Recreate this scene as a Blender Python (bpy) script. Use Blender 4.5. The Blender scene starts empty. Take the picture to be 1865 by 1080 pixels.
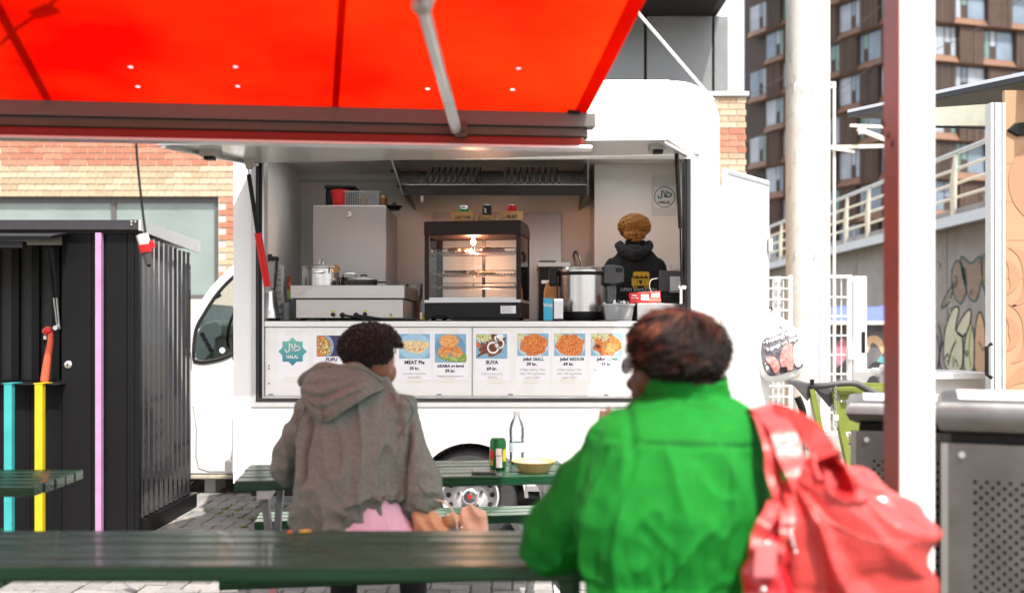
import bpy, bmesh, math, random
from mathutils import Vector, Matrix, noise
random.seed(7)
SC = bpy.context.scene
COL = SC.collection
R = math.radians
# ------------------------------------------------------------------ camera
F, CU, CV, CAMZ = 1813.0, 932.5, 600.0, 1.40      # focal length in photo pixels, principal column, horizon row, eye height
cam_d = bpy.data.cameras.new('camera')
cam_d.lens = 35.0
cam_d.sensor_width = 36.0
cam_d.shift_y = (CV - 540.0) / 1865.0
cam_d.clip_end = 1500
cam_d.dof.use_dof = True
cam_d.dof.focus_distance = 6.45
cam_d.dof.aperture_fstop = 1.5
cam = bpy.data.objects.new('camera', cam_d)
COL.objects.link(cam)
cam.location = (0, 0, CAMZ)
cam.rotation_euler = (R(90), 0, 0)
SC.camera = cam
# ------------------------------------------------------------------ sky and sun
SUN_AZ, SUN_EL = 24.0, 58.0        # sun behind the camera, to the right
world = bpy.data.worlds.new('World')
SC.world = world
world.use_nodes = True
wn = world.node_tree
wn.nodes.clear()
w_out = wn.nodes.new('ShaderNodeOutputWorld')
w_bg = wn.nodes.new('ShaderNodeBackground')
w_sky = wn.nodes.new('ShaderNodeTexSky')
w_sky.sky_type = 'NISHITA'
w_sky.sun_disc = False
w_sky.sun_elevation = R(SUN_EL)
w_sky.sun_rotation = R(180 - SUN_AZ)
w_sky.air_density = 1.0
w_sky.dust_density = 7.0
w_bg.inputs['Strength'].default_value = 0.15
# thin bright cloud drawn over the blue, the same all round the sky
w_tc = wn.nodes.new('ShaderNodeTexCoord'); w_nz = wn.nodes.new('ShaderNodeTexNoise'); w_rp = wn.nodes.new('ShaderNodeMapRange'); w_mx = wn.nodes.new('ShaderNodeMix')
w_nz.inputs['Scale'].default_value = 2.2; w_nz.inputs['Detail'].default_value = 7; w_nz.inputs['Roughness'].default_value = .55
w_rp.inputs[1].default_value = .36; w_rp.inputs[2].default_value = .60; w_rp.inputs[3].default_value = .25; w_rp.inputs[4].default_value = .85
w_mx.data_type = 'RGBA'; w_mx.inputs[7].default_value = (5.0, 5.05, 5.2, 1)
wn.links.new(w_tc.outputs['Generated'], w_nz.inputs['Vector']); wn.links.new(w_nz.outputs['Fac'], w_rp.inputs[0]); wn.links.new(w_rp.outputs[0], w_mx.inputs[0])
wn.links.new(w_sky.outputs[0], w_mx.inputs[6]); wn.links.new(w_mx.outputs[2], w_bg.inputs[0])
wn.links.new(w_bg.outputs[0], w_out.inputs[0])
sun_d = bpy.data.lights.new('sun', 'SUN')
sun_d.energy = 2.9
sun_d.angle = R(0.6)
sun_d.color = (1.0, 0.95, 0.88)
sun = bpy.data.objects.new('sun', sun_d)
COL.objects.link(sun)
sdir = Vector((-math.sin(R(SUN_AZ)) * math.cos(R(SUN_EL)), math.cos(R(SUN_AZ)) * math.cos(R(SUN_EL)), -math.sin(R(SUN_EL))))
sun.rotation_euler = sdir.to_track_quat('-Z', 'Y').to_euler()
sun.location = (4, -8, 12)
SC.view_settings.view_transform = 'Standard'
SC.view_settings.look = 'None'
SC.view_settings.gamma = 1.0
SC.view_settings.use_curve_mapping = False
SC.view_settings.exposure = 1.4
cy = SC.cycles
cy.use_denoising = True
cy.max_bounces = 10
cy.diffuse_bounces = 5
cy.glossy_bounces = 4
cy.transmission_bounces = 8
cy.transparent_max_bounces = 12
cy.caustics_reflective = False
cy.caustics_refractive = False
cy.sample_clamp_indirect = 6.0

# ------------------------------------------------------------------ helpers
def PX(u, Y): return (u - CU) / F * Y
def PZ(v, Y): return CAMZ - (v - CV) / F * Y
def P(u, v, Y): return Vector((PX(u, Y), Y, PZ(v, Y)))

MATS = {}
def mat(name, col=(.5, .5, .5), rough=.5, metal=0.0, var=.08, scale=12.0, bump=0.0, bscale=120.0, coat=0.0,
        trans=0.0, ior=1.45, emit=None, estr=0.0, sheen=0.0, spec=None, alpha=1.0, stretch=None, dirt=None, rvar=0.0, sss=0.0):
    if name in MATS: return MATS[name]
    m = bpy.data.materials.new(name); m.use_nodes = True
    nt = m.node_tree; n = nt.nodes; L = nt.links
    b = n['Principled BSDF']
    tc = n.new('ShaderNodeTexCoord'); mp = n.new('ShaderNodeMapping')
    L.new(tc.outputs['Object'], mp.inputs[0])
    if stretch: mp.inputs['Scale'].default_value = stretch
    c0 = tuple(max(0, x * (1 - var)) for x in col) + (1,)
    c1 = tuple(min(1, x * (1 + var)) for x in col) + (1,)
    if var > 0 or rvar > 0:
        nz = n.new('ShaderNodeTexNoise'); nz.inputs['Scale'].default_value = scale; nz.inputs['Detail'].default_value = 6
        nz.inputs['Roughness'].default_value = .6
        L.new(mp.outputs[0], nz.inputs['Vector'])
        cr = n.new('ShaderNodeValToRGB'); cr.color_ramp.elements[0].position = .3; cr.color_ramp.elements[1].position = .7
        cr.color_ramp.elements[0].color = c0; cr.color_ramp.elements[1].color = c1
        L.new(nz.outputs['Fac'], cr.inputs[0])
        csock = cr.outputs[0]
        if rvar > 0:
            mr = n.new('ShaderNodeMapRange'); mr.inputs[1].default_value = .3; mr.inputs[2].default_value = .7
            mr.inputs[3].default_value = max(0.02, rough - rvar); mr.inputs[4].default_value = min(1, rough + rvar)
            L.new(nz.outputs['Fac'], mr.inputs[0]); L.new(mr.outputs[0], b.inputs['Roughness'])
        if dirt:
            dcol, dscale, lo, hi = dirt
            dz = n.new('ShaderNodeTexNoise'); dz.inputs['Scale'].default_value = dscale; dz.inputs['Detail'].default_value = 8
            dz.inputs['Roughness'].default_value = .65
            L.new(mp.outputs[0], dz.inputs['Vector'])
            dr = n.new('ShaderNodeMapRange'); dr.inputs[1].default_value = lo; dr.inputs[2].default_value = hi
            L.new(dz.outputs['Fac'], dr.inputs[0])
            mx = n.new('ShaderNodeMix'); mx.data_type = 'RGBA'
            L.new(dr.outputs[0], mx.inputs[0]); L.new(csock, mx.inputs[6]); mx.inputs[7].default_value = tuple(dcol) + (1,)
            csock = mx.outputs[2]
        L.new(csock, b.inputs['Base Color'])
    else:
        b.inputs['Base Color'].default_value = tuple(col) + (1,)
    if rvar == 0: b.inputs['Roughness'].default_value = rough
    b.inputs['Metallic'].default_value = metal
    b.inputs['IOR'].default_value = ior
    b.inputs['Coat Weight'].default_value = coat
    b.inputs['Transmission Weight'].default_value = trans
    b.inputs['Sheen Weight'].default_value = sheen
    b.inputs['Alpha'].default_value = alpha
    if sss > 0:
        b.inputs['Subsurface Weight'].default_value = sss; b.inputs['Subsurface Radius'].default_value = (.02, .008, .004)
    if spec is not None: b.inputs['Specular IOR Level'].default_value = spec
    if emit: b.inputs['Emission Color'].default_value = tuple(emit) + (1,); b.inputs['Emission Strength'].default_value = estr
    if bump > 0:
        bz = n.new('ShaderNodeTexNoise'); bz.inputs['Scale'].default_value = bscale; bz.inputs['Detail'].default_value = 4
        L.new(mp.outputs[0], bz.inputs['Vector'])
        bp = n.new('ShaderNodeBump'); bp.inputs['Strength'].default_value = bump; bp.inputs['Distance'].default_value = .01
        L.new(bz.outputs['Fac'], bp.inputs['Height']); L.new(bp.outputs[0], b.inputs['Normal'])
    MATS[name] = m
    return m

def glass(name, tint=(1, 1, 1), rough=.03, ior=1.45, haze=0.0):
    """thin clear sheet: light passes straight, Fresnel reflection on top, optional milky haze"""
    if name in MATS: return MATS[name]
    m = bpy.data.materials.new(name); m.use_nodes = True; nt = m.node_tree; n = nt.nodes; n.clear(); L = nt.links
    o = n.new('ShaderNodeOutputMaterial'); t = n.new('ShaderNodeBsdfTransparent'); gl = n.new('ShaderNodeBsdfGlossy'); fr = n.new('ShaderNodeFresnel'); mx = n.new('ShaderNodeMixShader')
    t.inputs[0].default_value = tuple(tint) + (1,); gl.inputs['Roughness'].default_value = rough; fr.inputs['IOR'].default_value = ior
    base = t.outputs[0]
    if haze > 0:
        d = n.new('ShaderNodeBsdfDiffuse'); tr_ = n.new('ShaderNodeBsdfTranslucent'); a = n.new('ShaderNodeAddShader'); m2 = n.new('ShaderNodeMixShader')
        d.inputs[0].default_value = (.45, .46, .47, 1); tr_.inputs[0].default_value = (.4, .41, .42, 1)
        L.new(d.outputs[0], a.inputs[0]); L.new(tr_.outputs[0], a.inputs[1]); m2.inputs[0].default_value = haze
        L.new(base, m2.inputs[1]); L.new(a.outputs[0], m2.inputs[2]); base = m2.outputs[0]
    L.new(fr.outputs[0], mx.inputs[0]); L.new(base, mx.inputs[1]); L.new(gl.outputs[0], mx.inputs[2]); L.new(mx.outputs[0], o.inputs[0])
    MATS[name] = m; return m

OFF = {}                     # world offset of every root whose parts are given in world coordinates
def tag(o, label=None, cat=None, group=None, kind=None):
    if label: o['label'] = label
    if cat: o['category'] = cat
    if group: o['group'] = group
    if kind: o['kind'] = kind
    return o
def thing(name, label, cat, loc=(0, 0, 0), rz=0.0, group=None, local=False):
    o = bpy.data.objects.new(name, None); COL.objects.link(o)
    o.empty_display_size = .1
    o.location = loc; o.rotation_euler = (0, 0, rz)
    tag(o, label, cat, group)
    OFF[o.name] = Vector((0, 0, 0)) if local else Vector(loc)
    return o
def offset_of(o):
    while o is not None:
        if o.name in OFF: return OFF[o.name]
        o = o.parent
    return Vector((0, 0, 0))

class G:
    """collects faces for ONE mesh object"""
    def __init__(s): s.v = []; s.f = []; s.m = []; s.k = 0
    def add(s, vs, fs):
        o = len(s.v); s.v += [Vector(p) for p in vs]
        for f in fs: s.f.append([o + i for i in f]); s.m.append(s.k)
        return s
    def box(s, x0, x1, y0, y1, z0, z1):
        return s.add([(x0,y0,z0),(x1,y0,z0),(x1,y1,z0),(x0,y1,z0),(x0,y0,z1),(x1,y0,z1),(x1,y1,z1),(x0,y1,z1)],
                     [(0,3,2,1),(4,5,6,7),(0,1,5,4),(1,2,6,5),(2,3,7,6),(3,0,4,7)])
    def bar(s, p0, p1, w, h, up=(0, 0, 1), taper=1.0):
        p0 = Vector(p0); p1 = Vector(p1); d = (p1 - p0).normalized(); up = Vector(up)
        if abs(d.dot(up)) > .98: up = Vector((0, 1, 0))
        x = d.cross(up).normalized(); z = x.cross(d).normalized()
        vs = []
        for p, t in ((p0, 1), (p1, taper)):
            for a, b in ((-1,-1),(1,-1),(1,1),(-1,1)): vs.append(p + x * (a*w*t/2) + z * (b*h*t/2))
        return s.add(vs, [(0,1,2,3)[::-1],(4,5,6,7),(0,1,5,4),(1,2,6,5),(2,3,7,6),(3,0,4,7)])
    def hexa(s, a):           # 8 points: 4 bottom (ccw), 4 top
        return s.add(a, [(0,3,2,1),(4,5,6,7),(0,1,5,4),(1,2,6,5),(2,3,7,6),(3,0,4,7)])
    def frame_of(s, d):
        d = Vector(d).normalized(); up = Vector((0,0,1)) if abs(d.z) < .95 else Vector((1,0,0))
        x = d.cross(up).normalized(); y = x.cross(d).normalized()
        return x, y
    def cyl(s, p0, p1, r0, r1=None, n=14, cap=True):
        r1 = r0 if r1 is None else r1
        p0 = Vector(p0); p1 = Vector(p1); x, y = s.frame_of(p1 - p0)
        vs = []
        for p, r in ((p0, r0), (p1, r1)):
            for i in range(n):
                t = 2*math.pi*i/n; vs.append(p + x*(r*math.cos(t)) + y*(r*math.sin(t)))
        fs = [(i, (i+1) % n, n+(i+1) % n, n+i) for i in range(n)]
        if cap: fs += [tuple(range(n))[::-1], tuple(range(n, 2*n))]
        return s.add(vs, fs)
    def tube(s, pts, r, n=8, cap=True, closed=False):
        pts = [Vector(p) for p in pts]; m = len(pts); rs = r if isinstance(r, (list, tuple)) else [r]*m
        vs = []; px = None
        for i, p in enumerate(pts):
            if closed: d = pts[(i+1) % m] - pts[i-1]
            else: d = pts[min(i+1, m-1)] - pts[max(i-1, 0)]
            d = d.normalized()
            if px is None: x, y = s.frame_of(d)
            else:
                x = (px - d * px.dot(d)).normalized(); y = d.cross(x)
            px = x
            for k in range(n):
                t = 2*math.pi*k/n; vs.append(p + x*(rs[i]*math.cos(t)) + y*(rs[i]*math.sin(t)))
        fs = []
        for i in range(m if closed else m-1):
            j = (i+1) % m
            for k in range(n): fs.append((i*n+k, i*n+(k+1) % n, j*n+(k+1) % n, j*n+k))
        if cap and not closed: fs += [tuple(range(n))[::-1], tuple(range((m-1)*n, m*n))]
        return s.add(vs, fs)
    def lathe(s, o, prof, n=24, axis=(0,0,1), sx=1.0, sy=1.0, cap=True):
        o = Vector(o); ax = Vector(axis).normalized()
        if abs(ax.z) > .99: x, y = Vector((1,0,0)), Vector((0,1,0))
        else: x, y = s.frame_of(ax)
        vs = []
        for r, z in prof:
            for i in range(n):
                t = 2*math.pi*i/n; vs.append(o + ax*z + x*(sx*r*math.cos(t)) + y*(sy*r*math.sin(t)))
        fs = []
        for j in range(len(prof)-1):
            for i in range(n): fs.append((j*n+i, j*n+(i+1) % n, (j+1)*n+(i+1) % n, (j+1)*n+i))
        if cap and prof[0][0] > 1e-5: fs.append(tuple(range(n))[::-1])
        if cap and prof[-1][0] > 1e-5: fs.append(tuple(range((len(prof)-1)*n, len(prof)*n)))
        return s.add(vs, fs)
    def prism(s, poly, depth):   # poly: 3-D points, depth: vector
        poly = [Vector(p) for p in poly]; d = Vector(depth); n = len(poly)
        return s.add(poly + [p + d for p in poly], [tuple(range(n)), tuple(range(n, 2*n))[::-1]] + [(i, n+i, n+(i+1) % n, (i+1) % n) for i in range(n)])
    def loft(s, rings, cap=True, closed=False):
        n = len(rings[0]); m = len(rings); vs = [p for r in rings for p in r]; fs = []
        for j in range(m if closed else m-1):
            q = (j+1) % m
            for i in range(n): fs.append((j*n+i, j*n+(i+1) % n, q*n+(i+1) % n, q*n+i))
        if cap and not closed: fs += [tuple(range(n))[::-1], tuple(range((m-1)*n, m*n))]
        return s.add(vs, fs)
    def ball(s, c, r, n=12, rot=None):
        rx, ry, rz = r if isinstance(r, (tuple, list)) else (r, r, r); c = Vector(c)
        vs = [Vector((0,0,-rz))]; h = max(4, n//2)
        for j in range(1, h):
            p = -math.pi/2 + math.pi*j/h
            for i in range(n):
                t = 2*math.pi*i/n; vs.append(Vector((rx*math.cos(p)*math.cos(t), ry*math.cos(p)*math.sin(t), rz*math.sin(p))))
        vs.append(Vector((0,0,rz)))
        if rot is not None: vs = [rot @ q for q in vs]
        fs = [(0, 1+(i+1) % n, 1+i) for i in range(n)]
        for j in range(h-2):
            for i in range(n): fs.append((1+j*n+i, 1+j*n+(i+1) % n, 1+(j+1)*n+(i+1) % n, 1+(j+1)*n+i))
        l = 1+(h-1)*n
        fs += [(l-n+i, l-n+(i+1) % n, l) for i in range(n)]
        return s.add([c+q for q in vs], fs)
    def limb(s, pts, rs, n=14):
        for p, r in zip(pts, rs): s.ball(p, r, n)
        for i in range(len(pts)-1): s.cyl(pts[i], pts[i+1], rs[i], rs[i+1], n)
        return s
    def sheet(s, us, vs, fn, holes=(), hr=(.01, .01)):
        """grid of quads fn(u,v); a cell listed in holes gets an octagonal hole"""
        H = set(holes)
        for i in range(len(us)-1):
            for j in range(len(vs)-1):
                a, b, c, d = us[i], us[i+1], vs[j], vs[j+1]
                if (i, j) not in H:
                    s.add([fn(a, c), fn(b, c), fn(b, d), fn(a, d)], [(0,1,2,3)]); continue
                mu, mv = (a+b)/2, (c+d)/2
                outer = [(b, mv), (b, d), (mu, d), (a, d), (a, mv), (a, c), (mu, c), (b, c)]
                inner = [(mu+hr[0]*math.cos(k*math.pi/4), mv+hr[1]*math.sin(k*math.pi/4)) for k in range(8)]
                s.add([fn(*p) for p in outer] + [fn(*p) for p in inner], [(k, (k+1) % 8, 8+(k+1) % 8, 8+k) for k in range(8)])
        return s
    def build(s, name, mats, parent=None, smooth=None, bevel=0.0, seg=2, label=None, cat=None, group=None, kind=None, weld=False):
        off = offset_of(parent) if parent is not None else None
        if off is None:
            xs = [p.x for p in s.v]; ys = [p.y for p in s.v]; zs = [p.z for p in s.v]
            off = Vector(((min(xs)+max(xs))/2, (min(ys)+max(ys))/2, min(zs))); loc = off
        else: loc = Vector((0, 0, 0))
        me = bpy.data.meshes.new(name)
        me.from_pydata([tuple(p - off) for p in s.v], [], s.f)
        if weld or smooth is not None:
            bm = bmesh.new(); bm.from_mesh(me)
            if weld: bmesh.ops.remove_doubles(bm, verts=bm.verts, dist=1e-5)
            bmesh.ops.recalc_face_normals(bm, faces=bm.faces)
            bm.to_mesh(me); bm.free()
        if not isinstance(mats, (list, tuple)): mats = [mats]
        for m in mats: me.materials.append(m)
        if len(mats) > 1: me.polygons.foreach_set('material_index', s.m)
        if smooth is not None:
            me.polygons.foreach_set('use_smooth', [True]*len(me.polygons))
            me.set_sharp_from_angle(angle=R(smooth))
        me.update()
        o = bpy.data.objects.new(name, me); COL.objects.link(o); o.location = loc
        if parent is not None: o.parent = parent
        if bevel > 0:
            b = o.modifiers.new('bevel', 'BEVEL'); b.width = bevel; b.segments = seg; b.limit_method = 'ANGLE'; b.angle_limit = R(40)
            b.harden_normals = False
        tag(o, label, cat, group, kind)
        return o

def mesh_obj(name, me, mats, parent=None, **kw):
    """link an existing mesh (world coordinates) as a part"""
    off = offset_of(parent) if parent is not None else Vector((0, 0, 0))
    me.transform(Matrix.Translation(-off))
    me.materials.clear()
    for m in (mats if isinstance(mats, (list, tuple)) else [mats]): me.materials.append(m)
    o = bpy.data.objects.new(name, me); COL.objects.link(o)
    if parent is not None: o.parent = parent
    return tag(o, **kw)

def blob(g, voxel=.008, it=6, fac=.5):
    """fuse the overlapping closed shapes of g into one smooth skin"""
    me = bpy.data.meshes.new('tmp'); me.from_pydata([tuple(p) for p in g.v], [], g.f)
    bm = bmesh.new(); bm.from_mesh(me); bmesh.ops.recalc_face_normals(bm, faces=bm.faces); bm.to_mesh(me); bm.free()
    o = bpy.data.objects.new('tmp', me); COL.objects.link(o)
    a = o.modifiers.new('r', 'REMESH'); a.mode = 'VOXEL'; a.voxel_size = voxel
    b = o.modifiers.new('s', 'SMOOTH'); b.factor = fac; b.iterations = it
    dg = bpy.context.evaluated_depsgraph_get()
    out = bpy.data.meshes.new_from_object(o.evaluated_get(dg))
    bpy.data.objects.remove(o); bpy.data.meshes.remove(me)
    out.polygons.foreach_set('use_smooth', [True]*len(out.polygons))
    return out
def displace(me, fn):
    ns = [v.normal.copy() for v in me.vertices]
    for v, nn in zip(me.vertices, ns):
        d = fn(v.co, nn)
        if isinstance(d, Vector): v.co += d
        else: v.co += nn * d
    me.update()

from mathutils.bvhtree import BVHTree
def drape_seam(o, pix, r, m, parent, name='seam', lift=.0006, closed=False, k=5):
    """a thin raised line (stitching, piping) laid on the surface of o along photo points"""
    off = offset_of(o); me = o.data
    t = BVHTree.FromPolygons([v.co + off for v in me.vertices], [tuple(p.vertices) for p in me.polygons])
    pts = []
    for q in catmull([Vector((a, b, 0)) for a, b in pix], k, closed):
        d = Vector(((q.x-CU)/F, 1, -(q.y-CV)/F)).normalized(); h = t.ray_cast(Vector((0, 0, CAMZ)), d)
        if h[0] is not None: pts.append(h[0] + h[1]*lift*(1 if h[1].dot(d) < 0 else -1))
    if len(pts) > 2:
        g = G(); g.tube(pts, r, 6, closed=closed); return g.build(name, m, parent, smooth=60)

def text(s, size, loc, m, parent, name='lettering', weight=0.0, rot=None, align='CENTER', xs=1.0, shear=0.0, ext=.0004, **kw):
    """flat lettering facing -Y unless rot (3x3) is given; size = cap height"""
    cu = bpy.data.curves.new('t', 'FONT'); cu.body = s; cu.size = size / .72; cu.align_x = align; cu.align_y = 'CENTER'
    cu.offset = weight * size; cu.extrude = ext; cu.shear = shear; cu.resolution_u = 2
    o = bpy.data.objects.new('t', cu)
    me = bpy.data.meshes.new_from_object(o)
    bpy.data.objects.remove(o)
    rot = Matrix(((1,0,0),(0,0,-1),(0,1,0))) if rot is None else rot
    M = Matrix.Translation(Vector(loc)) @ rot.to_4x4() @ Matrix.Diagonal((xs, 1, 1, 1))
    me.transform(M)
    return mesh_obj(name, me, m, parent, **kw)

def smooth01(a, b, x):
    t = max(0.0, min(1.0, (x-a)/(b-a))); return t*t*(3-2*t)
def catmull(pts, k=6, closed=False):
    pts = [Vector(p) for p in pts]; n = len(pts); out = []
    rng = range(n) if closed else range(n-1)
    for i in rng:
        g = (lambda j: pts[j % n]) if closed else (lambda j: pts[max(0, min(n-1, j))])
        p0, p1, p2, p3 = g(i-1), g(i), g(i+1), g(i+2)
        for q in range(k):
            t = q/k
            out.append(.5*((2*p1)+(p2-p0)*t+(2*p0-5*p1+4*p2-p3)*t*t+(3*p1-p0-3*p2+p3)*t**3))
    if not closed: out.append(pts[-1])
    return out
# ------------------------------------------------------------------ materials
m_white = mat('white_paint', (.80, .80, .80), .35, var=.025, scale=3, bump=.02, bscale=4, coat=.2)
m_gelcoat = mat('white_gelcoat', (.78, .78, .775), .3, var=.02, scale=2, coat=.3, dirt=((.55, .53, .5), 5, .62, .95))
m_alu = mat('aluminium', (.62, .63, .64), .38, metal=.85, var=.06, scale=8, rvar=.08)
m_alu_matt = mat('aluminium_matt', (.52, .53, .53), .55, metal=.5, var=.05)
m_steel = mat('stainless', (.58, .57, .56), .22, metal=1, var=.02, scale=3, rvar=.03)
m_steel_br = mat('stainless_brushed', (.44, .435, .43), .34, metal=1, var=.025, scale=3, rvar=.04)
m_chrome = mat('chrome', (.75, .75, .76), .12, metal=1, var=.03)
m_galv = mat('galvanised', (.52, .54, .55), .42, metal=.8, var=.12, scale=40)
m_rubber = mat('black_rubber', (.018, .018, .019), .6, var=.2, bump=.1)
m_blackpl = mat('black_plastic', (.011, .011, .012), .42, var=.15, spec=.28)
m_darkpl = mat('dark_grey_plastic', (.07, .07, .075), .5, var=.12)
m_blackmet = mat('black_metal', (.010, .010, .011), .40, var=.2, scale=5, rvar=.1, spec=.25)
m_red = mat('red_enamel', (.62, .015, .015), .35, var=.06)
m_tyre = mat('tyre_rubber', (.035, .036, .038), .75, var=.25, scale=30, bump=.2, bscale=200)
m_rim = mat('steel_rim', (.52, .53, .54), .42, metal=.15, var=.08, scale=30)
m_inner = mat('cream_interior', (.86, .85, .82), .45, var=.02, scale=3)
m_paper = mat('paper', (.83, .83, .85), .6, var=.015)
m_ink = mat('dark_blue_ink', (.03, .025, .09), .6, var=0)
m_inkgrey = mat('grey_ink', (.45, .45, .48), .6, var=0)
m_inkgreen = mat('green_ink', (.10, .25, .22), .6, var=0)
m_inkblack = mat('black_ink', (.02, .02, .02), .6, var=0)
m_whiteprint = mat('white_print', (.82, .82, .82), .6, var=0)
m_tape = mat('masking_tape', (.78, .77, .71), .6, var=.05)
m_concrete = mat('concrete', (.52, .50, .46), .85, var=.12, scale=4, bump=.25, bscale=40, dirt=((.30, .29, .27), 3, .52, .85))
m_concol = mat('pale_concrete', (.66, .65, .62), .8, var=.06, scale=6, bump=.25, bscale=60, dirt=((.32, .32, .31), 9, .55, .8), stretch=(1, 1, .5))
m_green = mat('green_boards', (.005, .052, .020), .27, var=.25, scale=14, bump=.14, bscale=30, coat=.25, spec=.35, stretch=(.25, 3, 3), rvar=.1)
m_skin_b = mat('brown_skin', (.26, .115, .065), .5, var=.1, scale=30, sss=.08)
m_skin_w = mat('dark_skin', (.105, .045, .026), .45, var=.1, scale=30, sss=.05)
m_hair_b = mat('dark_curly_hair', (.016, .010, .008), .75, spec=.2, var=.3, scale=60, sheen=.2)
m_hoodie = mat('grey_green_fleece', (.175, .205, .175), .92, var=.16, scale=60, bump=.45, bscale=260, spec=.15)
m_pink = mat('pink_cotton', (.72, .48, .60), .85, var=.1, scale=10, bump=.2, bscale=200)
m_trouser = mat('black_denim', (.016, .017, .022), .85, var=.2, scale=50, bump=.2, bscale=300)
m_jacket = mat('green_jacket_cloth', (.006, .170, .018), .78, var=.12, scale=26, bump=.35, bscale=330, spec=.18)
m_redbag = mat('coral_red_leather', (.46, .046, .044), .34, var=.16, scale=9, bump=.3, bscale=60, coat=.25)
m_redbag_d = mat('deep_red_lining', (.36, .008, .012), .6, var=.15)
m_bluepaint = mat('blue', (.06, .16, .45), .5)
m_yellow = mat('yellow_lacquer', (.52, .41, .012), .4, var=.12, scale=9, dirt=((.30, .24, .05), 22, .62, .85))
m_cyan = mat('turquoise_lacquer', (.04, .33, .33), .4, var=.12, scale=9, dirt=((.04, .16, .16), 22, .62, .85))
m_lilac = mat('lilac_lacquer', (.44, .23, .41), .4, var=.12, scale=9, dirt=((.24, .14, .22), 22, .62, .85))
m_cream = mat('cream_paint', (.70, .66, .54), .5, var=.06, dirt=((.35, .22, .1), 14, .66, .85))
m_olive = mat('olive_plastic', (.17, .21, .035), .45, var=.1)
m_whitepl = mat('white_plastic', (.8, .8, .78), .4, var=.03)
m_glass = glass('clear_glass', (.95, .97, .96))
m_clearpl = glass('clear_plastic', (.9, .92, .93), .12, 1.45, .10)
m_frost = glass('frosted_plastic', (.9, .92, .93), .3, 1.4, .45)
m_kraft = mat('kraft_board', (.58, .34, .14), .7, var=.06, scale=30)
m_brownpap = mat('brown_paper', (.52, .33, .17), .8, var=.1, scale=14, bump=.3, bscale=20)
m_wdark = mat('dark_brown_metal', (.022, .011, .009), .4, var=.1, spec=.25)
m_fascia = mat('grey_cladding', (.20, .21, .215), .45, metal=.35, var=.12, scale=2.2, rvar=.08)
m_soffit = mat('black_soffit', (.008, .008, .008), .7, var=.1)
m_canvas_dark = mat('canvas_edge', (.5, .02, .008), .7)

def brick_mat(name, col):
    return mat(name, col, .85, var=.16, scale=18, bump=.5, bscale=90, dirt=(tuple(c*.55 for c in col), 12, .6, .9))
M_RED = [brick_mat('red_brick_a', (.40, .16, .10)), brick_mat('red_brick_b', (.45, .19, .125)), brick_mat('red_brick_c', (.36, .14, .088))]
M_YEL = [brick_mat('yellow_brick_a', (.43, .32, .215)), brick_mat('yellow_brick_b', (.38, .275, .18)), brick_mat('yellow_brick_c', (.47, .365, .26))]
m_mortar = mat('mortar', (.50, .46, .40), .95, var=.1, scale=30, bump=.4, bscale=150)
# ================================================================== GROUND
m_joint = mat('joint_sand', (.16, .145, .115), .95, var=.25, scale=30, bump=.5, bscale=200, dirt=((.05, .09, .02), 6, .55, .7))
M_PAV = [mat('paver_' + 'abc'[i], c, .85, var=.15, scale=25, bump=.4, bscale=160, dirt=((.06, .08, .03), 14, .62, .8))
         for i, c in enumerate([(.235, .23, .222), (.205, .20, .192), (.265, .257, .245)])]
g = G(); g.box(-220, 220, -60, 300, -.5, -.014)
ground = g.build('ground', m_joint, kind='structure')
ground.location = (ground.location.x, ground.location.y, ground.location.z)
OFF['ground'] = Vector(ground.location)
PW, PL, GAP = .112, .224, .010
def paver_geo(gg, cx, cy, cz, rot, tilt=(0, 0)):
    L, W = (PL-GAP)/2, (PW-GAP)/2
    rings = []
    for ins, z in ((0, -.05), (0, -.007), (.007, 0)):
        for a, b in ((-1,-1),(1,-1),(1,1),(-1,1)):
            x, y = a*(L-ins), b*(W-ins)
            if rot: x, y = -y, x
            rings.append(Vector((cx+x, cy+y, cz+z+(tilt[0]*x+tilt[1]*y if z == 0 else 0))))
    fs = [(8, 9, 10, 11)]
    for r in (0, 4):
        for i in range(4): fs.append((r+i, r+(i+1) % 4, r+4+(i+1) % 4, r+4+i))
    gg.add(rings, fs)
pav_meshes = []
for k in range(6):
    q = G(); paver_geo(q, 0, 0, 0, k % 2 == 1, (random.uniform(-.02, .02), random.uniform(-.02, .02)))
    me = bpy.data.meshes.new('paver'); me.from_pydata([tuple(p) for p in q.v], [], q.f); me.materials.append(M_PAV[k // 2]); pav_meshes.append(me)
cells = []
rnd = random.Random(3)
U = PW
for a in range(-44, 36):
    for b in range(36, 96):
        s_ = (a - b) % 4
        x0, y0 = a*U, b*U
        if s_ == 0: cells.append((x0 + U, y0 + U/2, False))      # lies along x: cells (a,b),(a+1,b)
        elif s_ == 3: cells.append((x0 + U/2, y0 + U, True))      # lies along y: cells (a,b),(a,b+1)
def seen(c):
    x, y, _ = c
    u = CU + x*F/y; v = CV + CAMZ*F/y
    if 350 < u < 545 and 895 < v < 968: return 0 if y < 8.4 else 2
    if 20 < u < 960 and 1055 < v < 1090: return 1
    return 3
cells.sort(key=lambda c: (seen(c), c[1]))
rest = G()
for n_, (x, y, r_) in enumerate(cells):
    dz = rnd.uniform(-.006, .004)
    if n_ < 300:
        o = bpy.data.objects.new('paver', pav_meshes[rnd.choice((1, 3, 5) if r_ else (0, 2, 4))]); COL.objects.link(o)
        o.parent = ground; o.location = Vector((x, y, dz)) - ground.location
    else:
        rest.k = rnd.randrange(3); paver_geo(rest, x, y, dz, r_, (rnd.uniform(-.02, .02), rnd.uniform(-.02, .02)))
o = rest.build('paver_field', M_PAV, ground, kind='stuff')
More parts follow.
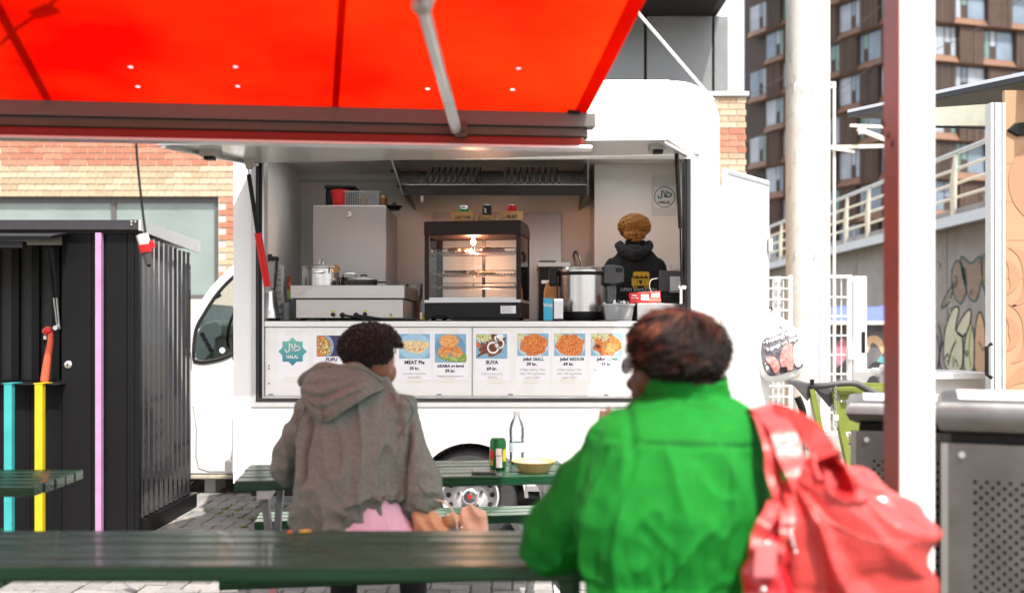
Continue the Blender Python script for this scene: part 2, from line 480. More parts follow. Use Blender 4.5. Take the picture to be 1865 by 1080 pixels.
# weeds in the joints
m_weed = mat('weed_green', (.13, .22, .03), .7, var=.3, scale=60)
wd = G()
for k in range(110):
    if k < 60: x, y = rnd.uniform(-2.5, -1.25), rnd.uniform(6.9, 8.1)
    else: x, y = rnd.uniform(-3.4, 2.4), rnd.uniform(4.6, 9.0)
    x = round(x / U) * U + rnd.uniform(-.012, .012)
    if noise.noise(Vector((x*1.6, y*1.6, 3.1))) < .08: continue
    for q in range(rnd.randint(5, 14)):
        a = rnd.uniform(0, 6.28); l = rnd.uniform(.010, .032); h = rnd.uniform(.004, .022)
        bx, by = x + rnd.uniform(-.03, .03), y + rnd.uniform(-.03, .03)
        d = Vector((math.cos(a), math.sin(a), 0)); e = Vector((-d.y, d.x, 0)) * rnd.uniform(.004, .009)
        b0 = Vector((bx, by, -.008)); mid = b0 + d*l*.5 + Vector((0, 0, h)); tip = b0 + d*l + Vector((0, 0, h*.7))
        wd.add([b0 - e*.5, b0 + e*.5, mid + e, tip, mid - e], [(0, 1, 2, 4), (4, 2, 3)])
wd.build('weeds', m_weed, kind='stuff', label='green weeds growing in the paving joints beside the trailer', cat='weeds')

# ================================================================== BRICK BUILDING (behind the trailer)
YB = 13.0
bb = thing('brick_building', 'low brick building in red and yellow bands with grey metal upper storey', 'building', (-1.8, YB, 0))
xr = PX(1357, YB); ztop = PZ(176, YB)
zl = PZ(358, YB)                      # window head
wx0, wx1 = -10.0, PX(398, YB)
g = G()
g.box(-12, wx1 + .0, YB, YB + .35, zl, ztop)
g.box(wx1, xr, YB, YB + .35, 0, ztop)
g.box(-12, wx0, YB, YB + .35, 0, zl)
g.box(wx0, wx1, YB, YB + .35, 0, PZ(545, YB))
g.build('wall', m_mortar, bb)
g = G(); g.box(-12, xr, YB + .36, YB + 7, 0, ztop - .02)
g.build('wall', mat('brick_side', (.45, .30, .17), .9, var=.15, scale=8), bb)
BL, BH, JT = .226, .081, .013
bmesh_cache = {}
def brick(x0, x1, z0, z1, kind):
    L = round(x1 - x0, 3)
    c = rnd.randrange(3); key = (L, kind, c)
    if key not in bmesh_cache:
        q = G(); q.box(0, L, -.012, .03, 0, BH - JT)
        me = bpy.data.meshes.new('brick'); me.from_pydata([tuple(p) for p in q.v], [], q.f)
        me.materials.append((M_RED if kind == 'r' else M_YEL)[c]); bmesh_cache[key] = me
    o = bpy.data.objects.new('brick', bmesh_cache[key]); COL.objects.link(o); o.parent = bb
    o.location = Vector((x0, YB + rnd.uniform(-.002, .002), z0)) - Vector(bb.location)
def course(z, xa, xb, kind, shift):
    x = math.floor(xa / BL) * BL + shift
    while x < xb:
        a, b = max(x, xa), min(x + BL - JT, xb)
        if b - a > .05: brick(a, b, z, z + BH, kind)
        x += BL
xl = PX(-10, YB); xq = PX(432, YB)
nrow = 11; z0 = zl + .002
bands_left = ['y']*5 + ['r']*4 + ['y']*3
for i, kd in enumerate(bands_left): course(z0 + i*BH, xl, xq, kd, (i % 2) * BL/2)
bands_jamb = ['r']*3 + ['y']*3 + ['r']*6 + ['y']*5 + ['r']*4
for i in range(26):
    z = zl - (i+1)*BH
    if z < PZ(600, YB): break
    course(z, wx1 + .012, xq, 'r' if i < 7 or 11 < i < 30 else 'y', (i % 2) * BL/2)
nr = int((ztop - PZ(345, YB)) / BH)
for i in range(nr):
    z = ztop - .004 - (i+1)*BH
    course(z, PX(1292, YB), xr + .012, 'y' if i < 5 else ('r' if i < 9 else 'y'), (i % 2) * BL/2)
g = G(); g.box(-12, xr + .04, YB - .05, YB + .4, ztop, ztop + .055); g.build('coping', m_alu_matt, bb)
# window: frame, panes
m_pane_left = mat('shop_window_glass', (.20, .25, .24), .08, var=.12, scale=1.4, spec=.8)
m_frame_dk = mat('dark_window_frame', (.09, .085, .085), .5, var=.1)
wbz = PZ(545, YB)
wf = G()
wf.box(wx0, wx1, YB + .06, YB + .13, zl - .07, zl)
wf.box(wx1 - .07, wx1, YB + .06, YB + .13, wbz, zl - .07)
wf.box(wx0, wx1 - .07, YB + .06, YB + .13, wbz, wbz + .06)
mx_ = PX(203, YB)
wf.box(mx_ - .03, mx_ + .03, YB + .06, YB + .13, wbz + .06, zl - .07)
win = wf.build('window', m_frame_dk, bb)
for a, b in ((wx0, mx_ - .03), (mx_ + .03, wx1 - .07)):
    q = G(); q.box(a, b, YB + .085, YB + .105, wbz + .06, zl - .07); q.build('pane', m_pane_left, win)
# upper storey: grey cladding panels under a black soffit
YU = 13.6
zU = PZ(30, YU)
for a, b in ((1040, 1173), (1178, 1297), (1301, 1326)):
    g = G(); g.box(PX(a, YU), PX(b, YU), YU, YU + .05, ztop + .056, zU); g.build('panel', m_fascia, bb, bevel=.006)
g = G(); g.box(PX(1040, YU), PX(1325, YU), YU + .055, YU + 6, ztop + .05, zU); g.build('upper_core', m_soffit, bb)
g = G(); g.box(PX(1020, 12.2), PX(1332, 12.2), 12.2, 19, zU + .004, zU + 1.2)
rf = g.build('roof', m_soffit, bb)
g = G(); g.box(PX(1334, 12.2), PX(1352, 12.2), 12.25, 19, zU + .06, zU + 1.25); g.build('gutter', mat('bronze_flashing', (.06, .055, .035), .5), rf)
g = G(); g.box(PX(1353, 12.2), PX(1357, 12.2), 12.25, 19, zU + .10, zU + 1.25); g.build('gutter_edge', m_alu, rf)
# white rod staying the roof edge
g = G(); g.cyl(P(1120, -25, 9.4), P(1300, 184, 9.4), .016, n=10)
g.build('stay_rod', m_galv, label='thin bright metal rod slanting down behind the trailer roof', cat='rod', smooth=40)

# ================================================================== FAR APARTMENT BLOCK
m_clad = mat('brown_ribbed_cladding', (.078, .048, .036), .6, var=.18, scale=1.2, rvar=.1)
m_clad2 = mat('brown_ribbed_cladding_dark', (.055, .038, .031), .6, var=.18, scale=1.2)
m_ledge = mat('copper_brown_ledge', (.17, .09, .055), .45, metal=.25, var=.12, scale=1.5)
m_reveal = mat('dark_brown_reveal', (.045, .030, .024), .6, var=.15)
m_pane = mat('sky_glass', (.14, .19, .25), .05, var=.25, scale=.6, spec=.9)
m_pane_g = mat('green_glass', (.10, .19, .17), .05, var=.2, scale=.8, spec=.9)
m_curt = mat('pale_curtain_glass', (.27, .30, .35), .08, var=.2, scale=.9, spec=.8)
C0 = Vector((28.1, 72, 0)); dl = Vector((20.0-28.1, 88-72, 0)).normalized(); dr = Vector((38.6-28.1, 75-72, 0)).normalized()
ap = thing('apartment_block', 'tall brown apartment block with staggered bay windows and slanted ledges', 'building', tuple(C0))
def facade(d, nrm, length, W, floors, FH, zb, flip):
    def T(a, o, z): return C0 + d*a + nrm*o + Vector((0, 0, z))
    def bx(gg, a0, a1, o0, o1, z0, z1):
        gg.hexa([T(a0, o1, z0), T(a1, o1, z0), T(a1, o0, z0), T(a0, o0, z0), T(a0, o1, z1), T(a1, o1, z1), T(a1, o0, z1), T(a0, o0, z1)])
    nb = int(length / W)
    for k in range(floors):
        z0 = zb + k*FH
        st = 0 if k % 2 == 0 else W/2
        for j in range(-1 if st else 0, nb):
            a0 = j*W + st; a1 = a0 + W; ac = a0 + W*.42
            lo = max(a0, .0)
            if a1 > length: continue
            if ac - lo > .2:
                q = G(); bx(q, lo, ac, -.4, 0, z0 + .05, z0 + FH)
                a = lo + .06; 
                while a < ac - .08:
                    bx(q, a, a + .05, 0, .05, z0 + .06, z0 + FH - .01); a += rnd.choice((.16, .2, .26, .3))
                q.build('cladding_panel', m_clad if rnd.random() < .7 else m_clad2, ap)
            # reveals slant from the cladding face to the recessed window
            w0, w1 = max(ac, 0) + .30, a1 - .04
            q = G()
            q.hexa([T(ac, 0, z0), T(w0, -.35, z0), T(w0, -.42, z0), T(ac, -.4, z0), T(ac, 0, z0+FH), T(w0, -.35, z0+FH), T(w0, -.42, z0+FH), T(ac, -.4, z0+FH)])
            q.build('reveal', m_reveal, ap)
            # slanted ledge below the window
            q = G()
            q.add([T(max(a0, 0), .26, z0), T(a1, .26, z0), T(a1, -.1, z0 - .12), T(max(a0, 0), -.1, z0 - .12),
                   T(max(ac, 0) - .02, .005, z0 + .07), T(a1, .005, z0 + .07), T(w1 + .04, -.30, z0 + .62), T(w0, -.30, z0 + .62), T(max(a0, 0), .005, z0 + .07)],
                  [(0, 1, 5, 4, 8), (4, 5, 6, 7), (3, 2, 1, 0)])
            q.build('ledge', m_ledge, ap)
            # window: dark frame, big pane, tall casement with panel below, narrow pane
            zs, ze = z0 + .60, z0 + FH - .06
            q = G(); bx(q, w0, w1, -.42, -.35, zs, ze); wn_ = q.build('window', m_reveal, ap)
            ww = w1 - w0
            sp = [(.02, .58), (.62, .79), (.83, .98)] if (j + k) % 2 == 0 else [(.02, .17), (.21, .38), (.42, .98)]
            for si, (p, r_) in enumerate(sp):
                big = r_ - p > .3; mid = si == 1
                q = G()
                zlo = zs + (.04 if not mid else (ze - zs)*.45)
                bx(q, w0 + ww*p, w0 + ww*r_, -.35, -.32, zlo, ze - .05)
                q.build('pane', rnd.choice((m_pane, m_curt)) if big else rnd.choice((m_pane, m_pane_g, m_curt)), wn_)
nl = Vector((dl.y, -dl.x, 0)); nl = nl if nl.y < 0 else -nl
nr_ = Vector((dr.y, -dr.x, 0)); nr_ = nr_ if nr_.y < 0 else -nr_
facade(dl, nl, 18.1, 4.2, 10, 2.86, 23.85 - 2.86*7, False)
facade(dr, nr_, 15.5, 5.1, 10, 2.86, 23.85 - 2.86*7, True)
g = G()
A_, B_, D_ = C0, C0 + dl*18.0, C0 + dr*15.4
i1 = -(nl + nr_) * .75
q4 = [A_ + i1, B_ - nl*.7, B_ - nl*.7 + dr*15.4, D_ - nr_*.7]
g.prism(q4, (0, 0, 33)); g.build('core', m_reveal, ap)

# ================================================================== RAISED QUAY WALL WITH RAILING
XW = 9.0
qw = thing('quay_wall', 'grey concrete retaining wall sprayed with graffiti beyond the gate', 'wall', (XW, 28, 0))
m_wallc = mat('grey_wall_concrete', (.36, .34, .33), .9, var=.10, scale=1.2, bump=.3, bscale=12, dirt=((.22, .21, .20), 1.6, .5, .8))
def WP(u, v, x=XW - .006):
    Y = x * F / (u - CU); return Vector((x, Y, PZ(v, Y)))
ys = [14.0, 16.2, 18.55, 20.6, 23.0, 26.0, 29.0, 32.0, 36.0, 42.0, 50.0, 60.0]
for a, b in zip(ys, ys[1:]):
    g = G(); g.box(XW, XW + .35, a + .02, b - .02, 0, 3.45); g.build('wall_panel', m_wallc, qw, bevel=.012)
g = G(); g.box(XW + .03, XW + 12, 14, 60, 0, 3.43); g.build('core', m_wallc, qw)
g = G(); g.box(8.55, XW + 12, 14, 60, 3.452, 3.72); dk = g.build('deck', m_wallc, qw)
g = G(); g.box(8.50, 8.547, 14, 60, 3.40, 3.60); g.build('edge_beam', m_galv, dk)
# graffiti (flat paint): fills and outlines on the wall face
m_gf1 = mat('cream_spray', (.62, .62, .46), .8, var=.08, scale=3); m_gf2 = mat('brown_spray', (.30, .22, .17), .8, var=.15, scale=3)
m_gf3 = mat('teal_spray', (.09, .16, .155), .8, var=.1); m_gf4 = mat('black_spray', (.03, .03, .035), .8); m_gf5 = mat('lime_spray', (.42, .55, .10), .8)
m_gf6 = mat('peach_spray', (.62, .42, .25), .8); m_gf7 = mat('purple_spray', (.22, .05, .30), .8)
def paint(pts, m, parent=qw, wp=WP, lift=0.0, name='graffiti'):
    q = G(); c = [wp(u, v, XW - .006 - lift) for u, v in catmull2(pts)]
    q.prism(c, (.003, 0, 0)); q.build(name, m, parent)
def catmull2(pts, closed=True):
    return [(p.x, p.y) for p in catmull([Vector((u, v, 0)) for u, v in pts], 5, closed)]
def stroke(pts, w, m, lift=.004, closed=False):
    q = G(); c = [WP(u, v, XW - .006 - lift) for u, v in catmull2(pts, closed)]
    n = len(c); 
    for i in range(n if closed else n-1):
        a, b = c[i], c[(i+1) % n]
        if (b-a).length < 1e-4: continue
        q.bar(a, b + (b-a)*.15, w, .003, up=(1, 0, 0))
    q.build('graffiti', m, qw)
blobs = [[(1714, 560), (1722, 538), (1735, 520), (1730, 545), (1722, 556)],
         [(1738, 540), (1732, 500), (1742, 475), (1756, 490), (1760, 525), (1750, 552)],
         [(1752, 500), (1750, 468), (1768, 480), (1784, 468), (1788, 500), (1778, 545), (1764, 540)],
         [(1788, 500), (1790, 470), (1802, 462), (1806, 500), (1800, 545), (1790, 520)]]
for b in blobs:
    paint(b, m_gf2); stroke(b, .045, m_gf3, closed=True)
blobs = [[(1722, 668), (1720, 610), (1734, 565), (1746, 562), (1740, 600), (1752, 615), (1750, 672)],
         [(1742, 600), (1758, 570), (1768, 566), (1764, 598), (1752, 612)],
         [(1756, 672), (1758, 618), (1768, 590), (1774, 620), (1772, 672)],
         [(1775, 672), (1776, 600), (1784, 568), (1794, 600), (1796, 672)]]
for i, b in enumerate(blobs):
    paint(b, m_gf1 if i < 3 else m_gf6); stroke(b, .034, m_gf4, closed=True)
stroke([(1726, 665), (1732, 640), (1740, 622)], .04, m_gf4, lift=.006)
rg_ = random.Random(9)
for k in range(26):
    u, v = rg_.uniform(1708, 1800), rg_.uniform(470, 668)
    pts_ = [(u, v)]
    for q_ in range(4): pts_.append((pts_[-1][0] + rg_.uniform(-6, 6), pts_[-1][1] + rg_.uniform(-12, 12)))
    stroke(pts_, rg_.uniform(.008, .02), rg_.choice((m_gf4, m_gf3, m_gf4, m_gf1, m_gf5)), lift=.0065)
stroke([(1735, 668), (1740, 655), (1745, 668)], .025, m_gf4, lift=.006)
stroke([(1770, 590), (1764, 630), (1768, 668)], .05, m_gf5, lift=.006)
paint([(1794, 620), (1800, 610), (1803, 630), (1797, 640)], m_gf7, lift=.006)
for b in ([(1706, 610), (1711, 640), (1707, 672)], [(1709, 590), (1714, 620), (1710, 655), (1714, 672)]): stroke(b, .04, m_gf4)
# railing: posts (flat fins) and rails
rl = thing('railing', 'cream painted steel railing along the top of the quay wall', 'railing', (8.6, 28, 3.72))
yy = 14.6
while yy < 58:
    q = G(); q.prism([(8.52, yy-.09, 3.50), (8.52, yy+.09, 3.50), (8.50, yy+.10, 4.2), (8.56, yy+.05, 4.78), (8.56, yy-.05, 4.78), (8.50, yy-.10, 4.2)], (.035, 0, 0))
    q.build('post', m_cream, rl); yy += 1.55
for z, r_ in ((4.82, .045), (4.50, .03), (4.22, .03), (3.95, .03)):
    q = G(); q.cyl((8.60, 14, z), (8.60, 58, z), r_, n=8); q.build('rail', m_cream if z < 4.8 else m_galv, rl)

# ================================================================== ROUND CONCRETE COLUMN
YC = 14.0; cr_ = (1510-1432)/2/F*YC; cx_ = PX(1471, YC)
col = thing('concrete_column', 'tall round pale concrete column with small wire hooks', 'column', (cx_, YC, 0))
g = G(); prof = [(cr_, 0)]
prof = [(cr_*(1 + .004*math.sin(z*2)), z) for z in [i*.35 for i in range(27)]]
g.lathe((cx_, YC, 0), prof, 40); g.build('shaft', m_concol, col, smooth=40)
for u, v in ((1450, 153), (1484, 152), (1452, 460), (1487, 457)):
    p = P(u, v, YC - cr_*.95); q = G(); q.tube([p + Vector((0, .1, 0)), p + Vector((0, -.05, 0)), p + Vector((-.04, -.07, -.04)), p + Vector((-.05, -.07, -.14))], .012, 6); q.build('hook', m_galv, col)
pp = thing('slender_pole', 'slender white pole with crossarms beside the concrete column', 'pole', (PX(1519, 14.2), 14.2, 0))
q = G(); q.cyl((PX(1519, 14.2), 14.2, 0), P(1519, 150, 14.2), .022, n=8); q.build('pole', m_whitepl, pp)
for v in (152, 159): 
    q = G(); q.bar(P(1506, v, 14.2), P(1522, v, 14.2), .03, .03); q.build('bracket', m_whitepl, pp)
q = G(); q.bar(P(1512, 269, 14.18), P(1620, 266, 14.18), .04, .05); q.bar(P(1548, 229, 14.18), P(1620, 232, 14.18), .03, .04); q.bar(P(1562, 235, 14.16), P(1616, 256, 14.16), .05, .06)
q.bar(P(1514, 271, 14.14), P(1556, 277, 14.14), .03, .03); q.build('crossarm', m_cream, pp)
q = G(); q.box(PX(1562, 14.1), PX(1572, 14.1), 14.0, 14.1, PZ(246, 14.1), PZ(235, 14.1)); q.build('junction_box', m_whitepl, pp, bevel=.01)
# overhead wires
def wire(p0, p1, sag, label, r=.018):
    pts = [Vector(p0).lerp(Vector(p1), t/14) - Vector((0, 0, sag*4*(t/14)*(1-t/14))) for t in range(15)]
    q = G(); q.tube(pts, r, 5); q.build('overhead_wire', m_darkpl, label=label, cat='wire')
wire(P(1340, 185, 55), P(1640, -20, 48), .5, 'upper thin overhead wire crossing the brown apartment block')
wire(P(1340, 265, 55), P(1660, 60, 48), .6, 'lower thin overhead wire crossing the brown apartment block')
wire(P(1680, 100, 45), P(1890, -25, 42), .3, 'thin dark wire over the sunlit side of the apartment block')

# ================================================================== MESH GATE AND FENCE
YG = 12.2
def mesh_panel(parent, x0, x1, z0, z1, Y, px_, pz_):
    n = int((x1-x0)/px_)
    for i in range(1, n):
        q = G(); q.cyl((x0 + (x1-x0)*i/n, Y, z0), (x0 + (x1-x0)*i/n, Y, z1), .006, n=5); q.build('bar', m_whitepl, parent)
    n = int((z1-z0)/pz_)
    for i in range(n+1):
        z = z0 + (z1-z0)*i/n; q = G(); q.bar((x0, Y - .012, z), (x1, Y - .012, z), .012, .016); q.build('crossbar', m_whitepl, parent)
gt = thing('mesh_gate', 'white steel mesh gate with lock box right of the round column', 'gate', (PX(1540, YG), YG, 0))
x0, x1 = PX(1500, YG), PX(1543, YG); zt = PZ(506, YG)
mesh_panel(gt, x0, x1, .15, zt, YG, .058, .21)
q = G(); q.box(x0 - .05, x0, YG - .03, YG + .03, .1, zt + .03); q.box(x1, x1 + .05, YG - .03, YG + .03, .1, zt + .03)
q.box(x0, x1, YG - .03, YG + .03, .1, .15); q.box(x0, x1, YG - .03, YG + .03, zt, zt + .03); q.build('gate_frame', m_whitepl, gt)
q = G(); q.box(PX(1552, YG), PX(1575, YG), YG - .07, YG + .07, 0, PZ(504, YG)); q.build('gate_post', m_whitepl, gt, bevel=.008)
q = G(); q.box(PX(1566, YG), PX(1571, YG), YG - .085, YG - .07, PZ(632, YG), PZ(608, YG)); q.box(PX(1565, YG), PX(1572, YG), YG - .078, YG - .0705, PZ(618+24, YG), PZ(604, YG)); q.build('lock', m_blackpl, gt)
q = G(); q.box(PX(1541, YG), PX(1550, YG), YG - .1, YG - .031, PZ(655, YG), PZ(630, YG)); q.build('lock_box', m_whitepl, gt, bevel=.01)
fn = thing('mesh_fence', 'white steel mesh fence panel left of the round column', 'fence', (PX(1415, YG), YG, 0))
x0, x1 = PX(1380, YG), PX(1436, YG)
mesh_panel(fn, x0, x1, .05, zt, YG, .06, .13)
q = G(); q.box(x1, x1 + .04, YG - .03, YG + .03, 0, zt + .03); q.box(x0 - .04, x0, YG - .03, YG + .03, 0, zt + .03); q.build('fence_post', m_whitepl, fn)
q = G(); q.box(PX(1412, YG), PX(1424, YG), YG + .03, YG + .11, 0, zt + .02); q.build('fence_post', m_alu_matt, fn)

# ================================================================== STALL UNDER BLUE TARPAULIN (behind the gate)
YT = 15.5
m_tarp = mat('blue_tarpaulin', (.09, .13, .46), .5, var=.15, scale=2, bump=.5, bscale=5)
m_mural = mat('dark_mural', (.12, .11, .12), .7, var=.5, scale=2.2)
bs = thing('painted_booth', 'dark mural-painted booth under a blue tarpaulin behind the gate', 'booth', (PX(1570, YT), YT, 0))
q = G(); x0, x1 = PX(1495, YT), PX(1680, YT)
q.box(x0, x1, YT, YT + 1.5, 0, PZ(592, YT)); q.build('wall', m_mural, bs)
q = G(); n_ = 14
q.sheet([x0 - .1 + (x1 - x0 + .2)*i/n_ for i in range(n_+1)], [0, .4, .8, 1.2, 1.7],
        lambda a, t: Vector((a, YT - .2 + t, PZ(586, YT) + .16*t + .012*math.sin(a*9) + .06*math.sin(t*1.8))))
q.build('tarpaulin', m_tarp, bs, smooth=60)
q = G(); q.bar((x0, YT - .18, PZ(588, YT)), (x1, YT - .18, PZ(588, YT)), .05, .05); q.build('rail', m_cream, bs)
def mural(pts, m, lift=0):
    q = G(); q.prism([P(u, v, YT - .006 - lift) for u, v in catmull2(pts)], (0, .004, 0)); q.build('mural_shape', m, bs)
mural([(1572, 640), (1580, 615), (1598, 612), (1612, 630), (1610, 650), (1600, 632), (1588, 624), (1580, 642)], m_gf6)
mural([(1598, 655), (1618, 640), (1622, 662), (1604, 662)], mat('teal_paint', (.10, .35, .38), .6))
mural([(1518, 640), (1535, 615), (1542, 640), (1530, 668)], mat('rose_paint', (.45, .16, .22), .6))
mural([(1520, 675), (1548, 650), (1552, 660), (1528, 690)], m_gf4, .002)
mural([(1575, 690), (1590, 660), (1618, 668), (1622, 700), (1590, 706)], m_gf4, .002)
# ================================================================== FOOD TRAILER
YT0, YT1 = 6.34, 8.24
S0 = F / YT0
TX0, TX1 = PX(425, YT0), PX(1311, YT0)
TZ0, TZ1 = PZ(880, YT0), PZ(148, YT0)
OX0, OX1, OZ0, OZ1 = PX(473, YT0), PX(1251, YT0), PZ(725, YT0), PZ(290, YT0)
FLOOR = .56
tr = thing('food_trailer', 'white food trailer with raised serving hatch and menu posters', 'food trailer', ((TX0+TX1)/2, 7.3, 0))
RC = .27
def profile(ins=0.0, n=9):
    """rounded roof outline, left bottom -> over the roof -> right bottom (x,z)"""
    x0, x1, z1 = TX0 + ins, TX1 - ins, TZ1 - ins; r = RC - ins
    pts = [(x0, TZ0)]
    for i in range(n+1):
        t = math.pi - (math.pi/2)*i/n; pts.append((x0 + r + r*math.cos(t), z1 - r + r*math.sin(t)))
    for i in range(n+1):
        t = math.pi/2 - (math.pi/2)*i/n; pts.append((x1 - r + r*math.cos(t), z1 - r + r*math.sin(t)))
    pts.append((x1, TZ0)); return pts
WXc, WZc, WR = PX(855.5, YT0), PZ(906, YT0), 88/S0
TH = .03
g = G()
pf = profile()
top = [(x, z) for x, z in pf if z >= OZ1 - 1e-6]
topl = [(TX0, OZ1)] + [p for p in pf if p[1] > OZ1 + 1e-6] + [(TX1, OZ1)]
g.prism([(x, YT0, z) for x, z in topl], (0, TH, 0))
g.box(TX0, OX0, YT0, YT0 + TH, OZ0, OZ1)
g.box(OX1, TX1, YT0, YT0 + TH, OZ0, OZ1)
ar = 99/S0
arch = []
for i in range(21):
    t = math.pi*i/20; arch.append((WXc + ar*math.cos(t), WZc + ar*math.sin(t)))
arch = [(x, z) for x, z in arch if z > TZ0]
g.prism([(x, YT0, z) for x, z in [(TX1, TZ0), (TX1, OZ0), (TX0, OZ0), (TX0, TZ0), (arch[-1][0], TZ0)] + arch[::-1] + [(arch[0][0], TZ0)]], (0, TH, 0))
g.build('side_wall', m_gelcoat, tr)
# roof and end walls: one rounded shell
def shell(name, ins, ya, yb, m, close_back=True):
    q = G(); pr = profile(ins); n = len(pr)
    q.add([(x, ya, z) for x, z in pr] + [(x, yb, z) for x, z in pr], [(i, i+1, n+i+1, n+i) for i in range(n-1) if i != n//2 - 1])
    return q.build(name, m, tr, smooth=35)
shell('roof_shell', 0.0, YT0 + TH, YT1, m_gelcoat)
g = G(); g.prism([(x, YT1, z) for x, z in profile(.0)], (0, .03, 0)); g.build('back_wall', m_gelcoat, tr)
# corner trim (rubber and aluminium) around the outline, slightly proud of the shell
def trim(name, ins0, ins1, ya, yb, m):
    q = G(); a, b = profile(ins0), profile(ins1); n = len(a); vs = []
    for y in (ya, yb): vs += [(x, y, z) for x, z in a] + [(x, y, z) for x, z in b]
    fs = []
    for i in range(n-1):
        fs += [(i, i+1, n+i+1, n+i), (2*n+i, 2*n+i+1, 3*n+i+1, 3*n+i), (i, i+1, 2*n+i+1, 2*n+i), (n+i, n+i+1, 3*n+i+1, 3*n+i)]
    q.add(vs, fs); q.build(name, m, tr, smooth=35)
trim('edge_trim', -.018, .0, YT0 + .14, YT0 + .19, m_alu)
trim('edge_trim', -.05, .0, YT0 + .28, YT0 + .33, m_rubber)
trim('edge_trim', -.085, .0, YT0 + .42, YT0 + .50, m_gelcoat)
# interior lining
IX0, IX1, IYB, IZ1 = TX0 + .035, TX1 - .035, YT1 - .05, 2.68
PXW, PYW = .64, 7.72            # partition at the right-hand back of the kitchen
g = G(); g.box(IX0 - .02, IX0, YT0 + TH, IYB, FLOOR, IZ1); g.build('inner_wall', m_inner, tr)
g = G(); g.box(IX1, IX1 + .02, YT0 + TH, IYB, FLOOR, IZ1); g.build('inner_wall', m_inner, tr)
g = G(); g.box(IX0 - .02, IX1 + .02, IYB, IYB + .02, FLOOR, IZ1); g.build('inner_wall', m_inner, tr)
ADDED_SKYLIGHTS = [(-1.47, -.30, 6.44, 7.50), (-.12, 1.02, 6.44, 7.50)]      # two invented roof lights, added to brighten the kitchen (x0, x1, y0, y1)
def holed(z0, z1, xa, xb, ya, yb, nm, m):
    xs = sorted([xa, xb] + [s[0] for s in ADDED_SKYLIGHTS] + [s[1] for s in ADDED_SKYLIGHTS]); ys2 = sorted(set([ya, yb] + [s[2] for s in ADDED_SKYLIGHTS] + [s[3] for s in ADDED_SKYLIGHTS])); q = G()
    for i in range(len(xs)-1):
        for j in range(len(ys2)-1):
            if any(abs(s[0]-xs[i]) < 1e-6 and s[2] <= ys2[j] + 1e-6 and s[3] >= ys2[j+1] - 1e-6 for s in ADDED_SKYLIGHTS): continue
            a, b, c, d = xs[i], xs[i+1], ys2[j], ys2[j+1]
            q.add([(a, c, z0), (b, c, z0), (b, d, z0), (a, d, z0)], [(0, 1, 2, 3)])
    return q.build(nm, m, tr, weld=True)
holed(IZ1, IZ1 + .02, IX0 - .02, IX1 + .02, YT0 + TH, IYB, 'ceiling', m_inner)
holed(TZ1, TZ1, TX0 + RC, TX1 - RC, YT0 + TH, YT1, 'roof_top', m_gelcoat)
m_opal = bpy.data.materials.new('opal_acrylic'); m_opal.use_nodes = True
_n = m_opal.node_tree; _n.nodes.clear(); _o = _n.nodes.new('ShaderNodeOutputMaterial'); _t = _n.nodes.new('ShaderNodeBsdfTranslucent'); _t.inputs[0].default_value = (.85, .87, .88, 1); _n.links.new(_t.outputs[0], _o.inputs[0])
for sx0, sx1, sy0, sy1 in ADDED_SKYLIGHTS:
    q = G(); e = .0
    q.add([(sx0, sy0, IZ1), (sx1, sy0, IZ1), (sx1, sy1, IZ1), (sx0, sy1, IZ1), (sx0, sy0, TZ1 + .03), (sx1, sy0, TZ1 + .03), (sx1, sy1, TZ1 + .03), (sx0, sy1, TZ1 + .03)], [(0, 1, 5, 4), (1, 2, 6, 5), (2, 3, 7, 6), (3, 0, 4, 7)])
    rl_ = q.build('added_roof_light', m_whitepl, tr)
    q = G(); n2 = 8
    q.sheet([sx0 + (sx1-sx0)*i/n2 for i in range(n2+1)], [sy0 + (sy1-sy0)*i/n2 for i in range(n2+1)],
            lambda a, b: Vector((a, b, TZ1 + .031 + .07*math.sin(math.pi*(a-sx0)/(sx1-sx0))*math.sin(math.pi*(b-sy0)/(sy1-sy0)))))
    q.build('added_dome', m_opal, rl_, smooth=60, weld=True)
g = G(); g.box(PXW, IX1, PYW, IYB - .001, FLOOR, IZ1 - .001); g.build('partition', m_inner, tr)
g = G(); g.box(TX0 + .02, TX1 - .02, YT0 + TH, IYB, FLOOR - .06, FLOOR); g.build('floor', m_darkpl, tr)
g = G(); g.box(IX0, PXW - .002, IYB - .012, IYB - .001, PZ(330, 8.2) - .012, PZ(330, 8.2) + .012); g.build('wall_rail', m_alu_matt, tr)
g = G(); g.box(PX(790, 8.17), PX(1022, 8.17), IYB - .02, IYB - .006, 1.15, PZ(388, 8.17)); g.build('splashback', m_steel_br, tr)
# opening surround: rubber seal and aluminium frame
t1, t2 = .012, .022
g = G()
yF = YT0 - .012
g.box(OX0 - t2, OX0, yF, YT0 - .002, OZ0 - t2, OZ1); g.box(OX1, OX1 + t2, yF, YT0 - .002, OZ0 - t2, OZ1)
g.box(OX0, OX1, yF, YT0 - .002, OZ0 - t2, OZ0)
g.build('hatch_seal', m_rubber, tr)
g = G()
g.box(OX0 - .052, OX0 - t2 - .001, yF + .003, YT0 - .002, OZ0 - .055, OZ1); g.box(OX1 + t2 + .001, OX1 + .03, yF + .003, YT0 - .002, OZ0 - .055, OZ1)
g.box(OX0 - t2 - .001, OX1 + t2 + .001, yF + .003, YT0 - .002, OZ0 - .055, OZ0 - t2 - .001)
g.build('hatch_frame', m_alu_matt, tr)
